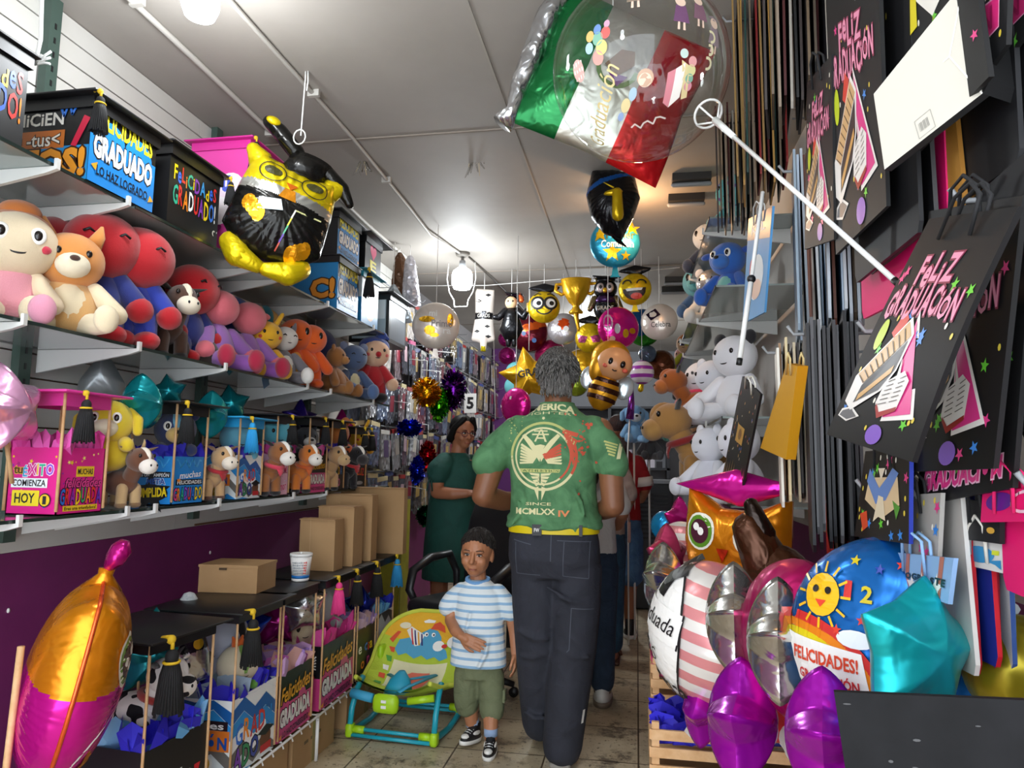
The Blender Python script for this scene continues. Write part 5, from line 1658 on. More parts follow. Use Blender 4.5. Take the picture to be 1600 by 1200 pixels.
m.loft([(0, 0, .3, .11, .075), (0, 0, .37, .105, .07)], OLV, 20)
m.chain([(-.05, 0, .31), (-.055, .0, .22), (-.053, .01, .17)], [.062, .058, .056], OLV, 16)
m.chain([(.058, 0, .31), (.066, -.012, .22), (.07, -.02, .165)], [.062, .058, .057], OLV, 16)
remesh(m, .006, 'shorts', boy, OLV, 4)
M().box((.127, -.02, .23), (.012, .05, .055), OLV, bev=.005).build('cargo_pocket', boy)
BKS, WTS = paint('1b1b1d', .5), paint('e6e4de', .5)


def sneaker(o, T, L=.15, cu=BKS, cw=WTS):
    m = M()
    k = L / .15
    m.loft([(0, 0, 0, .03 * k, L / 2), (0, 0, .016 * k, .031 * k, L / 2 + .002)], cw, 22, T, pw=2.4)
    s_ = m.build('shoe', o)
    m = M()
    m.loft([(0, 0, .016 * k, .029 * k, L / 2 - .003), (0, .004, .035 * k, .026 * k, L * .42), (0, .022 * k, .055 * k, .022 * k, L * .27), (0, .032 * k, .08 * k, .021 * k, L * .18)], cu, 20, T, pw=2.3)
    m.build('upper', s_)
    m = M()
    m.ell((0, -.046 * k, .031 * k), (.019 * k, .022 * k, .012 * k), cw, T, 12)
    for x in (-1, 1): m.ell((x * .0225 * k, .012 * k, .04 * k), (.006 * k, .032 * k, .01 * k), cw, T, 10)
    m.build('panel', s_)
    m = M()
    for j in range(5): m.tube([(-.016 * k, (-.03 + .012 * j) * k, (.042 + .006 * j) * k), (0, (-.032 + .012 * j) * k, (.048 + .0065 * j) * k), (.016 * k, (-.03 + .012 * j) * k, (.042 + .006 * j) * k)], .0032 * k, WHT, 5, T)
    m.build('laces', s_)


sneaker(boy, MX.Translation((-.03, .0, .012)) @ MX.Rotation(-.35, 4, 'Z') @ MX.Rotation(-.12, 4, 'X'))
sneaker(boy, MX.Translation((.078, -.09, .0)) @ MX.Rotation(.05, 4, 'Z'))
for x, y in ((-.03, .03), (.075, -.06)): M().tube([(x, y, .07), (x, y, .1)], .031, paint('8fa6c8', .8), 12).build('sock', boy)

# ---------------------------------------------------------------- the woman in green
wx, wy = -1.19, 4.72
wom = thing('person', 'person with dark tied hair and glasses in dark green dress, behind the office chair', 'person', (wx, wy, 0))
m = M()
sk = SK_WOM
WT = head(m, (.015, 0, 1.46), .93, (.62, -.7, -.2), sk)
m.chain([(-.01, .01, 1.4), (-.03, .02, 1.28)], [.05, .055], sk)
m.loft([(-.05, 0, .5, .13, .1), (-.05, 0, .8, .14, .11), (-.04, 0, 1.15, .13, .09), (-.03, 0, 1.28, .11, .07)], sk)
m.chain([(-.1, -.1, 1.24), (-.125, -.13, 1.12), (-.115, -.16, 1.06)], [.052, .048, .043], sk)
m.chain([(-.115, -.16, 1.06), (.0, -.2, 1.055), (.1, -.2, 1.06)], [.044, .04, .029], sk)
m.chain([(.08, .08, 1.24), (.15, .05, 1.1), (.2, -.02, 1.06)], [.05, .045, .032], sk)
hand(m, (.1, -.2, 1.06), (1, .0, .05), (0, .2, -1), .9, .4, sk, 1)
hand(m, (.2, -.02, 1.06), (.9, -.3, .0), (0, 0, -1), .9, .4, sk, -1)
for s_ in (-1, 1): m.chain([(-.05 + .08 * s_, 0, .6), (-.05 + .08 * s_, 0, .3), (-.05 + .08 * s_, 0, .07)], [.07, .055, .04], sk)
for s_ in (-1, 1): m.ell((-.05 + .08 * s_, -.05, .03), (.042, .11, .03), sk)
remesh(m, .006, 'body', wom, sk, 4)
face_parts(wom, WT, lip='9a4a44')
HW_ = mat('0c0a09', .6, spec=.25)
m = M()
m.ell((0, .03, .042), (.09, .1, .092), HW_, WT, 24, fn=lambda x, y, z: (x, y, z if (z > .15 or y > .1) else .15))
m.ell((.0, .06, -.03), (.082, .07, .085), HW_, WT, 14)
for s_ in (-1, 1): m.chain([(s_ * .035, -.055, .115), (s_ * .08, -.01, .04), (s_ * .08, .04, -.05)], [.022, .025, .03], HW_, 10, WT)
m.ell((.0, .135, .02), (.05, .045, .05), HW_, WT, 12)
m.build('hair', wom)
g = M()
for s_ in (-1, 1):
    g.tube([(s_ * .033 + .026 * math.cos(t), -.093 + .004 * abs(math.cos(t)), .01 + .019 * math.sin(t)) for t in [2 * pi * i / 18 for i in range(18)]], .0026, paint('5a2030', .3), 6, WT, closed=True)
    g.tube([(s_ * .059, -.088, .014), (s_ * .079, .0, .012)], .0025, paint('5a2030', .3), 6, WT)
g.tube([(-.008, -.094, .014), (.008, -.094, .014)], .0025, paint('5a2030', .3), 6, WT)
g.build('glasses', wom)
DGR = mat('0f4a40', .8, kind='cloth', c2='0c4038', scale=8, bump=.5)
m = M()
m.loft([(-.05, 0, .48, .2, .17), (-.05, 0, .7, .19, .165), (-.05, 0, .95, .17, .15), (-.045, 0, 1.1, .15, .12), (-.035, 0, 1.22, .145, .105), (-.03, .005, 1.29, .1, .08), (-.025, .01, 1.325, .066, .06)], DGR, 26)
m.chain([(-.09, -.07, 1.255), (-.12, -.115, 1.2), (-.125, -.13, 1.165)], [.075, .083, .066], DGR)
m.chain([(.06, .07, 1.25), (.12, .07, 1.18)], [.07, .075], DGR)
remesh(m, .008, 'dress', wom, DGR, 5)
for k, dx in enumerate((-.012, .012)): M().tube([(-.15, -.185, 1.16), (-.155 + dx, -.2, 1.12), (-.155 + dx * 1.6, -.2, 1.07)], .005, DGR, 6).build('sleeve_tie', wom)

# ---------------------------------------------------------------- shoppers deeper in, mostly hidden behind the man


def shopper(label, x, y, h, top, legs, skin, shoe, hair, shorts=False, red=False, hairlen=.1, sleeve=None):
    o = thing('person', label, 'person', (x, y, 0))
    k = h / 1.65
    m = M()
    T = head(m, (0, .02, 1.54 * k), .95 * k, (0, 1, -.15), skin)
    m.chain([(0, 0, 1.33 * k), (0, .015, 1.46 * k)], [.055 * k, .05 * k], skin)
    m.loft([(0, 0, .8 * k, .14 * k, .1 * k), (0, 0, 1.1 * k, .13 * k, .09 * k), (0, 0, 1.3 * k, .14 * k, .08 * k), (0, 0, 1.38 * k, .07 * k, .06 * k)], skin)
    for s_ in (-1, 1):
        m.chain([(s_ * .16 * k, 0, 1.3 * k), (s_ * .2 * k, .0, 1.1 * k), (s_ * .17 * k, .15 * k, 1.02 * k), (s_ * .08 * k, .26 * k, 1.03 * k)], [.05 * k, .045 * k, .04 * k, .028 * k], skin)
        hand(m, (s_ * .08 * k, .26 * k, 1.03 * k), (-s_ * .8, .6, 0), (0, .3, -1), .9 * k, .5, skin, s_)
        m.chain([(s_ * .085 * k, 0, .82 * k), (s_ * .085 * k, 0, .45 * k), (s_ * .085 * k, 0, .08 * k)], [.085 * k, .058 * k, .04 * k], skin)
        m.ell((s_ * .085 * k, .06 * k, .035 * k), (.042 * k, .12 * k, .035 * k), skin)
    remesh(m, .008, 'body', o, skin, 4)
    m = M()
    hm = mat(hair, .6, kind='hair', c2='1b1411')
    m.ell((0, .022, .045), (.085, .1, .088), hm, T, 20)
    m.loft([(0, -.09, 1.5 * k - .02, .08, .04), (0, -.11, 1.4 * k, .085, .035), (0, -.115, 1.5 * k - hairlen - .1, .06, .025), (0, -.115, 1.5 * k - hairlen - .14, .02, .01)], hm, 16)
    m.build('hair', o)
    m = M()
    m.loft([(0, 0, .86 * k, .175 * k, .125 * k), (0, 0, 1.1 * k, .16 * k, .11 * k), (0, 0, 1.28 * k, .17 * k, .1 * k), (0, 0, 1.36 * k, .12 * k, .08 * k), (0, .005, 1.41 * k, .065 * k, .06 * k)], top, 22)
    for s_ in (-1, 1): m.chain([(s_ * .14 * k, 0, 1.29 * k), (s_ * .195 * k, 0, 1.14 * k)], [.07 * k, .068 * k], top)
    remesh(m, .01, 'top', o, top, 5)
    if sleeve:
        for s_ in (-1, 1): M().tube([(s_ * .188 * k, -.0, 1.19 * k), (s_ * .197 * k, 0, 1.12 * k)], .073 * k, sleeve, 16).build('sleeve_band', o)
    m = M()
    m.loft([(0, 0, .74 * k, .165 * k, .12 * k), (0, 0, .84 * k, .175 * k, .13 * k), (0, 0, .95 * k, .155 * k, .11 * k)], legs, 20)
    for s_ in (-1, 1):
        if shorts: m.chain([(s_ * .088 * k, 0, .76 * k), (s_ * .092 * k, 0, .46 * k)], [.1 * k, .1 * k], legs)
        else: m.chain([(s_ * .085 * k, 0, .78 * k), (s_ * .086 * k, 0, .45 * k), (s_ * .086 * k, 0, .13 * k)], [.1 * k, .082 * k, .072 * k], legs)
    remesh(m, .009, 'shorts' if shorts else 'jeans', o, legs, 5)
    for s_ in (-1, 1):
        if shoe == 'sneaker': sneaker(o, MX.Translation((s_ * .086 * k, .05, 0)) @ MX.Rotation(pi, 4, 'Z') @ MX.Scale(1.7, 4), .15)
        elif shoe == 'white': sneaker(o, MX.Translation((s_ * .086 * k, .05, 0)) @ MX.Rotation(pi, 4, 'Z') @ MX.Scale(1.7, 4), .15, paint('d5d2ca', .5), paint('6a5a4a', .5))
        else:
            m = M()
            m.box((s_ * .086 * k, .05, .012), (.09, .26, .022), paint('5a4030', .6), bev=.01)
            m.tube([(s_ * .086 * k + .05 * math.cos(t), .09, .025 + .05 * math.sin(t)) for t in [pi * i / 8 for i in range(9)]], .012, paint('6a4630', .6), 6)
            m.build('sandal', o)
    return o


DEN, DEN2, DEN3 = mat('24455f', .85, kind='cloth', c2='2f5874', scale=12), mat('1d2f42', .85, kind='cloth', c2='26394e', scale=12), mat('3a5f86', .85, kind='cloth', c2='4a7099', scale=12)
shopper('person in dark jeans and white sneakers hidden close behind the green shirted man', -.265, 3.92, 1.5, mat('c9c6c2', .8, kind='cloth'), DEN2, SK_WOM, 'white', '2a1c16')
sh = shopper('person in blue jeans and brown sandals half hidden right of the man', -.24, 4.72, 1.55, mat('b9a8a0', .8, kind='cloth', c2='a08f88'), DEN, SK_WOM, 'sandal', '3a2418')
m = M(); m.box((.19, -.05, .83), (.02, .1, .13), mat('b58f88', .7), bev=.01); m.tube([(.19, -.05, .9), (.17, -.06, 1.1), (.12, -.02, 1.3)], .008, mat('b58f88', .7), 6)
m.build('shoulder_bag', sh)
shopper('person with long brown hair in red top and denim shorts beyond the man', -.14, 5.42, 1.62, mat('a3121c', .8, kind='cloth', c2='8c0f18'), DEN3, SK_WOM, 'sneaker', '4a2418', shorts=True, hairlen=.22, sleeve=mat('d8d4d0', .8))
# ================================================================ office chair and baby rocker in the aisle
LEA = mat('17171a', .4, kind='blot', c2='1d1d20', scale=20, bump=.05)
ch = thing('office_chair', 'black leather office chair behind the child in the striped shirt', 'chair', (-.93, 3.98, 0), rz=rad(-28))
m = M()
m.box((0, -.02, .46), (.5, .5, .1), LEA, bev=.045); m.build('seat', ch)
m = M()
for (z, y, w_) in (): pass
bm_ = bmesh.new()
bmesh.ops.create_grid(bm_, x_segments=10, y_segments=12, size=.5)
bm_.free()
m.loft([(0, .2, .5, .215, .05), (0, .235, .62, .24, .06), (0, .25, .78, .25, .055), (0, .27, .92, .235, .05), (0, .285, 1.03, .2, .045), (0, .288, 1.05, .15, .03)], LEA, 28, pw=3.2)
m.build('backrest', ch)
for s_ in (-1, 1):
    m = M()
    m.tube([(s_ * .25, .16, .45), (s_ * .29, .2, .6), (s_ * .3, .14, .71), (s_ * .3, -.02, .7), (s_ * .3, -.16, .64), (s_ * .285, -.2, .54), (s_ * .25, -.16, .44)], [.02, .024, .03, .034, .03, .026, .02], LEA, 10, flat=.75)
    m.build('armrest', ch)
m = M(); m.tube([(0, 0, .07), (0, 0, .42)], .03, BLK, 12); m.box((0, 0, .41), (.2, .2, .02), BLK); m.build('gas_column', ch)
for k in range(5):
    a = 2 * pi * k / 5 + .3
    m = M(); m.tube([(0, 0, .1), (.16 * math.cos(a), .16 * math.sin(a), .085), (.27 * math.cos(a), .27 * math.sin(a), .065)], [.026, .022, .016], BLK, 8); l_ = m.build('base_leg', ch)
    M().tube([(.27 * math.cos(a) - .012 * math.sin(a), .27 * math.sin(a) + .012 * math.cos(a), .026), (.27 * math.cos(a) + .012 * math.sin(a), .27 * math.sin(a) - .012 * math.cos(a), .026)], .026, BLK, 12).build('caster', l_)

# baby rocker
TQ, LIME = paint('1f9fb4', .35), paint('a4cf1c', .4)
rk = thing('baby_rocker', 'turquoise framed baby rocker with yellow and green elephant print seat', 'baby rocker', (-1.1, 3.2, 0), rz=rad(-4))
hw_ = .205
for s_ in (-1, 1):
    x = s_ * hw_
    m = M()
    m.tube([(x, .0, .045), (x, .06, .025), (x, .2, .014), (x, .34, .03), (x, .44, .1), (x, .475, .2), (x, .46, .3), (x * .97, .42, .37)], .0135, TQ, 10)
    m.build('rail', rk)
    m = M()
    m.tube([(x, -.005, .05), (x, .012, .13), (x * .985, .05, .2), (x * .96, .1, .245)], .0135, TQ, 10)
    m.build('front_leg', rk)
    m = M(); m.box((x, .0, .035), (.036, .05, .06), LIME, bev=.012); m.tube([(x - s_ * .015, .0, .04), (x - s_ * .07, .0, .04)], .017, LIME, 10); m.build('corner_joint', rk)
    m = M(); m.tube([(x - s_ * .0, .36, .055), (x - s_ * .05, .36, .055)], .018, LIME, 10); m.box((x, .36, .05), (.032, .05, .045), LIME, bev=.01); m.build('corner_joint', rk)
    m = M(); m.box((x * 1.0, .33, .29), (.03, .07, .09), LIME, bev=.012); m.build('side_bracket', rk)
for (y, z) in ((.0, .042), (-.012, .018), (.36, .058), (.385, .03)): M().tube([(-hw_, y, z), (hw_, y, z)], .009, TQ, 8).build('crossbar', rk)
# fabric seat: a scooped sheet from the front bar to the rounded backrest
YEL, GRN_, CRM2 = mat('e8b02a', .8, kind='cloth'), mat('b4c83a', .8, kind='cloth'), mat('e0dcb4', .8, kind='cloth')


def seat_pt(u, t):
    """u across -1..1, t along 0 (front edge) .. 1 (top of the back)"""
    prof = [(0, .0, .225), (.18, .09, .185), (.36, .2, .17), (.5, .29, .22), (.65, .36, .3), (.8, .415, .385), (1, .475, .485)]
    for a, b in zip(prof, prof[1:]):
        if t <= b[0]:
            f = (t - a[0]) / (b[0] - a[0]); y = a[1] + (b[1] - a[1]) * f; z = a[2] + (b[2] - a[2]) * f
            break
    w_ = .235 if t < .55 else .235 * math.sqrt(max(0, 1 - ((t - .55) / .46) ** 2.6))
    if t < .3: w_ = .18 + .035 * t / .3
    x = u * w_
    lift = .05 * u * u * (1 if t < .6 else max(0, (1 - t) / .4))
    return V((x, y - lift * .3, z + lift))


m = M()
nu, nt_ = 28, 44
vs = [seat_pt(-1 + 2 * i / nu, j / nt_) for j in range(nt_ + 1) for i in range(nu + 1)]
fs, ms = [], []
for j in range(nt_):
    for i in range(nu):
        fs.append((j * (nu + 1) + i, j * (nu + 1) + i + 1, (j + 1) * (nu + 1) + i + 1, (j + 1) * (nu + 1) + i))
        t = j / nt_
        ms.append(YEL if t > .72 else (GRN_ if t > .56 else (CRM2 if abs(-1 + 2 * i / nu) < .62 and t > .3 else GRN_)))
off = len(vs)
vs2 = vs + [v - V((0, -.004, .012)) for v in vs]
m.add(vs2, fs + [tuple(off + k for k in reversed(f)) for f in fs], ms + ms)
edge = [j * (nu + 1) for j in range(nt_ + 1)] + [nt_ * (nu + 1) + i for i in range(nu + 1)] + [j * (nu + 1) + nu for j in reversed(range(nt_ + 1))]
m.tube([vs[i] for i in edge], .011, mat('c9d24a', .8), 6)
FS = lambda x, y, l=0: seat_pt(x, y) + V((0, -.75, .65)) * (l + .004)


def blob(m, pts, c, l=.001): m._sub(pts, [tuple(range(len(pts)))], FS, paint(c, .7), l, .07)


EB = '4f9fc4'
blob(m, [(-.62, .64), (-.58, .72), (-.3, .76), (-.1, .8), (.1, .84), (.3, .82), (.4, .77), (.42, .7), (.55, .66), (.62, .6), (.45, .585), (.3, .62), (.15, .6), (0, .63), (-.15, .6), (-.35, .63), (-.5, .6)], EB)
blob(m, [(-.5, .8), (-.42, .84), (-.02, .78), (-.1, .7), (-.2, .69)], 'e9e6dc', .003)
for k, c in enumerate(('c8302c', '2a2a6a', 'e0a02a', '2a2a6a')): blob(m, [(-.42 + .1 * k, .825 - .012 * k), (-.38 + .1 * k, .82 - .012 * k), (-.22 + .07 * k, .7), (-.26 + .07 * k, .7)], c, .004)
blob(m, [(.1, .83), (.2, .88), (.38, .9), (.5, .86), (.5, .8), (.3, .83)], 'd8502c', .003)
for x in (.02, .2):
    blob(m, circ(.05, 14, x, .785, .017), 'f2f0ea', .004); blob(m, circ(.022, 10, x + .01, .783, .008), '17110f', .005)
blob(m, circ(.14, 16, .36, .7, .04), 'f0eee8', .003)
blob(m, circ(.07, 12, .5, .695, .016), 'c8302c', .004)
blob(m, [(-.15, .9), (0, .92), (.25, .91), (.2, .89), (-.1, .885)], 'f0eee8', .002)
blob(m, circ(.2, 16, .75, .72, .05), 'f0eee8', .002); blob(m, circ(.15, 16, -.6, .84, .03), 'e9dfc0', .002)
blob(m, [(-.8, .7), (-.7, .78), (-.62, .78), (-.7, .68)], 'd8502c', .002)
blob(m, [(-.45, .32), (-.4, .42), (-.1, .5), (.3, .5), (.35, .44), (.2, .36), (.1, .33)], 'e0705a', .001)
for k in range(5): blob(m, [(-.75 + .02 * k, .33 + .07 * k), (-.6, .33 + .07 * k), (-.62, .37 + .07 * k), (-.75, .365 + .07 * k)], ('4a9a3a', 'd8502c', 'e9e6dc', '4a9a3a', 'd8502c')[k], .002)
m.build('fabric_seat', rk)
m = M(); m.tube([seat_pt(-.5, .42) + V((0, -.01, .02)), seat_pt(0, .2) + V((0, -.01, .06)), seat_pt(.5, .45) + V((0, -.01, .02))], .014, paint('2a8fb0', .6), 8, flat=.4)
m.tube([seat_pt(.5, .45) + V((0, -.01, .02)), seat_pt(.3, .1) + V((0, -.02, .03)), seat_pt(.2, 0) + V((0, -.02, 0))], .013, paint('2a8fb0', .6), 8, flat=.4)
m.loft([(0, .06, .205, .07, .05), (0, .08, .25, .05, .04), (0, .1, .285, .015, .015)], paint('1d93b0', .6), 14)
m.build('safety_strap', rk)
m = M(); m.tube([(-.2, -.005, .2), (-.09, -.02, .19)], .022, paint('3a9fc8', .6), 8); m.tube([(.08, -.015, .19), (.2, .0, .21)], .017, LIME, 8); m.build('front_bar', rk)
m = M(); m.box((-.02, -.03, .175), (.125, .05, .085), LIME, bev=.028); 
for dz in (-.012, .012): m.box((-.02, -.0565, .18 + dz), (.024, .004, .012), WHT)
m.build('vibration_unit', rk)

# counter stub and paper on it behind the man
ct = thing('sales_counter', 'dark sales counter with papers by the woman in green', 'counter', (-.7, 5.05, 0))
m = M(); m.box((0, 0, .98), (.42, .3, .04), mat('7a5a3c', .5)); m.build('worktop', ct)
m = M(); m.box((0, 0, .48), (.38, .26, .96), paint('26242a', .5)); m.build('counter_base', ct)
o = thing('paper_stack', 'white papers lying on the counter edge beside the woman', 'paper', (-.78, 5.0, 1.001)); M().box((0, 0, .006), (.22, .12, .012), WHT).build('sheets', o)
# ================================================================ balloons hanging in the middle and at the back
GOLD = foil('d8a41c', rough=.2)
YELF = foil('d8b414', rough=.25)
BLKF = foil('1a1a1d', rough=.2, bump=.5)
SIL = foil('c6c8cb', rough=.14)
PEARL = mat('d9cfc6', .28, .35, kind='foil', bump=.15)


def up(p): return [(0, 0, 0), (0, 0, 0)]


def hang(o, p, top=ZC, nm='string', dz=0., mt=None):
    """string from the ceiling straight down to the thing, kept in the thing's own space"""
    M().tube([V((p.x, p.y, top)), V((p.x, p.y, p.z + dz))], .0022, mt or WHT, 5).build(nm, o, True)


def cap_on(o, c, w, mt=None, tilt=0.):
    T = MX.Translation(c) @ MX.Rotation(tilt, 4, 'Z')
    m = M()
    m.loft([(0, 0, 0, w * .5, w * .16), (0, w * .12, 0, w * .5, w * .16)], mt or BLKF, 18, T @ MX.Rotation(-pi / 2, 4, 'X') if False else T)
    m.v = []; m.f = []; m.mi = []; m.sm = []
    pil = Pillow(poly_r([(-w * .62, w * .02), (0, w * .2), (w * .62, w * .06), (w * .1, -w * .16)]), w * .07, .5, na=40, nr=6)
    m.pillow(pil, None, lambda x, y, s_: mt or BLKF)
    m.v = [tuple(T @ V((x, y + w * .2, z))) for x, y, z in m.v]
    m.build('graduation_cap', o)


def round_face(label, u, v, Y, r, mf, deco, yaw=0, neck=None, cap=False, group='balloons at the back', name='foil_balloon', string=True, dep=.5, roll=0.):
    p = at(u, v, Y=Y)
    o = balloon(name, label, p, facing(rad(yaw), 0, roll), round_pil(r, r * dep), mf, deco, neck=(-pi / 2, neck, r * .42) if neck else None, group=group)
    if cap: cap_on(o, (0, r * .75, .0), r * 1.9)
    if string: hang(o, p, dz=r)
    return o


def smile(m, F, r, a0=-2.5, a1=-.6, w=.05, c=BLK, R0=.55, cy=.05):
    m.stroke([(R0 * r * math.cos(a0 + (a1 - a0) * i / 12), cy * r + R0 * r * math.sin(a0 + (a1 - a0) * i / 12)) for i in range(13)], w * r * 1.6, F, c, .004)


# "Primera" round balloon near the bulb
def d_prim(m, F):
    r = .15
    for (x, y, w_, h_) in ((-.06, .03, .05, .02), (-.04, -.04, .035, .03), (.09, .03, .02, .045), (-.01, -.07, .03, .014)): m.poly(circ(w_, 14, x, y, h_), F, GOLD, .004)
    m.text('mi', F, -.02, .07, .05, .04, WHT, .005, .02)
    m.text('Prime', F, .035, .005, .13, .045, paint('8a8488', .4), .006, .01, maxlen=.03)
    m.text('ra', F, .07, -.045, .05, .03, WHT, .005, .01)


o = round_face('pearl white round balloon with gold flakes reading Prime, hanging beneath the tied strings', 681, 509, 4.3, .152, PEARL, d_prim, 18, PEARL, string=True, dep=.42, group=None)


def d_com(m, F):
    for (x, y, s_) in ((-.09, .04, .05), (.1, .08, .05), (-.02, -.07, .06), (.06, -.09, .03)): m._sub(star(s_, x, y), [tuple(range(10))], F, YELF, .004, .04)
    m.text('Mi', F, -.03, .1, .06, .045, paint('e9eef2', .4), .006, .02)
    m.text('Primer', F, .03, .035, .17, .05, paint('3a4a2c', .4), .006, .02, maxlen=.03)
    m.text('Comunión', F, .01, -.02, .19, .045, paint('d9eaf2', .4), .006, .02, maxlen=.03)


round_face('light blue round balloon with yellow stars reading Primer Comunión', 961, 380, 4.1, .148, foil('2f9fc4', rough=.25), d_com, 5, foil('2f9fc4'), dep=.4, group=None)

# black mortarboard balloon with a blue band and yellow tassel
p = at(958, 315, Y=3.6)
o = balloon('cap_balloon', 'black foil graduation cap balloon with blue band and yellow tassel', p, facing(rad(-6), rad(-6), rad(4)), Pillow(poly_r([(-.1, .19), (.02, .17), (.12, .13), (.14, .0), (.1, -.1), (.03, -.22), (-.06, -.17), (-.12, -.08), (-.14, .05)]), .11, .5, na=140, nr=34), lambda x, y, s_: foil('1f5fb0') if .07 < y - .25 * x < .1 else BLKF)
hang(o, p, dz=.13)
m = M()
m.tube([(-.07, .14, .05), (-.03, .06, .1), (.02, .02, .11)], .005, YELF, 6)
m.ell((.015, -.005, .105), (.05, .018, .018), YELF, n=12)
m.cap((.035, -.01, .11), (.03, -.13, .1), .026, .03, YELF, 14)
m.build('tassel', o)
m = M(); m.loft([(0, -.19, 0, .02, .02), (.02, -.23, 0, .012, .012), (.05, -.26, 0, .004, .004)], BLKF, 10); m.build('tail', o)

# white banner balloon printed with little caps
p = at(756, 500, Y=5.5)
o = balloon('banner_balloon', 'white diploma shaped balloon printed with small black caps beside the bulb', p, facing(rad(8)), Pillow(poly_r([(-.075, .26), (.085, .25), (.075, .03), (.095, -.17), (.03, -.19), (.025, -.26), (-.02, -.26), (-.025, -.19), (-.1, -.17), (-.07, .03)]), .04, .45, na=80), lambda x, y, s_: BLKF if -.0 < y < .055 else (foil('d8c41c') if y < -.22 else PEARL),
            lambda m, F: ([m.poly([(x - .025, y), (x, y + .014), (x + .025, y), (x, y - .014)], F, BLK, .004) for x, y in ((.035, .2), (-.04, .15), (.03, -.06), (-.05, -.1), (.04, -.14))], m.text('GRADS', F, 0, .028, .1, .03, paint('b9b4ae', .4), .006, .01)), group='balloons at the back')
hang(o, p, dz=.24)

# graduate figure balloon
p = at(799, 492, Y=5.4)
o = thing('figure_balloon', 'foil balloon of a small black gowned graduate with cap and orange tassel', 'balloon', p, group='balloons at the back')
m = M(); m.loft([(0, 0, -.2, .05, .03), (0, 0, -.12, .1, .05), (0, 0, .0, .055, .045), (0, 0, .05, .04, .035)], BLKF, 18)
for s_ in (-1, 1): m.chain([(s_ * .05, 0, .03), (s_ * .1, -.01, -.02), (s_ * .13, -.02, .03 if s_ > 0 else -.02)], [.03, .028, .022], BLKF, 10)
m.chain([(-.02, 0, -.18), (-.02, 0, -.24)], [.025, .02], BLKF); m.chain([(.025, 0, -.18), (.025, 0, -.24)], [.025, .02], BLKF)
m.build('gown', o)
m = M(); m.ell((0, -.01, .095), (.05, .045, .052), paint('d8b48c', .3), n=18)
for s_ in (-1, 1): m.ell((s_ * .018, -.052, .1), (.006, .004, .009), BLK, n=8)
m.build('head', o)
m = M(); m.ell((0, .008, .115), (.056, .045, .045), BLKF, n=14); m.box((0, 0, .165), (.14, .1, .008), BLKF, MX.Rotation(.15, 4, 'Y')); m.build('cap', o)
M().chain([(.07, -.02, .16), (.085, -.03, .11)], [.012, .022], foil('d8602c'), 8).build('tassel', o)
M().box((.14, -.03, .05), (.03, .03, .08), foil('c8a45a'), bev=.01).build('diploma', o)
hang(o, p, dz=.16)


def d_glass(m, F):
    r = .13
    for s_ in (-1, 1):
        m.poly(circ(.036, 18, s_ * .05, .02), F, WHT, .004); m.poly(circ(.018, 14, s_ * .05 + .008, .018), F, BLK, .006)
        m.stroke(circ(.046, 20, s_ * .05, .02), .016, F, BLK, .007, True)
        m.stroke([(s_ * .08, .085), (s_ * .05, .1), (s_ * .025, .092)], .008, F, BLK, .005)
    m.stroke([(-.01, .025), (.01, .025)], .008, F, BLK, .007)
    smile(m, F, r)


def d_laugh(m, F):
    r = .13
    for s_ in (-1, 1): m.stroke([(s_ * .05 + .03 * math.cos(t), .03 + .025 * math.sin(t)) for t in [pi * i / 8 for i in range(9)]], .01, F, BLK, .005)
    m._sub([(-.08, -.01), (.08, .0)] + [(.08 * math.cos(t), -.01 + .075 * math.sin(t)) for t in [-pi * i / 10 for i in range(1, 10)]], [tuple(range(11))], F, paint('2a1512', .4), .005, .04)
    m._sub([(-.06, -.008), (.06, -.003), (.05, -.022), (-.05, -.026)], [(0, 1, 2, 3)], F, WHT, .007, .04)
    m._sub(circ(.04, 12, .015, -.06, .022), [tuple(range(12))], F, paint('d8402c', .4), .007, .04)


round_face('yellow smiley balloon with black glasses and graduation cap', 850, 480, 5.3, .125, YELF, d_glass, 8, cap=True)
round_face('yellow laughing smiley balloon with graduation cap', 992, 452, 4.9, .115, YELF, d_laugh, -5, YELF, cap=True)
p = at(850, 520, Y=5.35); 

# gold trophy balloon
p = at(900, 462, Y=5.2)
o = thing('trophy_balloon', 'gold foil trophy cup balloon hanging above the man', 'balloon', p, group='balloons at the back')
m = M(); m.loft([(0, 0, .125, .12, .075), (0, 0, .12, .115, .08), (0, 0, .03, .1, .075), (0, 0, -.05, .055, .05), (0, 0, -.08, .022, .025), (0, 0, -.1, .03, .028), (0, 0, -.125, .055, .04), (0, 0, -.14, .05, .035)], GOLD, 28); m.build('cup', o)
for s_ in (-1, 1): M().tube([(s_ * .1, 0, .09), (s_ * .15, 0, .09), (s_ * .155, 0, .04), (s_ * .11, 0, .01), (s_ * .085, 0, .02)], .014, GOLD, 8).build('handle', o)
M().chain([(.0, 0, -.14), (.02, 0, -.26)], [.02, .012], GOLD, 8).build('neck', o)
hang(o, p, dz=.12)

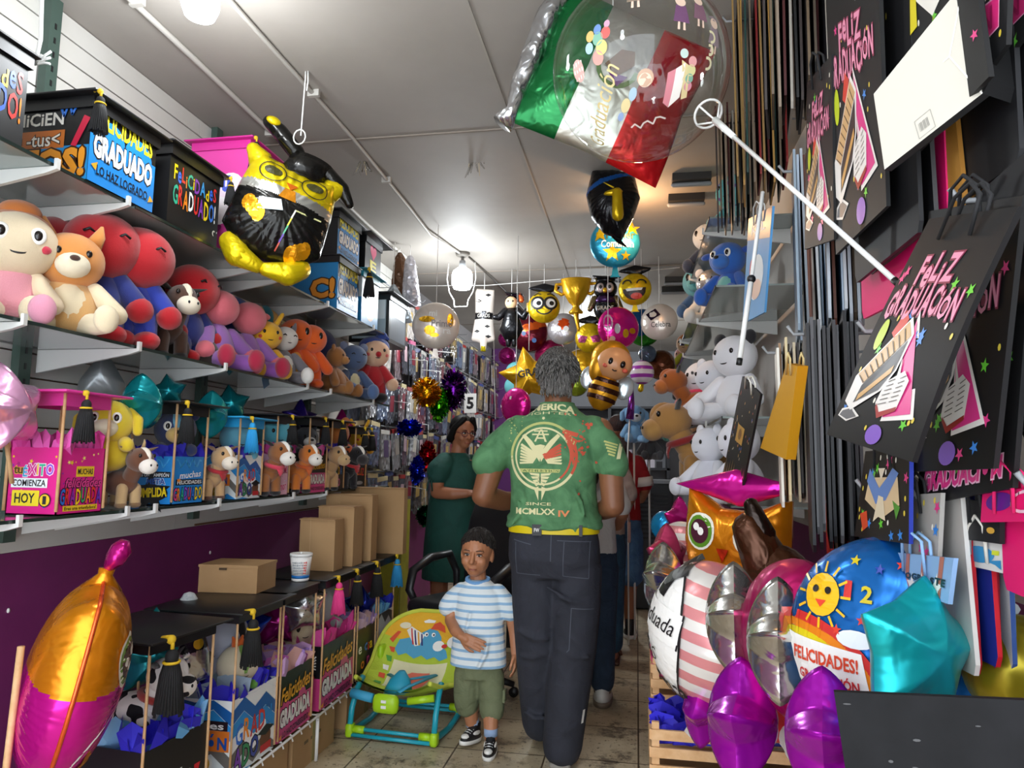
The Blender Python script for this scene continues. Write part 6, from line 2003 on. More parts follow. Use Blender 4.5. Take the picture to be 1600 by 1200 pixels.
# owl graduate balloon
p = at(946, 468, Y=5.0)
o = thing('owl_balloon', 'dark foil owl balloon in graduation cap and purple scarf', 'balloon', p, group='balloons at the back')
PUR = foil('3a1c4a')
m = M(); m.ell((0, 0, -.06), (.085, .06, .11), BLKF, n=22); m.chain([(0, 0, -.14), (.0, 0, -.24)], [.03, .022], BLKF, 8); m.build('body', o)
m = M(); m.ell((0, 0, .075), (.085, .06, .075), BLKF, n=22); m.build('head', o)
for s_ in (-1, 1):
    m = M(); m.ell((s_ * .032, -.05, .075), (.03, .015, .036), foil('c9b8b8', rough=.4), n=14); m.ell((s_ * .032, -.063, .078), (.012, .006, .014), BLK, n=10); m.build('eye', o)
    M().chain([(s_ * .075, -.01, .0), (s_ * .11, -.01, -.07)], [.028, .02], foil('6a5a3a'), 10).build('wing', o)
M().loft([(0, -.07, .035, .012, .01), (0, -.065, .065, .014, .01), (0, -.06, .075, .003, .003)], GOLD, 10).build('beak', o)
M().loft([(0, 0, -.03, .082, .062), (0, 0, .0, .08, .06), (0, 0, .02, .06, .05)], PUR, 20).build('scarf', o)
m = M(); m.box((0, 0, .15), (.2, .13, .012), BLKF, MX.Rotation(.08, 4, 'Y')); m.ell((0, 0, .135), (.07, .055, .03), BLKF, n=14); m.build('cap', o)
m = M(); m.text('GRADE', frame((0, -.066, -.075), (1, 0, 0), (0, 0, 1)), 0, 0, .12, .03, paint('c9c0a8', .4), .002, .02); m.build('lettering', o)
hang(o, p, dz=.15)

MGF = foil('d8188a', rough=.16)
round_face('magenta pink round balloon with pale bunny print behind the owl balloon', 966, 512, 4.8, .145, MGF, lambda m, F: [m.poly(circ(a, 12, x, y, b), F, foil(c), .004) for x, y, a, b, c in ((-.09, .02, .03, .06, 'e0b0c8'), (-.03, -.02, .02, .035, 'e9dfe4'), (.03, -.05, .022, .03, 'd8a41c'), (.08, -.03, .025, .02, 'e9a01c'), (-.06, -.09, .02, .02, 'e9dfe4'))], 20, MGF)
round_face('blue and green globe balloon behind the laughing smiley', 1005, 512, 5.6, .15, lambda x, y, s_: foil('3a9a2c') if y < -.04 + .04 * math.sin(x * 30) else foil('1f5f9c'), None, 25)
round_face('translucent white round balloon with dark cap print near the right shelves', 1030, 503, 5.2, .135, PEARL, lambda m, F: (m.poly([(-.09, .05), (-.02, .09), (.02, .04), (-.05, .0)], F, foil('2a1a3a'), .005), m.text('Celebra', F, .02, -.03, .14, .04, paint('4a4644', .4), .006, .01)), -10)
round_face('clear silver balloon with orange and white print below the smiley with glasses', 880, 514, 5.6, .13, lambda x, y, s_: foil('d8501c') if math.hypot(x - .01, y - .03) < .045 else foil('b9b4b8', rough=.2), lambda m, F: [m.poly(circ(.022, 12, s_ * .03, -.01), F, WHT, .004) or m.poly(circ(.01, 10, s_ * .03, -.01), F, BLK, .006) for s_ in (-1, 1)], 0)
round_face('dark red balloon with orange flames and dials behind the gowned graduate', 826, 520, 6.0, .17, lambda x, y, s_: foil('e0601c') if abs(y - .03 - .3 * x) < .035 else foil('6a1024'), lambda m, F: [m.poly(circ(.02, 12, x, y), F, paint('5a8ad0', .4), .005) for x, y in ((-.09, .04), (-.03, -.02), (.06, -.08))], 0)
round_face('gold smiley balloon with pink sunglasses under a black cap', 922, 528, 5.3, .115, YELF, lambda m, F: [m._sub([(s_ * .01, .0), (s_ * .09, .02), (s_ * .08, -.04), (s_ * .03, -.045)], [(0, 1, 2, 3)], F, foil('b04a78'), .005, .04) for s_ in (-1, 1)], -5, cap=True)
for k, (u, v, Y, r, c, lab) in enumerate(((790, 530, 6.3, .07, 'a8187a', 'small magenta balloon, upper of two by the purple pillar'), (792, 556, 6.3, .08, 'a8187a', 'small magenta balloon, lower of two by the purple pillar'), (860, 555, 6.1, .14, 'a81a5a', 'deep pink balloon directly above the man'),
                                   (908, 575, 5.8, .16, 'd8a41c', 'crumpled gold balloon right of the man'), (900, 600, 5.6, .1, '9ab02c', 'lime green balloon by the right side of the head of the man'), (925, 585, 6.1, .1, '1f6a3c', 'dark green balloon between gold ones'), (1012, 553, 5.6, .07, '5a6a80', 'smoky blue grey ball balloon above the striped one'), (1032, 570, 5.7, .12, '6a3a20', 'amber brown ball balloon above the striped one'))):
    round_face(lab, u, v, Y, r, foil(c, rough=.2, bump=.7), None, R.uniform(-30, 30), dep=.8)

# gold star GRAD
p = at(826, 588, Y=5.3)
o = balloon('star_balloon', 'big gold star balloon lettered GRAD left of the head of the man', p, facing(rad(8), 0, .2), star_pil(.235, .08, .55), GOLD,
            lambda m, F: (m.text('GRAD', F, .03, .02, .22, .06, BLK, .006, .02, maxlen=.02), m.text('2024', F, .05, -.05, .12, .03, WHT, .006, .01, maxlen=.02)) if False else (m.text('GRAD', F, .03, .02, .22, .06, BLK, .006, .02, maxlen=.02),), group='balloons at the back')
hang(o, p, dz=.2)
# bee girl
p = at(950, 590, Y=4.6)
HON = foil('d89a1c', rough=.3)
o = thing('bee_balloon', 'foil balloon of a yellow haired bee with brown stripes right of the man', 'balloon', p, group='balloons at the back', rot=(0, rad(18), 0))
m = M(); m.ell((.0, 0, -.1), (.105, .07, .125), lambda *a: None and 0 or HON, n=24) if False else m.loft([(0, 0, -.22, .03, .03)] + [(0, 0, -.2 + .02 * k, .1 * math.sqrt(max(.05, 1 - ((k - 5) / 6) ** 2)), .065 * math.sqrt(max(.05, 1 - ((k - 5) / 6) ** 2))) for k in range(12)], HON, 24)
m.build('body', o)
for z, w_ in ((-.03, .085), (-.085, .102), (-.14, .095)): M().loft([(0, 0, z - .018, w_, w_ * .66), (0, 0, z, w_ * 1.03, w_ * .68), (0, 0, z + .016, w_, w_ * .66)], foil('3a1c10'), 24, cap=False).build('stripe', o)
m = M(); m.ell((.01, -.01, .1), (.12, .075, .11), paint('dba070', .3), n=26)
h_ = m.build('head', o)
m = M(); m.ell((-.02, .02, .12), (.13, .075, .13), HON, n=24); m.ell((-.08, .0, .05), (.06, .05, .1), HON, n=14); m.build('hair', o)
for s_ in (-1, 1):
    M().ell((.03 + s_ * .04, -.078, .1), (.017, .012, .024), paint('17110f', .15), n=12).build('eye', h_)
    M().ell((.03 + s_ * .065, -.07, .065), (.02, .01, .015), paint('d8604a', .4), n=10).build('cheek', h_)
M().tube([(.015, -.086, .05), (.03, -.088, .044), (.045, -.086, .05)], .004, BLK, 5).build('mouth', h_)
for s_ in (-1, 1): M().ell((s_ * .12, .05, -.03), (.06, .012, .08), mat('c9d4da', .15, .5), n=14).build('wing', o)
hang(o, p, dz=.2)
# pink and white candy, lollipop, teal eight, pink round lower-left, lilac fringe
p = at(1003, 582, Y=5.0)
o = thing('candy_balloon', 'white and purple striped candy ball balloon with yellow neck', 'balloon', p, group='balloons at the back')
sphere_balloon(o, .085, mat('e6e0ea', .2, kind='bands', c2='a03ab0', scale=5.5, fac=.6), 'foil_body')
M().chain([(0, 0, -.08), (-.01, 0, -.12)], [.014, .02], YELF, 8).build('neck', o)
hang(o, p, dz=.08)
p = at(806, 592, Y=5.6)
o = thing('number_balloon', 'pale teal figure eight balloon left of the gold star', 'balloon', p, group='balloons at the back')
m = M(); m.ell((0, 0, .06), (.085, .05, .08), mat('5fa8ac', .35), n=20); m.ell((.0, 0, -.06), (.095, .05, .085), mat('5fa8ac', .35), n=20); m.build('foil_body', o)
hang(o, p, dz=.1)
round_face('pink round balloon with white stripe at the left shoulder of the man', 806, 634, 4.6, .12, MGF, lambda m, F: m.stroke([(-.1, .0), (0, .05), (.1, .03)], .02, F, WHT, .004), -30)
# mexican flag coloured foil and the clear bubble
p = at(958, 135, Y=2.1)
GRN, REDF = foil('0f6a34', rough=.2, bump=.5), foil('c8161c', rough=.2, bump=.5)
WHF = foil('cfcfc9', rough=.3, bump=.4)
o = thing('flag_balloon', 'green white and red foil flag balloon with silver edge behind the clear bubble', 'balloon', p, rot=facing(rad(12), rad(6), rad(-23)))
m = M(); m.cushion(.5, .47, .07, lambda x, s_: (GRN if x < -.1 else WHF if x < .075 else REDF) if s_ > 0 else SIL, (-.1, .075))
F = lambda x, y, l=0: V((x, y, .066 + l))
m.stroke([(-.01 + .06 * math.cos(t), .03 + .06 * math.sin(t)) for t in [pi + pi * i / 10 for i in range(11)]], .014, F, paint('5a7a3a', .5), .004); m._sub([(-.05, .02), (-.02, .08), (.02, .09), (.035, .05), (.0, .0)], [(0, 1, 2, 3, 4)], F, paint('6a4a2c', .5), .006, .03); m._sub([(-.03, .0), (.03, .01), (.01, -.03)], [(0, 1, 2)], F, paint('6a3a7a', .5), .007, .03)
m.build('foil_body', o)
m = M(); m.tube([(-.25, .26, -.0), (-.275, .12, -.02), (-.265, -.1, -.015), (-.255, -.2, 0), (-.265, -.25, 0)], [.03, .04, .035, .02, .035], foil('c6c8cb', rough=.14, bump=1), 12, flat=1.3); m.build('silver_edge', o)
hang(o, p, dz=.2)

bc = at(1000, 112, Y=1.72)
br = .222
o = thing('bubble_balloon', 'big clear bubble balloon printed with graduates, balloons and gold script', 'balloon', bc)
BUB = mat('f7f8f6', .03, kind='clear', fac=.22, bump=.03, scale=5)
sphere_balloon(o, br, BUB, 'clear_skin')


def sph(lon, lat, roll=0., up=1):
    lat -= .42
    """print frame on the sphere around a direction: lon 0 faces the door, + to the right"""
    d = V((math.sin(lon) * math.cos(lat), -math.cos(lon) * math.cos(lat), math.sin(lat)))
    r_ = V((math.cos(lon), math.sin(lon), 0)); u_ = r_.cross(d) * -1
    c, s_ = math.cos(roll), math.sin(roll)

    def F(x, y, l=0):
        q = d * br + (r_ * (x * c - y * s_) + u_ * (x * s_ + y * c))
        return q.normalized() * (br + .0012 + l)
    return F


m = M()
pb = lambda F, pts, c: m._sub(pts, [tuple(range(len(pts)))], F, paint(c, .4), 0, .03)
F = sph(-.45, .3)
for (x, y, a, c) in ((0, 0, .016, '7fb09a'), (-.02, .012, .013, 'e0b06a'), (.02, .008, .014, 'd8605a'), (.0, .022, .012, '6a8ac0'), (.008, -.022, .017, 'e6d07a'), (-.024, -.014, .013, 'a8c4e0'), (-.004, -.042, .017, 'e09a90'), (.024, .028, .009, 'c89ab0')): pb(F, circ(a * .82, 14, x, y, a), c)
F = sph(-.75, .08)
pb(F, circ(.017, 16, 0, 0, .026), 'd8a8a0')
for k in range(4): pb(F, [(-.014 + .008 * k, -.02), (-.011 + .008 * k, -.02), (-.009 + .008 * k, .02), (-.013 + .008 * k, .02)], 'e9dcd4')
F = sph(.32, -.2)
for q, c in (([(-.0, .02), (.018, .03), (.018, -.055), (.002, -.045)], 'd88a94'), ([(.018, .03), (.04, .045), (.04, -.03), (.018, -.055)], 'f0ece4'), ([(.03, .05), (.05, .04), (.06, -.03), (.045, -.035)], 'e0cf9a')): pb(F, q, c)
for (x, y, a, c) in ((-.05, .005, .02, 'c8a48a'), (-.05, .0, .016, 'ead0b8'), (.06, .05, .012, 'e0a0a0'), (.058, .03, .013, 'd8d49a'), (.056, .012, .011, '7fb09a'), (.056, -.005, .011, 'd890a0'), (.035, .065, .011, 'c4d8d0')): pb(F, circ(a, 14, x, y), c)
F = sph(-.5, -.3, .95)
m.text('Graduación', F, -.04, .01, .24, .045, paint('d8c48a', .4), 0, .0, .25, maxlen=.02)
for (x, y, a, c) in ((.0, -.05, .018, 'e0cf9a'), (-.03, -.045, .012, '9ab0d8'), (.03, -.06, .016, 'a8c4d8')): pb(F, circ(a, 12, x, y, a * .6), c)
for lon, lat, c in ((.42, .52, '6a4468'), (.65, .6, '7a5868'), (.85, .4, '8a7a80'), (-.05, .75, '8a7a6a'), (.2, .85, '6a5a5a')):      # little gowned graduates
    F = sph(lon, lat)
    pb(F, [(-.012, .012), (.012, .012), (.02, -.03), (-.02, -.03)], c); pb(F, circ(.013, 12, 0, .022), 'e0c4b0'); pb(F, [(-.02, .034), (0, .042), (.02, .034), (0, .028)], c)
    for s_ in (-1, 1): pb(F, [(s_ * .004, -.03), (s_ * .009, -.03), (s_ * .01, -.048), (s_ * .004, -.048)], 'e0c4b0')
F = sph(.8, .2)
for y, a in ((.03, .012), (.0, .01), (-.03, .012)): m.stroke([F and (a * math.cos(t), y + a * math.sin(t)) for t in [pi * i / 8 - 1.5 for i in range(10)]], .006, F, paint('e0d8b0', .4), 0)
F = sph(.15, -.62, .4)
m.stroke([(-.04 + .01 * k, .008 * math.sin(k * 2.2)) for k in range(9)], .004, F, paint('d8cfc4', .4), 0)
m.build('printed_pictures', o)
CLR = mat('dfe0dc', .15, spec=.6)
st = thing('balloon_stick', 'white plastic balloon stick with cup holder leading down to the black gift bag', 'balloon stick', at(1118, 185, Y=1.62))
a, b = at(1112, 183, Y=1.6), at(1400, 440, Y=1.16)
d = (b - a).normalized()
m = M(); m.tube([a + d * .02, b], .0048, CLR, 8); m.tube([a + d * .02, a + d * .12], [.009, .0065], CLR, 8); m.build('rod', st, True)
m = M()
q1 = d.orthogonal().normalized(); q2 = d.cross(q1)
ring = [a - d * .02 + q1 * .033 * math.cos(t) + q2 * .033 * math.sin(t) for t in [2 * pi * i / 22 for i in range(22)]]
m.tube(ring, .003, CLR, 6, closed=True)
for k in (0, 5, 11, 16): m.tube([ring[k], a + d * .03], .0025, CLR, 5)
m.build('cup_holder', st, True)
M().tube([b - d * .005, b + d * .012], .006, BLK, 8).build('end_cap', st, True)

# yellow and black bird balloon hanging by the boxes
p = at(440, 335, Y=2.46)
o = thing('bird_balloon', 'yellow foil bird balloon in black gown and cap, hanging beside the pink box', 'balloon', p, rot=(0, rad(16), rad(34)), sc=.95)
YB2, BGL = foil('e9cf10', rough=.3, bump=.6), foil('1d1c1a', rough=.14, bump=.5)
pil = Pillow(poly_r([(-.17, .21), (-.06, .2), (.08, .19), (.17, .21), (.19, .06), (.2, -.12), (.12, -.2), (0, -.215), (-.12, -.2), (-.2, -.12), (-.19, .06)]), .105, .5, na=160, nr=38, rip=.1, k=24)
TB = MX.Rotation(pi / 2, 4, 'X')
m = M()
m.pillow(pil, TB, lambda x, y, s_: YB2 if y > .075 + .1 * abs(x) * 0 else (WHF if y > .035 and s_ > 0 else BGL))
m.build('foil_body', o)
F = pil.F(TB)
m = M()
for s_ in (-1, 1):
    m.stroke(circ(.052, 22, s_ * .085, .125, .042), .004, F, BLK, .006, True)
    m._sub([(s_ * .085 + .036 * math.cos(t), .13 + .02 * math.sin(t)) for t in [2 * pi * i / 14 for i in range(14)]], [tuple(range(14))], F, paint('3a3818', .4), .004, .03)
    m.stroke([(s_ * .12, .19), (s_ * .08, .195)], .005, F, BLK, .005)
m.stroke([(-.035, .13), (.035, .13)], .004, F, BLK, .006)
m._sub([(-.025, .1), (.025, .1), (0, .072)], [(0, 1, 2)], F, foil('e0701c'), .006, .03)
m._sub([(-.035, .03), (.035, .03), (.02, .075), (-.02, .075)], [(0, 1, 2, 3)], F, foil('e0901c'), .004, .03)
m.build('face_print', o)
m = M()
m._sub([(-.1, -.0), (-.02, .02), (.0, -.02), (-.09, -.05)], [(0, 1, 2, 3)], F, paint('d4e2e6', .3), .006, .03)
for x0, y0, s_ in ((-.13, -.03, 1), (.13, -.13, -1)):
    for k in range(4): m._sub(circ(.024, 12, x0 + s_ * .016 * k, y0 - .012 * k, .034), [tuple(range(12))], F, foil('e09a14'), .005 + .0004 * k, .03)
for k, c in enumerate(('e9e4d8', 'd8d04a', '4aa87a', '6a4ab0', 'c85a4a')): m.stroke([(.045 - .004 * k, -.0 - .035 * k), (.04 - .004 * k, -.035 - .035 * k)], .006, F, paint(c, .4), .006)
m.stroke([(.045, .0), (.15, .01)], .006, F, paint('c8c88a', .4), .006)
m.build('gown_print', o)
for s_ in (-1, 1): M().chain([(s_ * .14, .0, -.19), (s_ * .1, -.03, -.235), (s_ * .02, -.03, -.25)], [.045, .05, .03], YB2, 12).build('foot', o)
for s_ in (-1, 1): M().chain([(s_ * .15, 0, .18), (s_ * .185, 0, .21)], [.05, .03], YB2, 10).build('ear_tuft', o)
m = M()
m.loft([(.02, 0, .17, .1, .075), (.03, 0, .23, .085, .07), (.04, 0, .27, .09, .06)], BGL, 20)
m.chain([(-.03, 0, .275), (-.12, 0, .33), (-.17, .0, .35)], [.035, .034, .026], BGL, 12)
m.chain([(.1, 0, .25), (.19, .0, .21), (.24, 0, .16)], [.035, .03, .018], BGL, 12)
m.build('graduation_cap', o)
M().ell((-.155, -.03, .35), (.03, .01, .018), YB2, n=12).build('cap_spot', o)
t0 = at(478, 105, Y=2.46)
m = M(); q = at(470, 212, Y=2.45)
m.tube([V((t0.x, t0.y, ZC)), t0 + V((0, 0, -.05)), q], .003, WHT, 6); m.tube([V((t0.x + .01, t0.y, ZC)), t0 + V((.012, 0, -.06)), t0 + V((.008, 0, -.1))], .003, WHT, 6)
m.tube([q + V((.025 * math.cos(t), -.01, -.01 + .03 * math.sin(t))) for t in [2 * pi * i / 12 for i in range(12)]], .0028, WHT, 6, closed=True)
m.build('string', o, True)

# strings and wisps of film tied to the ceiling
for (u, v, Y, ln, lab) in ((745, 200, 3.4, .26, 'wisp of clear film hanging from the ceiling in the middle'), (568, 245, 3.3, .1, 'scrap of clear film tied to the conduit'), (60, 100, 1.72, .2, 'white plastic string knotted at the upper left corner')):
    p = at(u, v, Y=Y)
    o = thing('hanging_string', lab, 'string', (p.x, p.y, p.z))
    m = M()
    mt_ = WHT if 'white' in lab else mat('f4f4f2', .1, kind='clear', fac=.45, bump=.6)
    if 'white' in lab:
        m.tube([V((p.x - .02, p.y, ZC)), p + V((.0, 0, .08)), p + V((-.012, 0, 0)), p + V((.02, -.01, .02))], .006, mt_, 6)
        for k in range(3): m.tube([p + V((.0, 0, 0)), p + V((.03, -.01, .012 * k - .005)), p + V((.05, -.01, .02 * k - .01))], .004, mt_, 5)
    else:
        m.tube([V((p.x, p.y, ZC)), p], .002, WHT, 5)
        for k in range(7): m.tube([p, p + V((R.uniform(-.03, .03), R.uniform(-.02, .02), -ln * R.uniform(.3, .6))), p + V((R.uniform(-.06, .06), 0, -ln * R.uniform(.7, 1.1)))], [.006, .012, .003], mt_, 5, flat=.2)
        m.tube([p, p + V((-.04, 0, -ln * .8))], .0016, mat('c8b48a', .4), 4); m.tube([p, p + V((.02, 0, -ln))], .0016, mat('c8b48a', .4), 4)
    m.build('strands', o, True)
# ================================================================ rear of the left wall: bagged party goods on hooks, and the back wall
FILM = [mat(c, .22, kind='crumple', scale=26, bump=.7, coat=.7) for c in ('8f8e8e', 'aeb0b4', '4a4648', '7a6a6e', 'c0b9b4', '5f6470', '8a4a58', '3a3a44', '9a8a6a', '6f7f9a')]


def bagged(parent_label, w, h, mt, head, t=.012, jag=True):
    m = M()
    n = 6
    pts = [(-w / 2, 0), (w / 2, 0)] + [(w / 2 - w * i / n, -h + R.uniform(-.012, .012)) for i in range(n + 1)]
    F = frame((0, 0, 0), (0, 1, 0), (0, 0, 1))
    m.prism(pts[::-1][:] if False else pts, F, mt, 0, t)
    m.box((t / 2, 0, -.012), (t + .002, w * 1.0, .03), head)
    return m


protos = []
for k in range(10):
    m = bagged('', R.uniform(.13, .18), R.uniform(.26, .34), FILM[k], paint(('d8d4cc', 'a8322c', '3a4a8a', 'e0d0a0', '26262c', 'c85a8a')[k % 6], .4))
    m.box((.0128, R.uniform(-.02, .02), -.13), (.001, .08, .12), paint(R.choice(['c8a8b0', 'd8d2c8', 'a8b8d0', '8a2a3a', 'b89a5a', '5a4a6a']), .3))
    me_o = m.build('packaged_goods')
    protos.append(me_o.data)
    bpy.data.objects.remove(me_o)
G = 'clear bags of party goods on the rear left wall'
names = ('top', 'second', 'third', 'fourth', 'lowest')
for ri, z in enumerate((2.56, 2.2, 1.83, 1.5, 1.17)):
    y = 4.55 if ri > 1 else 4.75
    ci = 0
    while y < 9.3:
        if ri == 0 and y < 5.0: y += .2; continue
        for dpt in range(2 if y < 6.6 else 1):
            o = bpy.data.objects.new('packaged_goods', R.choice(protos))
            COL.objects.link(o)
            o.location = (XL + .04 + dpt * .1 + R.uniform(0, .06), y + R.uniform(-.02, .02) + dpt * .06, z + R.uniform(-.03, .03))
            o.rotation_euler = (R.uniform(-.12, .12), R.uniform(-.05, .06), R.uniform(-.1, .1))
            tag(o, 'clear bag of small party goods hanging in the %s row on the rear left wall' % names[ri], 'bagged goods', G)
        y += R.uniform(.15, .2)
for ri, z in enumerate((2.575, 2.215, 1.845, 1.515, 1.185)):
    o = thing('display_rail', '%s metal rail with bagged goods on the rear left wall' % names[ri], 'rail', (XL + .12, 7, z), group='rails on the rear left wall')
    M().tube([(0, -2.4, 0), (0, 2.35, 0)], .006, GRYM, 6).build('rail_bar', o)
    m = M()
    for y in range(-4, 5): m.tube([(-.11, y * .5, 0), (.1, y * .5, -.005), (.115, y * .5, .015)], .003, GRYM, 5)
    m.build('hook_row', o)


def pompom(label, u, v, Y, rx, rz, c):
    p = at(u, v, Y=Y)
    o = thing('tinsel_pompom', label, 'tinsel pompom', p, group='tinsel pompoms')
    m = M()
    mt = mat(c, .2, 1, kind='glitter')
    m.ell((0, 0, 0), (rx * .8, rx * .7, rz * .8), mt, n=20)
    for k in range(420):
        a, zz = R.uniform(0, 2 * pi), R.uniform(-1, 1)
        q = math.sqrt(1 - zz * zz)
        d = V((q * math.cos(a) * rx, q * math.sin(a) * rx, zz * rz))
        s_ = V((-math.sin(a), math.cos(a), R.uniform(-1, 1))) * .008
        e = d * R.uniform(.95, 1.12) + V((R.uniform(-.01, .01), R.uniform(-.01, .01), R.uniform(-.012, .01)))
        m.add([d * .7 - s_, d * .7 + s_, e + s_, e - s_], [(0, 1, 2, 3)], mt, False)
    m.build('tinsel', o)
    M().tube([(0, 0, rz), (0, 0, rz + .12), (-.15, .05, rz + .14)], .003, WHT, 5).build('string', o)


pompom('gold tinsel pompom hanging by the bagged goods', 666, 612, 4.75, .1, .1, 'd8a41c')
pompom('green tinsel pompom between the gold and purple ones', 686, 632, 4.9, .07, .12, '4fae1c')
pompom('purple tinsel pompom beside the green one', 708, 608, 5.0, .09, .15, '5a1a7a')
pompom('bright blue tinsel bundle above the head height of the woman in green', 640, 668, 5.0, .09, .06, '1c2ab8')
pompom('dark red tinsel bundle low at the left of the woman in green', 668, 712, 5.1, .06, .11, 'a8141c')
pompom('blue and white tinsel bundle behind the arm of the woman in green', 652, 735, 4.95, .05, .1, '2438c0')
pompom('dark green tinsel ball above the yellow post', 664, 806, 5.0, .06, .07, '0c5a34')
for (u, v, Y, w_, h_, c, lab) in ((625, 425, 4.75, .16, .36, '6a4a34', 'bag of brown brush bristles tied under the ceiling'), (641, 430, 4.7, .14, .36, 'cfcdd6', 'white plastic bag hanging beside the brown bristles'), (615, 475, 4.62, .26, .27, 'b9c4cc', 'silver foil balloon pack with dark graduate picture under the bristles')):
    p = at(u, v - 30, Y=Y)
    o = thing('hanging_bag', lab, 'hanging bag', p)
    m = M()
    m.loft([(0, 0, 0, .015, .012), (0, 0, -.04, .04, .025), (.01, 0, -h_ * .6, w_ * .42, .05), (.02, 0, -h_, w_ * .5, .05)], mat(c, .25, .3, kind='crumple', scale=30, bump=.8), 16)
    m.build('bag_body', o)
    hang(o, p)
    if 'graduate' in lab:
        m = M(); m.loft([(.02, -.05, -.24, .05, .02), (.02, -.05, -.12, .025, .02)], BLKF, 12); m.ell((.02, -.05, -.09), .025, BLKF, n=10); m.build('graduate_print', o)
    if 'bristles' in lab and 'brown' in lab[:13]:
        m = M()
        for k in range(40): m.tube([(R.uniform(-.02, .02), -.03, -.05), (R.uniform(-.07, .09), -.052, -h_ + .02)], .003, mat('6a4428', .7), 4)
        m.build('bristles', o)
p = at(735, 630, Y=5.6)
o = thing('number_pack', 'small pack with a large white figure 5 between bagged goods', 'balloon pack', p)
M().box((0, 0, 0), (.1, .012, .16), paint('d8d6d2', .3)).build('pack_card', o)
m = M(); m.text('5', frame((0, -.0065, 0), (1, 0, 0), (0, 0, 1)), 0, 0, .06, .1, BLK, .0005, .04); m.build('figure', o)
M().tube([(0, 0, .08), (-.1, .05, .2)], .002, WHT, 5).build('string', o)
o = thing('electric_wire', 'white electric wire hanging in front of the purple pillar', 'wire', at(776, 500, Y=6.0)); a, b = at(770, 470, Y=6.0), at(774, 655, Y=6.0)
M().tube([V((a.x, a.y, ZC)), a, b], .004, WHT, 6).build('wire_run', o, True)

# back wall: dark shelving with plush, and an air cooler
o = thing('back_shelving', 'dark shelving with small goods along the back wall', 'shelving', (-.6, YB - .2, 0))
DK = paint('34363c', .6)
for x in (-1.5, -.75, .0, .75): M().box((x + .25, 0, 1.0), (.04, .36, 2.0), DK).build('side_panel', o)
for z in (.4, .8, 1.2, 1.6, 2.0): M().box((-.12, 0, z), (2.3, .36, .03), DK).build('shelf_board', o)
for k in range(42):
    x, z = -1.2 + (k % 21) * .097, (1.2, 1.6)[k // 21] + .016
    h_ = R.uniform(.08, .24)
    q = thing('boxed_toy', 'small boxed goods standing on the back wall shelving', 'boxed toy', (x - .45, YB - .3, z), group='boxed goods on the back shelving')
    M().box((0, 0, h_ / 2), (.075, .09, h_), paint(R.choice(['5a4a8a', '8a2a5a', 'c8c4d0', '3a5a8a', '2a2a30', 'a8a0b0', 'c86a8a', '4a7a8a']), .5)).build('pack', q)
o = thing('air_cooler', 'dark grey air cooler with slatted front at the back of the aisle', 'air cooler', (.12, 6.6, 0))
GC = paint('3a3e42', .5)
m = M(); m.box((0, 0, .55), (.4, .36, 1.1), GC, bev=.03); m.build('housing', o)
m = M()
for k in range(11): m.box((0, -.184, .62 + k * .038), (.3, .012, .018), paint('1e2023', .5), MX.Identity(4))
m.build('grille', o)
m = M(); m.box((0, -.02, 1.11), (.38, .3, .03), paint('8d9298', .3)); m.build('control_panel', o)
for (x, y, z, c, lab, k) in ((-.02, 5.35, 1.42, '7fb0d8', 'pale blue plush puppy behind the bee balloon', 'flop'), (.1, 5.9, 1.3, '55585c', 'grey plush toy behind the shoulder of the man', 'round')):
    st_ = thing('plush_stand', 'thin white post holding the ' + lab, 'display post', (x, y, 0)); M().tube([(0, 0, 0), (0, 0, z)], .008, WHT, 6).build('post', st_)
    plush('plush_toy', lab, (x, y, z), .2, .3, c, ears=k, ear=c, muzzle='d8dce0', group='plush toys deep in the shop')
o = thing('foil_streamer', 'sparkling purple foil streamer on a white stick right of the bee balloon', 'streamer', at(985, 640, Y=5.2)); a, b, c_ = at(987, 605, Y=5.2), at(984, 655, Y=5.2), at(981, 700, Y=5.2)
m = M(); m.tube([a, (a + b) / 2 + V((.005, 0, 0)), b], [.012, .024, .03], mat('9a4ab8', .2, 1, kind='glitter'), 10); m.build('fringe', o, True)
M().tube([b, c_, V((c_.x, c_.y, 0))], .006, WHT, 6).build('stick', o, True)
# ================================================================ right wall: plush on glass shelves
GR = 'plush toys on the right shelves'
WAY = rad(-50)
TEALF = dict(bump=1.)


def rplush(name, label, u, v, X, z, H, rz=WAY, **k):
    return plush(name, label, V((X, at(u, v, X=X).y, z)), rz, H, k.pop('head'), group=GR, **k)


rplush('plush_monster', 'shaggy teal plush bear leaning out above the short shelf', 1094, 385, .42, 2.205, .36, rad(-25), head='5fb0b4', body='2f5a8a', belly='cfd2d8', ears='point', ear='4a3a6a', eyes='oval', muzzle='5fb0b4', nose='3a2a5a', hw=.32, bump=1)
rplush('plush_monster', 'teal plush with purple spots on the highest right shelf', 1150, 335, .5, 2.428, .3, rad(-40), head=mat('5fb0b4', .95, kind='spots', c2='6a4a9a', scale=9, fac=.62), body='5fb0b4', eyes='dot', hw=.32)
rplush('plush_ghost', 'white plush with large black eyes on the highest right shelf', 1105, 330, .44, 2.428, .34, rad(-30), head='d8d8d4', body='23304a', eyes='oval', hw=.26)
rplush('plush_bear', 'bright blue sitting plush bear with pale green belly', 1140, 490, .46, 2.05, .35, rad(-35), head='2f6ac4', body='2a62bc', belly='7fc0b4', ears='side', ear='2a52a4', eyes='big', muzzle='3f7ad0', hw=.26, bw=.22)
rplush('plush_dog', 'white plush dog with silver face mask beside the blue bear', 1112, 490, .42, 2.05, .34, rad(-30), head=mat('b9b9bc', .3, .7, kind='foil'), body='d8d4cc', eyes='dot', hw=.24, ears='round', ear='c9c9cc')
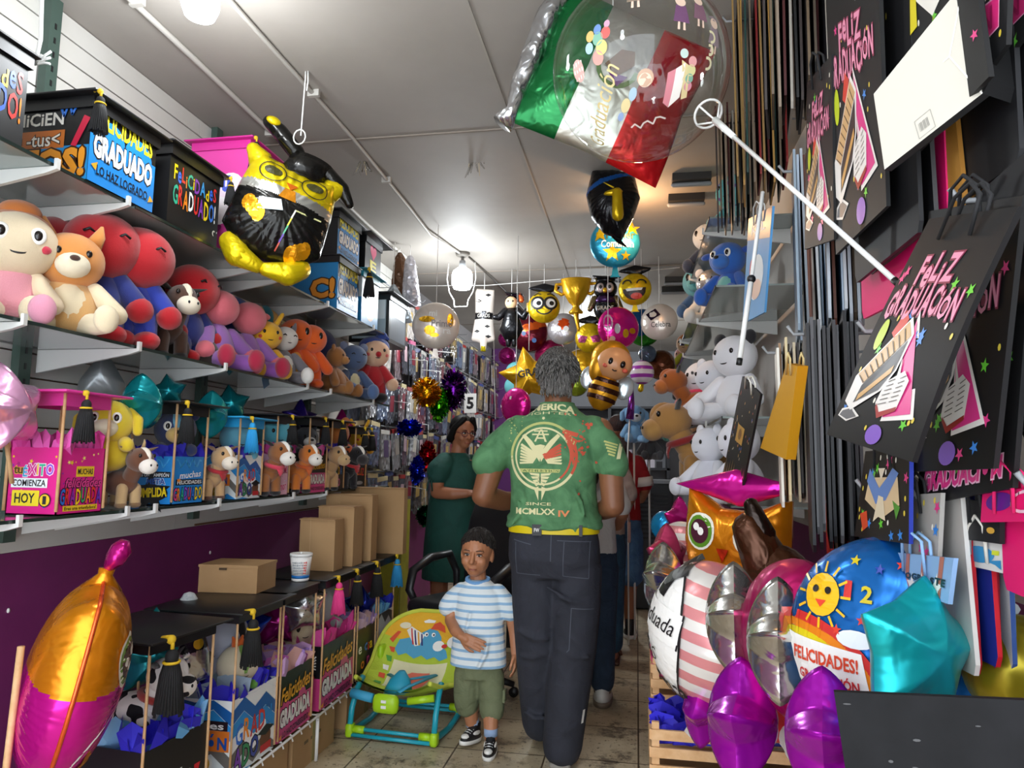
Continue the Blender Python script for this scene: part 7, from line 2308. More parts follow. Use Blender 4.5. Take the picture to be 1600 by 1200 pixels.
rplush('plush_dog', 'white plush dog with black ears sitting on the far right shelf', 1085, 560, .44, 1.475, .52, rad(-40), head='dcd8d0', body='dcd8d0', ears='flop', ear='16151a', muzzle='dcd8d0', hw=.25, bw=.22)
rplush('plush_clown', 'small plush clown with orange hair at the far end of the right shelves', 1073, 430, .44, 2.05, .36, rad(-30), head='d8b08a', body='6a4a8a', arm='b9b82c', foot='c9c42c', hair='c8762c', hw=.26)
rplush('plush_fairy', 'pink and lilac plush doll hanging at the far right shelf end', 1066, 500, .42, 2.05, .3, rad(-30), head='d8a08a', body='8a6ab0', arm='d890b0', hair='d8a0a8', hw=.24)
rplush('plush_fish', 'orange and teal plush at the far right end below the fairy doll', 1062, 540, .4, 1.475, .36, rad(-30), head='c87a3a', body='5fa89a', arm='3a5a9a', hw=.28)
PW = mat('e6e4e8', .95, kind='spots', c2='17151a', scale=4.5, fac=.66)
rplush('plush_panda', 'white plush panda with black ears on the upper middle right shelf', 1152, 600, .46, 1.475, .42, rad(-45), head='e2e0e4', body='e2e0e4', ears='round', ear='17151a', arm='e6e4e8', hw=.25, bw=.24)
rplush('plush_dog', 'white spotted plush dog leaning out of the right shelf', 1098, 610, .38, 1.475, .42, rad(-35), head=PW, body='e2e0e4', ears='flop', ear='17151a', hw=.24, bw=.22, scarf='d8305a')
for k, (u, x, z, H, lab) in enumerate(((1118, .4, 1.475, .36, 'big white plush bear with stubby arms before the spotted dog'), (1112, .34, 1.125, .335, 'big white plush bear at the front of the lowest right shelf'), (1160, .4, 1.125, .335, 'big white plush bear behind others on the lowest right shelf'))):
    rplush('plush_bear', lab, u, 760, x, z, H, rad(-50 - 12 * k), head='e4e4ec', body='dedee8', arm='e4e4ec', leg='e8e8f0', ears='round', ear='e4e4ec', hw=.26, bw=.28, eyes='dot')
cow_plush('plush_donkey', 'tan plush donkey with long black ears and red harness reaching over the aisle', (.31, 3.72, 1.13), rad(-82), .46, 'a5773f', 'a5773f', '17130f', 'b5874a', scarf='8a1c1c', group=GR)
cow_plush('plush_horse', 'orange brown plush horse with black mane above the tan donkey', (.31, 4.1, 1.475), rad(-82), .34, 'a5561c', 'a5561c', '1c1410', 'b5662a', group=GR)
plush('plush_pig', 'small pink plush pig head behind the orange horse', V((.3, 4.5, 1.475)), rad(-60), .22, 'd8909a', muzzle='e0a8ac', ears='point', ear='c87a88', hw=.32, group=GR)
plush('plush_rabbit', 'white plush rabbit with pink ear lining under the tan donkey', V((.36, 4.0, 1.126)), rad(-70), .3, 'd4d2da', 'cfcdd6', ears='side', ear='c8405a', hw=.3, group=GR)
plush('plush_monkey', 'tan plush with pink ears far back on the right', V((.38, 5.0, 1.475)), rad(-30), .34, 'c79a72', muzzle='d8b08a', ears='round', ear='d88a94', group=GR)
# ================================================================ gift bags hanging in stacks along the right wall
BK = '1a1a1b'


def bag_mesh(w, h, c, art=None, t=.007, fold=True, side=None):
    """flat gift bag in the local yz plane, printed face looking to -X; hung from its top centre"""
    m = M()
    F = frame((0, 0, 0), (0, -1, 0), (0, 0, 1))
    pm = mat(c, .5, spec=.2)
    m.prism([(-w / 2, 0), (w / 2, 0), (w / 2, -h + .015), (w / 2 - .008, -h), (-w / 2 + .008, -h), (-w / 2, -h + .015)][::-1], F, pm, -t, 0, side=mat(side, .45, spec=.3) if side else None)
    if art: art(m, F, w, h)
    return m


def specks(m, F, w, h, n=16):
    for k in range(n):
        x, y = R.uniform(-.46, .46) * w, -R.uniform(.05, .95) * h
        c = R.choice(['e9d24a', 'e9d24a', 'f2f0e0', '6ad03a', 'e8408c', '3a8ae0'])
        m.poly(star(.011, x, y, a=R.uniform(0, 6)) if c in ('6ad03a', 'e8408c', '3a8ae0') else circ(.0035, 8, x, y, .005), F, paint(c, .35), .0006)


def feliz(m, F, w, h):
    """FELIZ GRADUACION with cap, set square, open book and balloons"""
    specks(m, F, w, h, 22)
    P = lambda pts, c, l: m.poly([(x * w, y * h) for x, y in pts], F, paint(c, .35), l)
    pk = [paint('f09ab8', .35)]
    m.letters('FeLiZ', F, -.02 * w, -.2 * h, .44 * w, .11 * h, pk, .0012, .03, out=paint('8a2a4a', .35), jig=.3)
    m.letters('GRADUACiÓN', F, -.02 * w, -.33 * h, .84 * w, .12 * h, pk, .0012, .03, out=paint('8a2a4a', .35), jig=.25)
    P([(.02, -.36), (.4, -.82), (.1, -.86)], 'f4f0ea', .001); P([(.035, -.4), (.36, -.8), (.11, -.84)], 'e23a8c', .0014); P([(.07, -.56), (.2, -.77), (.12, -.79)], 'e4e0da', .0018)
    P([(-.14, -.36), (-.06, -.4), (-.1, -.5), (-.2, -.46)], 'd8402c', .0012)
    P([(-.42, -.67), (-.02, -.39), (.08, -.46), (.06, -.62), (-.02, -.72), (-.3, -.84), (-.42, -.8)], 'f4f0ea', .0016)
    P([(-.39, -.66), (-.03, -.41), (.06, -.47), (-.28, -.7)], 'd8b07a', .002); P([(-.28, -.71), (.05, -.49), (.04, -.62), (-.05, -.72), (-.3, -.8)], '2a2a2c', .002); P([(-.27, -.755), (.02, -.6), (.02, -.635), (-.27, -.79)], 'd8a860', .0024)
    for k in range(9): m.stroke([((-.36 + .04 * k) * w, (-.665 + .028 * k) * h), ((-.27 + .037 * k) * w, (-.695 + .025 * k) * h)], .0022, F, paint('4a3a2a', .4), .0026)
    P([(-.02, -.78), (.0, -.68), (.16, -.62), (.24, -.66), (.22, -.79), (.06, -.84)], 'f4f0ea', .0022); P([(-.0, -.78), (.0, -.8), (.06, -.85), (.22, -.8), (.22, -.78), (.06, -.82)], 'a8322c', .0026)
    for k in range(6):
        for s_ in (0, 1): m.stroke([((.02 + .11 * s_ + .004 * k) * w, (-.785 + .022 * k + .02 * s_) * h), ((.1 + .1 * s_) * w, (-.77 + .022 * k + .02 * s_) * h)], .0014, F, paint('55504a', .4), .003)
    P([(-.42, -.84), (-.3, -.82), (-.16, -.86), (-.3, -.9), (-.44, -.88)], 'f4f0ea', .001); P([(-.4, -.85), (-.3, -.83), (-.19, -.865), (-.3, -.89), (-.42, -.875)], '6a6a6c', .0014)
    m.poly(circ(.055 * w, 18, -.33 * w, -.47 * h, .07 * h), F, paint('c4d81c', .35), .0012)
    m.poly(circ(.085 * w, 18, .08 * w, -.93 * h, .05 * h), F, paint('8a62c8', .35), .0012)


def gradu(m, F, w, h):
    specks(m, F, w, h, 12)
    for k, (x0, y0, x1, y1, c) in enumerate(((-.1, -.3, -.06, -.4, 'f2f0ea'), (.0, -.36, .06, -.38, 'f2f0ea'), (-.2, -.6, -.04, -.48, 'd8402c'), (.1, -.5, .2, -.4, 'd8d01c'))): m.stroke([(x0 * w, y0 * h), (x1 * w, y1 * h)], .006, F, paint(c, .35), .001)
    m.text('GRADUACIÓN', F, 0, -.84 * h, .82 * w, .17 * h, paint('e23a8c', .35), .0014, .04, out=paint('f4c8dc', .35), oo=.06)


def diploma(m, F, w, h):
    specks(m, F, w, h, 30)
    for pts, c, l in (([(-.3, -.3), (.3, -.3), (.35, -.6), (.05, -.75), (-.35, -.55)], 'e0c49a', .001), ([(-.3, -.2), (-.05, -.42), (.1, -.3), (.2, -.2), (.32, -.26), (.1, -.55), (-.1, -.6), (-.34, -.34)], '6a8ac8', .0014), ([(-.1, -.2), (.05, -.2), (-.02, -.34)], 'e8dcc4', .0018), ([(-.05, -.5), (.05, -.52), (.12, -.78), (-.02, -.74), (-.12, -.8)], 'e8d8b8', .0018), ([(.22, -.55), (.36, -.62), (.3, -.76)], '5a9a3a', .001), ([(-.42, -.72), (-.28, -.68), (-.22, -.86), (-.32, -.92)], 'd8502c', .001)): m.poly([(x * w, y * h) for x, y in pts], F, paint(c, .4), l)


def logr(m, F, w, h):
    for k in range(4): m.poly(rect((-.42 + .25 * k) * w, -h, (-.36 + .25 * k) * w, 0), F, paint('b5705a', .4), .0006)
    for x, y in ((-.3, -.78), (.1, -.8), (.32, -.75), (-.05, -.86)): m.poly(star(.022, x * w, y * h), F, paint('f2efe6', .4), .001)
    m.letters('LO LOGRASTE', F, .0, -.6 * h, .9 * w, .18 * h, [paint('1c3a3c', .4)], .0014, .05, jig=.3)


def constel(m, F, w, h):
    for k in range(40): m.poly(circ(.005, 6, R.uniform(-.45, .45) * w, -R.uniform(.05, .75) * h, R.uniform(.004, .012)), F, paint(R.choice(['d8a45a', 'e9e0c8', 'c85a3a', '4a6ac0', 'e0b46a']), .35), .0006)
    for k in range(9): m.poly([((-.5 + k / 9) * w, -h), ((-.5 + (k + 1) / 9) * w, -h), ((-.5 + (k + .5) / 9) * w, -R.uniform(.72, .84) * h)], F, mat('b58a3a', .3, .8), .0006)
    m.poly(rect(-.2 * w, -.55 * h, .15 * w, -.38 * h), F, paint('c89a4a', .4), .001); m.poly(circ(.03, 10, -.02 * w, -.46 * h), F, paint('8a6230', .4), .0014)


def whale(m, F, w, h):
    m.poly(circ(.32 * w, 20, -.05 * w, -.5 * h, .3 * h), F, paint('2f8ec4', .4), .0008); m.poly([(.1 * w, -.7 * h), (.4 * w, -.6 * h), (.42 * w, -.9 * h), (.3 * w, -.78 * h)], F, paint('2f8ec4', .4), .001); m.poly(rect(.22 * w, -.45 * h, .36 * w, -.3 * h), F, paint('d8e02a', .4), .001)


def hero(m, F, w, h):
    m.poly([(-.5 * w, 0), (.5 * w, 0), (.5 * w, -.28 * h), (-.5 * w, -.2 * h)], F, paint('26305c', .35), .0006)
    m.text('KEL', F, 0, -.13 * h, .6 * w, .09 * h, WHT, .001, .02)
    m.poly(circ(.3 * w, 18, .05 * w, -.6 * h, .22 * h), F, paint('d8e0e6', .35), .0008); m.poly(circ(.08 * w, 12, -.2 * w, -.5 * h), F, paint('d8402c', .35), .001); m.poly(circ(.2 * w, 14, .1 * w, -.72 * h, .1 * h), F, paint('e0b49a', .35), .0012)


def pinkN(m, F, w, h):
    specks(m, F, w, h, 8)
    m.poly(rect(-.36 * w, -.75 * h, .3 * w, -.45 * h), F, paint('f4a8c8', .35), .0008); m.poly(rect(-.34 * w, -.735 * h, .28 * w, -.465 * h), F, paint('e2307c', .35), .001); m.text('N', F, -.03 * w, -.6 * h, .3 * w, .2 * h, paint('b01a5a', .35), .0014, .03)


def circles(m, F, w, h):
    m.poly(circ(.25 * w, 18, -.15 * w, -.35 * h, .3 * h), F, paint('5a1a8a', .35), .0008); m.stroke(circ(.22 * w, 18, .3 * w, -.4 * h, .3 * h), .004, F, paint('f2c8dc', .35), .001, True)


def hook(label, a, b):
    o = thing('wall_hook', label, 'hook', a, group='hooks carrying gift bags on the right wall')
    m = M(); m.tube([(XR, a[1], a[2]), a, (a[0] - .012, a[1], a[2] + .018)], .004, GRYM, 6); m.build('hook_arm', o, True)


def stack(label, Y, z, n, x0, dx, w, h, pal, rows=1, jz=.012, tilt=0., hk=True, rz=0.):
    """n bags one behind the other on one hook, shared meshes"""
    pr = [bag_mesh(w * q, h * q, c, None, .006, side=sd).build('gift_bag') for q, (c, sd) in zip((1, .97, 1.02, .95, 1, .98), pal)]
    rz = -.8 * (x0 + dx * n * .4) / Y if Y > 1.3 else 0
    me = [p_.data for p_ in pr]
    for p_ in pr: bpy.data.objects.remove(p_)
    for k in range(n):
        o = bpy.data.objects.new('gift_bag', me[k % len(me)] if R.random() < .8 else R.choice(me))
        COL.objects.link(o)
        o.location = (x0 + dx * k, Y + R.uniform(-.015, .015), z + R.uniform(-jz, jz))
        o.rotation_euler = (R.uniform(-.09, .09) + tilt, R.uniform(-.012, .008), rz + R.uniform(-.025, .025))
        tag(o, ('outermost ' + label if k == 0 else label), 'gift bag', label)
    if hk: hook('hook of the ' + ' '.join(label.split()[:11]), (x0 - .02, Y, z - .012), None)


DARKS = [('201f20', '3a3230'), ('2a2422', '6a5a48'), ('1c1c20', '8a7a6a'), ('33261f', '4a1c1c'), ('26262a', '9a948a'), ('201f20', '141414')]
GOLDS = [('2a221c', '9a7a4a'), ('201f20', '5a1c1c'), ('3a2f20', 'b58a4a'), ('1a2a26', '2a4a44'), ('26211f', '7a6a5a'), ('4a1a1c', '8a2a2a')]
BLACKS = [('1a1a1c', '2c2c2e'), ('18181a', '4a4a4c'), ('1c1c1e', '141416'), ('1a1a1c', '6a6a6c'), ('161618', '1c1c1e'), ('1e1e20', '3a3a3c')]
BLUES = [('3a4a5a', '8a9aa8'), ('2a3444', '6a7480'), ('4a5460', 'a8b0b8'), ('26262c', '7a4a3a'), ('34506a', '9aa8b8'), ('2a2a30', 'c0c4c8')]
WARM = [('d8d0c0', 'e9e4d8'), ('2a2422', '9a7a5a'), ('b89a70', 'd8c49a'), ('1c1c20', '5a4a3a'), ('e0dcd4', 'c8b89a'), ('3a2a20', '2a2220')]
REDS = [('a8141c', 'c8202c'), ('3a2a22', '8a6a4a'), ('8a1018', 'b01c24'), ('1c1c20', '3a3a3c'), ('c02028', '8a1018'), ('201f20', '4a4a4c')]
PINKS = [('e01a6a', 'f0307c'), ('201f20', '1a1a1c'), ('e01a6a', 'c8105a'), ('1c1c1e', '2c2c2e'), ('d8186a', 'f0307c'), ('201f20', '1a1a1c')]
stack('dark bag with gold edges in the far stack under the ceiling', 2.35, 2.79, 12, .33, .0135, .22, .62, GOLDS)
stack('dark brown bag in the stack hanging above the teal plush toys', 2.75, 2.62, 10, .31, .015, .24, .42, DARKS)
stack('dark bag with rusty edges in the second stack under the ceiling', 1.78, 2.7, 14, .33, .0135, .22, .56, DARKS)
stack('grey edged bag in the nearest stack under the ceiling', 1.42, 2.74, 9, .33, .016, .26, .48, WARM[:1] + DARKS[2:] + WARM[3:4], tilt=-.25)
stack('blue grey edged bag in the stack behind the balloon stick', 1.9, 2.06, 8, .41, .009, .2, .47, BLUES)
stack('dark bag with pale edges in the stack near the blue poly bag', 1.62, 1.98, 8, .42, .009, .2, .42, BLUES[2:] + DARKS[:2])
stack('black bag in the long stack above the brown balloon', 1.56, 1.56, 12, .35, .0085, .2, .44, BLACKS, tilt=.03)
stack('pale or tan bag in the stack beside the tall gold bag', 1.95, 1.58, 9, .365, .01, .2, .4, WARM)
stack('hot pink or black bag in the narrow stack left of the big bag', 1.32, 1.52, 4, .42, .01, .18, .34, PINKS)
stack('red or brown bag in the low stack behind the magenta balloon', 1.75, 1.2, 8, .43, .012, .2, .3, REDS)
stack('black bag in the low stack above the teal star balloons', 1.4, 1.24, 10, .43, .011, .2, .26, BLACKS)
stack('black bag in the stack under the white paper bag', 1.02, 1.99, 9, .445, .016, .3, .36, BLACKS[:3] + PINKS[:1] + BLACKS[3:5], tilt=.0)
stack('black or pink bag behind the upper graduation bags', 1.2, 2.06, 9, .4, .016, .3, .45, BLACKS[:2] + PINKS[:1] + BLACKS[2:4] + PINKS[2:3])
stack('pink or black bag hanging below the upper graduation bags', 1.25, 1.93, 8, .425, .016, .28, .38, PINKS)
stack('black bag behind the big graduation bag', .98, 1.63, 7, .44, .014, .26, .3, BLACKS)
stack('grey or blue bag in the lowest stack at the right', 1.18, 1.23, 6, .445, .012, .2, .24, [('b9b4ae', 'd8d4ce'), ('1f2f8a', 'c8202c'), ('c4c0ba', '8a8a8c'), ('2a3a9a', 'a8142c'), ('d8d4ce', '3a5a9a'), ('4a7ab0', '7aa0c8')])
stack('tan bag with bat shapes in the stack under the pink edges', 1.15, 1.76, 5, .44, .014, .24, .22, [('b5833a', 'a87430')] * 3)
stack('pink or black bag low at the right frame edge', .9, 1.26, 6, .46, .016, .2, .15, PINKS)

# single printed bags: each hangs at its own tilt, given by its four corners
def qbag(label, X, px, c, art=None, curl=0., side=None, hc='17171a', t=.006, dx=(0, 0, 0, 0)):
    """px: top left, top right, bottom right, bottom left; dx shifts a corner towards the wall (+) or the aisle (-)"""
    q = [at(u, v, X=X + d) for (u, v), d in zip(px, dx)]
    o = thing('gift_bag', label, 'gift bag', (q[0] + q[1]) / 2)
    w = ((q[1] - q[0]).length + (q[2] - q[3]).length) / 2
    h = ((q[3] - q[0]).length + (q[2] - q[1]).length) / 2
    n = (q[1] - q[0]).cross(q[0] - q[3]).normalized()

    def F(x, y, l=0):
        a, b = x / w + .5, -y / h
        p = q[0] * (1 - a) * (1 - b) + q[1] * a * (1 - b) + q[2] * a * b + q[3] * (1 - a) * b
        return p + n * (l + curl * (math.sin(pi * min(1, max(0, b))) * .5 + .6 * b * b * (1 - a)))
    m = M()
    k = 8
    g = [F((i / k - .5) * w, -j / k * h) for j in range(k + 1) for i in range(k + 1)]
    fs = [(j * (k + 1) + i, (j + 1) * (k + 1) + i, (j + 1) * (k + 1) + i + 1, j * (k + 1) + i + 1) for j in range(k) for i in range(k)]
    m.add(g, fs, mat(c, .5, spec=.2))
    N_ = len(g)
    m.add([p - n * t for p in g], [f[::-1] for f in fs], mat(c, .5, spec=.2))
    rim = [i for i in range(k + 1)] + [(j + 1) * (k + 1) - 1 for j in range(1, k + 1)] + [k * (k + 1) + i for i in reversed(range(k))] + [j * (k + 1) for j in reversed(range(1, k))]
    m.add([g[i] for i in rim] + [g[i] - n * t for i in rim], [(i, (i + 1) % len(rim), (i + 1) % len(rim) + len(rim), i + len(rim)) for i in range(len(rim))], mat(side or c, .5, spec=.2), False)
    if art: art(m, F, w, h)
    m.build('bag_body', o, True)
    m = M()
    for l in (.003, -t - .002): m.tube([F(-w * .18, -.03, l), F(-w * .15, .02, l + .006), F(0, .035, l + .008), F(w * .15, .02, l + .006), F(w * .18, -.03, l)], .0024, mat(hc, .8), 6)
    m.build('cord_handle', o, True)
    return o


qbag('nearest big black FELIZ GRADUACIÓN bag with its lower corner curling out', .37, ((1452, 342), (1592, 322), (1425, 722), (1298, 680)), BK, feliz, .012, dx=(0, 0, -.05, -.05))
qbag('black FELIZ GRADUACIÓN bag just behind the nearest one, right of it', .405, ((1452, 330), (1598, 305), (1552, 732), (1402, 738)), BK, feliz)
qbag('black GRADUACIÓN bag hanging lowest under the two big bags', .43, ((1452, 520), (1603, 490), (1582, 762), (1432, 790)), BK, gradu)
qbag('upper black FELIZ GRADUACIÓN bag hanging flat below the ceiling stack', .37, ((1290, -10), (1371, -70), (1385, 322), (1306, 398)), '212122', feliz)
qbag('upper black FELIZ GRADUACIÓN bag, farther left and partly covered', .365, ((1261, 130), (1299, 85), (1303, 374), (1257, 390)), '212122', feliz)
qbag('black bag with diploma scroll and confetti at the top frame edge', .4, ((1376, -70), (1512, -120), (1545, 120), (1382, 290)), '232324', lambda m, F, w, h: (specks(m, F, w, h, 24), m.poly([(-.2 * w, -.2 * h), (.12 * w, -.42 * h), (.2 * w, -.36 * h), (-.12 * w, -.14 * h)], F, paint('f0ece2', .4), .001), m.poly([(-.1 * w, -.16 * h), (-.04 * w, -.2 * h), (-.04 * w, -.42 * h), (-.12 * w, -.44 * h)], F, paint('e0d02a', .4), .0014)))
qbag('black bag with pink letter N tag at the upper right, nearer the white bag', .42, ((1515, -70), (1578, -95), (1572, 70), (1522, 140)), '212122', pinkN)
qbag('black bag with pink letter N tag at the upper right frame edge', .45, ((1560, -60), (1620, -90), (1612, 40), (1566, 100)), '212122', pinkN)
p = [at(u, v, Y=yy) for u, v, yy in ((1365, 147, 1.02), (1382, 265, 1.0), (1535, 146, .88), (1500, -30, .9))]
o = thing('white_bag', 'white paper gift bag swung up to show its folded base and barcode', 'gift bag', p[0])
cx = sum(p, V((0, 0, 0))) / 4
ux = (p[2] - p[1]).normalized(); n_ = ux.cross((p[0] - p[1])).normalized(); uy = n_.cross(ux)
F = frame(p[1], ux, uy)
w2, h2 = (p[2] - p[1]).length, (p[0] - p[1]).dot(uy)
P2 = [((q - p[1]).dot(ux), (q - p[1]).dot(uy)) for q in (p[1], p[2], p[3], p[0])]
m = M(); m.prism(P2, F, mat('c9c4b8', .6), -.012, 0, side=mat('2a2a2b', .4))
a, b, c_, d_ = [V((q[0], q[1], 0)) for q in P2]
mid = (b + c_) / 2 + (a - b) * .22
for q0, q1 in ((b, mid), (c_, mid), (mid, mid + (a - b) * .06)): m.stroke([(q0.x, q0.y), (q1.x, q1.y)], .0018, F, paint('f2efe8', .5), .0008)
bx0 = a + (b - a) * .42 + (d_ - a) * .1
for k in range(9): m.poly([(bx0.x + .0016 * k, bx0.y), (bx0.x + .0016 * k + (.001 if k % 3 else .0005), bx0.y), (bx0.x + .0016 * k + (.001 if k % 3 else .0005), bx0.y + .013), (bx0.x + .0016 * k, bx0.y + .013)], F, paint('8a8780', .6), .0008)
m.stroke([(bx0.x - .004, bx0.y - .008), (bx0.x + .02, bx0.y - .008), (bx0.x + .02, bx0.y + .02), (bx0.x - .004, bx0.y + .02)], .0006, F, paint('8a8780', .6), .0008, True)
m.build('bag_body', o, True)
m = M(); m.prism([(P2[1][0], P2[1][1]), (P2[1][0] + .012, P2[1][1] + .01), (P2[2][0] + .02, P2[2][1]), (P2[2][0], P2[2][1])], F, mat('232324', .4), -.2, -.001); m.build('black_panel', o, True)
qbag('blue poly bag with navy top and lettering beside the bright blue plush bear', .36, ((1170, 342), (1207, 322), (1194, 488), (1160, 506)), '5a9ad0', hero, hc='d8d8d4')
qbag('tall narrow gold bag hanging edge-on in the middle of the right wall', .31, ((1229, 568), (1246, 572), (1228, 718), (1188, 700)), 'c8921c', None, hc='d8c48a', t=.02, side='b57f14')
qbag('black bag sprinkled with gold graduates and constellations', .3, ((1160, 588), (1188, 616), (1158, 770), (1129, 742)), '1c1b1d', constel, hc='d8d4ca')
qbag('black bag with blue ribboned diploma above the light blue bag', .395, ((1352, 705), (1421, 700), (1420, 850), (1335, 838)), '2a2420', diploma, side='2a3a9a')
qbag('pale grey bag behind the blue ribboned diploma bag', .42, ((1395, 775), (1470, 770), (1465, 872), (1392, 868)), 'a8a49e', specks)
qbag('light blue LO LOGRASTE bag with stars at the bottom of the right wall', .41, ((1388, 862), (1490, 872), (1481, 944), (1388, 908)), '8ab0d8', logr, hc='8ab0d8')
qbag('black bag with gold trophy above the white whale bag', .45, ((1502, 780), (1562, 785), (1562, 850), (1502, 842)), '1c1c1e', lambda m, F, w, h: m.poly(circ(.1 * w, 12, .3 * w, -.7 * h, .08 * h), F, paint('d8a83a', .4), .001))
qbag('white bag with blue whale and yellow tag low at the right', .46, ((1500, 842), (1575, 848), (1572, 897), (1497, 880)), 'dedcd8', whale, hc='d8d4ca')
qbag('hot pink bag with purple circle at the right frame edge', .44, ((1535, 770), (1625, 760), (1615, 815), (1532, 816)), 'e01a6a', circles, hc='e01a6a')
o = thing('pole', 'white telescopic pole with black joint leaning by the blue poly bag', 'pole', at(1175, 450, Y=1.95)); a, b, c_ = at(1192, 300, Y=1.97), at(1174, 436, Y=1.95), at(1156, 560, Y=1.93)
M().tube([a, b], .0055, WHT, 8).build('upper_tube', o, True); M().tube([b, c_], .007, WHT, 8).build('lower_tube', o, True); M().ell(b, .012, BLK, n=10).build('joint', o, True); M().tube([c_, c_ + (c_ - b) * .08], .008, BLK, 8).build('foot', o, True)

# ================================================================ lower right: foil balloons, crates, black board
GL = 'foil balloons at the lower right'
TQF, PUF, PKF = foil('18b4bc', rough=.24), foil('a812b0', rough=.14), foil('c8406c', rough=.2)


def lstar(label, u, v, Y, r, yaw, mt, d=.62, roll=0., k=.62):
    return balloon('star_balloon', label, at(u, v, Y=Y), facing(rad(yaw), 0, roll), star_pil(r, r * d, k), mt, group=GL)


lstar('silver star balloon seen edge-on between the striped and magenta balloons', 1148, 968, 1.65, .125, 82, foil('d4d4d2', rough=.1), .5)
lstar('silver star balloon seen edge-on in front of the magenta round balloon', 1218, 1002, 1.42, .118, 78, foil('d4d4d2', rough=.1), .5)
lstar('purple star balloon hanging point down below the silver ones', 1160, 1125, 1.5, .12, 72, PUF, .55, .0)
lstar('purple star balloon half hidden behind the striped round balloon', 1098, 1105, 1.8, .09, 70, PUF, .5, .3)
lstar('purple star balloon touching the black board', 1288, 1150, 1.15, .1, 75, PUF, .55)
lstar('large turquoise star balloon above the black board', 1432, 1012, 1.1, .1, 25, TQF, .5, -.2, .72)
lstar('turquoise star balloon seen edge-on at the left of the blue round balloon', 1284, 975, 1.45, .09, 85, TQF, .5)
lstar('dusty pink star balloon at the far end of the lower right balloons', 1042, 868, 2.5, .11, 55, PKF, .5)
lstar('silver star balloon left of the striped round balloon', 1037, 905, 2.3, .115, 70, foil('d0d0ce', rough=.12), .55)
lstar('small magenta star balloon below the white plush rabbit', 1062, 812, 2.8, .09, 50, foil('c01a7a'), .5)
o = balloon('round_balloon', 'small plain blue round balloon at the far end of the lower right group', at(1039, 822, Y=2.9), facing(rad(-40)), round_pil(.06, .05), foil('1f8ec8'), group=GL)
STR = mat('e6e2dc', .3, .3, kind='bandy', c2='d88a8c', scale=6.5, fac=.5)


def d_grad(m, F):
    m._sub([(-.15 + .11 * math.cos(t) if False else -.06 + .125 * math.cos(t), -.02 + .17 * math.sin(t)) for t in [2 * pi * i / 40 for i in range(40)]], [tuple(range(40))], F, paint('efede8', .35), .003, .03)
    m.stroke([(-.06 + .125 * math.cos(t), -.02 + .17 * math.sin(t)) for t in [2 * pi * i / 40 for i in range(40)]], .006, F, BLK, .005, True)
    m._sub([(-.12, .14), (-.06, .18), (.0, .14), (-.06, .1)], [(0, 1, 2, 3)], F, BLK, .006, .03); m._sub([(-.09, .12), (-.03, .12), (-.035, .075), (-.085, .075)], [(0, 1, 2, 3)], F, BLK, .006, .03)
    m._sub(rect(-.17, -.02, .06, .06), [(0, 1, 2, 3)], F, paint('efede8', .35), .006, .03); m.stroke(rect(-.17, -.02, .06, .06), .005, F, BLK, .008, True)
    m.text('La', F, -.13, .085, .04, .03, BLK, .008, .005, .3)
    m.text('graduada', F, -.055, .018, .2, .05, BLK, .009, .0, .3, maxlen=.03)
    m.text('MÁS', F, -.07, -.06, .1, .04, BLK, .008, .0, maxlen=.03)
    m.text('Hermosa', F, -.04, -.125, .2, .05, BLK, .008, .008, .3, maxlen=.03)


balloon('round_balloon', 'pink and white striped round balloon lettered La graduada MÁS Hermosa', at(1106, 988, Y=1.85), facing(rad(-60), rad(-4), rad(-10)), Pillow(Rx(.172), .128, .5, na=72, nr=14, rip=.04, k=46), STR, d_grad, neck=(-pi / 2, mat('e6e2dc', .3, .3, kind='foil'), .1), group=GL)
balloon('round_balloon', 'small pink and white striped round balloon behind the silver star', at(1066, 858, Y=2.7), facing(rad(-30)), Pillow(Rx(.1), .05, .5, na=80, nr=16), STR, group=GL)
balloon('round_balloon', 'big magenta round balloon seen from its side beside the silver star', at(1252, 1000, Y=1.5), facing(rad(-72)), round_pil(.155, .1), foil('c01468', rough=.25), group=GL)


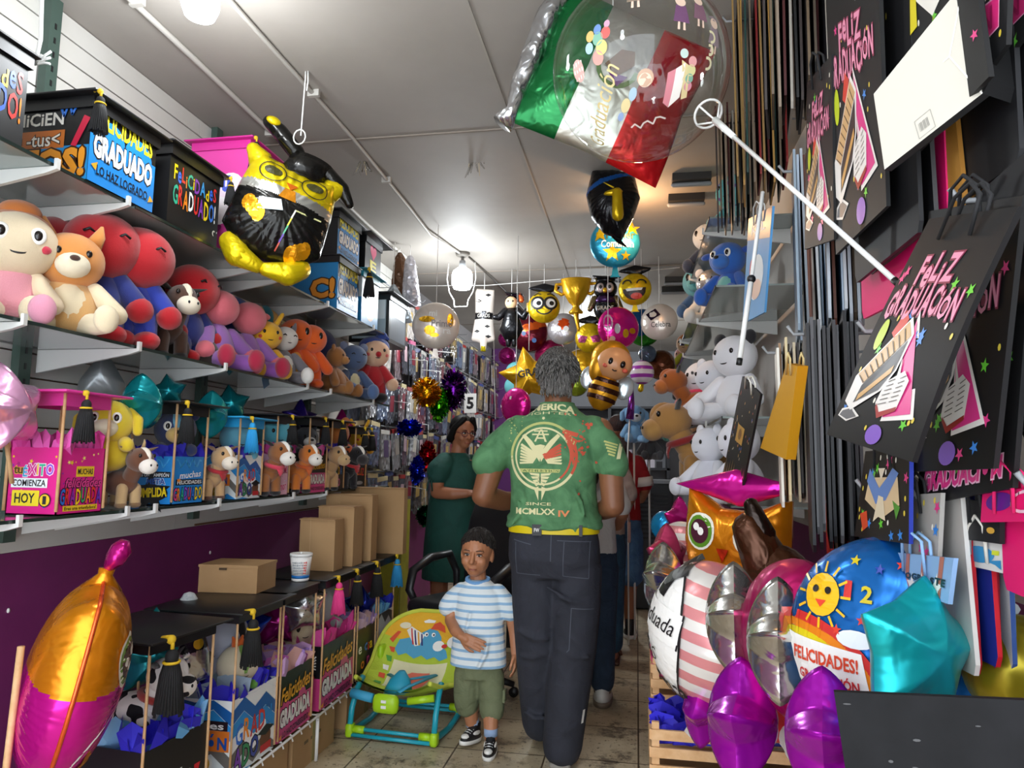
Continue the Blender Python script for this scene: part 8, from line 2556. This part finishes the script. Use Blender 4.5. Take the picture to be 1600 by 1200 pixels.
def d_blue(m, F):
    P = lambda pts, c, l=.004: m._sub(pts, [tuple(range(len(pts)))], F, paint(c, .3), l, .03)
    P(circ(.032, 18, -.09, .07, .034), 'e9b41c', .005)
    for k in range(12): m.stroke([(-.09 + .035 * math.cos(k * .52), .07 + .037 * math.sin(k * .52)), (-.09 + .05 * math.cos(k * .52), .07 + .052 * math.sin(k * .52))], .004, F, paint('e9b41c', .3), .005)
    for s_ in (-1, 1): P(circ(.006, 10, -.09 + .012 * s_, .078), '17110f', .007)
    P([(-.1, .062), (-.08, .062), (-.09, .05)], 'd8402c', .007)
    for k, c in enumerate(('c8302c', 'e0801c', 'd8c41c', '4a9a3a')): m.stroke([(-.14 + (.16 - .014 * k) * math.sin(t), -.11 + (.14 - .014 * k) * math.cos(t)) for t in [-.3 + 1.9 * i / 12 for i in range(13)]], .015, F, paint(c, .3), .004)
    P([(-.16, .0), (-.02, -.01), (.0, -.13), (-.06, -.17), (-.13, -.12)], 'efeeea', .006)
    m.text('FELICIDADES!', F, -.085, -.03, .12, .022, paint('d84a2c', .3), .008, .03, maxlen=.03); m.text('GRADUACIÓN', F, -.08, -.06, .11, .02, paint('c8302c', .3), .008, .03, maxlen=.03)
    P([(-.05, -.1), (.0, -.08), (.05, -.11), (.0, -.14)], '1f3a9a', .008); P([(-.03, -.12), (.03, -.13), (.03, -.15), (-.03, -.14)], 'e0a01c', .008)
    m.text('1', F, -.045, .085, .012, .026, paint('c8302c', .3), .005, .03); m.text('2', F, -.015, .08, .018, .026, paint('c8b41c', .3), .005, .03)
    for x, y, c in ((-.02, .04, 'c8302c'), (.0, .12, '1f3a9a'), (.03, .13, 'd8402c'), (-.04, .13, 'c8b41c'), (.1, .06, 'c8302c'), (.13, -.0, '1a2a6a'), (.12, -.08, '1a2a6a'), (-.06, .02, 'd8402c')): P(star(.009, x, y), c, .005)
    for x, y in ((.07, .13), (.14, .08), (-.03, .01)): P(circ(.03, 14, x, y, .014), 'dfe6ea', .005)


balloon('round_balloon', 'blue round balloon with smiling sun, rainbow and FELICIDADES GRADUACIÓN', at(1402, 1006, Y=1.28), facing(rad(-35), rad(-4)), Pillow(Rx(.172), .1, .5, na=64, nr=12), foil('1668b8', rough=.2), d_blue, group=GL)
ow = balloon('owl_balloon', 'orange foil owl balloon with magenta cap facing the aisle on the right', at(1150, 850, Y=2.2), facing(rad(-38), 0, rad(-3)), Pillow(poly_r([(-.16, .16), (-.05, .1), (.06, .1), (.17, .15), (.17, .0), (.15, -.16), (0, -.22), (-.14, -.16), (-.17, 0)]), .07, .5, na=90), lambda x, y, s_: ORG if y > -.07 else (foil('d8d2c8') if abs(x) < .06 else MAG),
             lambda m, F: [m._sub(circ(rr, 20, s_ * .085, .03), [tuple(range(20))], F, paint(c, .25), .003 + .001 * k, .03) for s_ in (-1, 1) for k, (rr, c) in enumerate(((.055, 'e9e6d8'), (.048, '5a8a2a'), (.036, '4a2030')))] + [m.poly(circ(.012, 12, s_ * .085 + dx, .035 + dy), F, paint('f4f2ec', .25), .008) for s_ in (-1, 1) for dx, dy in ((-.01, .008), (.008, -.004))] + [m._sub([(-.02, -.01), (.02, -.01), (0, -.05)], [(0, 1, 2)], F, foil('d83a1c'), .006, .03)], group=GL)
m = M(); m.pillow(Pillow(poly_r([(-.21, .0), (.0, .06), (.21, .02), (.02, -.05)]), .035, .5, na=40, nr=8), MX.Translation((0, .16, .01)), lambda *a: MAG); m.build('cap', ow)
p = at(1205, 895, Y=1.85)
o = thing('horse_balloon', 'brown foil horse head balloon behind the magenta round balloon', 'balloon', p, group=GL, rot=(0, 0, rad(-30)))
BRF = foil('4a2a18', rough=.2, bump=.7)
m = M(); m.ell((.02, 0, -.03), (.085, .07, .1), BRF, n=20); m.chain([(-.01, 0, .02), (-.05, 0, .1)], [.06, .045], BRF); m.build('head', o)
M().chain([(-.02, 0, .09), (-.045, 0, .16)], [.035, .02], foil('241812', bump=.8), 10).build('ear', o)
m = M(); m.ell((-.05, -.055, -.09), (.035, .025, .05), foil('d8c89a', rough=.4), n=14); m.ell((-.055, -.082, -.085), (.008, .005, .014), BLK, n=8); m.build('muzzle', o)
# wooden crates with tissue, and the white plush in red
for k, (u, v, Y, ts, lab) in enumerate(((1070, 1075, 2.35, ['d8407c', 'e05a90'], 'slatted wooden crate with pink tissue, farther from the camera'), (1078, 1185, 2.0, ['2418b8', '1f14a0', '2a22c8'], 'slatted wooden crate with deep blue tissue by the aisle'), (1215, 1190, 1.72, ['1c1870', '221c88', 'c83a7c'], 'slatted wooden crate with navy and pink tissue beneath the white plush'))):
    p = at(u, v, Y=Y)
    o = thing('wooden_crate', lab, 'crate', (p.x + .02, Y + .12, max(0, p.z - .06)), group='slatted wooden crates')
    w_, h_ = .24, .15
    for z in (.02, .065, .11):
        m = M(); m.box((0, -.11, z), (w_, .008, .026), WOOD); m.box((0, .11, z), (w_, .008, .026), WOOD); m.box((-w_ / 2, 0, z), (.008, .22, .026), WOOD); m.box((w_ / 2, 0, z), (.008, .22, .026), WOOD); m.build('slat_ring', o)
    for sx in (-1, 1):
        for sy in (-1, 1): M().box((sx * (w_ / 2 - .012), sy * .1, .07), (.02, .012, .14), WOOD).build('corner_post', o)
    tissue(o, .23, .2, .11, ts, up=.035)
    tb = thing('display_stand', 'low stand carrying the ' + lab, 'stand', (p.x + .02, Y + .12, 0), group='stands under the crates')
    M().box((0, 0, max(.02, (p.z - .07)) / 2), (.22, .2, max(.02, p.z - .07)), CARD).build('stand_box', tb)
plush('plush_cat', 'white plush cat in a red dress with pink bow behind the silver star', at(1205, 1120, Y=1.75) - V((0, 0, .05)), rad(-15), .3, 'd8d6d4', 'd8d6d4', dress='c01c1c', ears='point', ear='d8909c', eyes='oval', mouth=False, hw=.34, bw=.2, arm='d8d6d4')
o = thing('wooden_stick', 'short pale wooden stick against the purple wall at the right', 'stick', at(1526, 1060, Y=1.3)); M().tube([at(1520, 1042, Y=1.3), at(1540, 1130, Y=1.3), at(1560, 1300, Y=1.3)], .007, WOOD, 8).build('stick_shaft', o, True)
for (u, v, c, r, lab) in ((1592, 1045, '9a8a1c', .075, 'gold foil balloon cut by the right frame edge'), (1590, 1085, 'd8a898', .05, 'peach balloon below the gold one at the right frame edge')):
    o = thing('round_balloon', lab, 'balloon', at(u, v, Y=1.15), group=GL); sphere_balloon(o, r, foil(c, rough=.25), 'foil_body')
# the black board close to the camera
p0, p1 = at(1303, 1081, Y=.8), at(1640, 1096, Y=.76)
o = thing('black_board', 'scuffed black box lid standing close at the lower right corner', 'board', p0)
BM = mat('0b0b0c', .65, kind='blot', c2='1b1b1d', scale=9, spec=.15)
m = M(); ux = (p1 - p0).normalized(); F = frame(p0, ux, V((-ux.z, .12, 1)))
m.prism(rect(0, -.35, .4, 0), F, BM, -.012, 0)
for k in range(14):
    a_, b_ = R.uniform(.01, .25), -R.uniform(.003, .1)
    m.poly(circ(R.uniform(.001, .004), 7, a_, b_, R.uniform(.0005, .0015)), F, paint('4a4a4b', .7), .0006)
m.build('panel', o, True)
bs = thing('display_table', 'dark table under the black board', 'table', (p0.x + .2, .76, 0)); M().box((0, 0, (p0.z - .36) / 2), (.38, .1, p0.z - .36), paint('2a2428', .6)).build('table_block', bs)
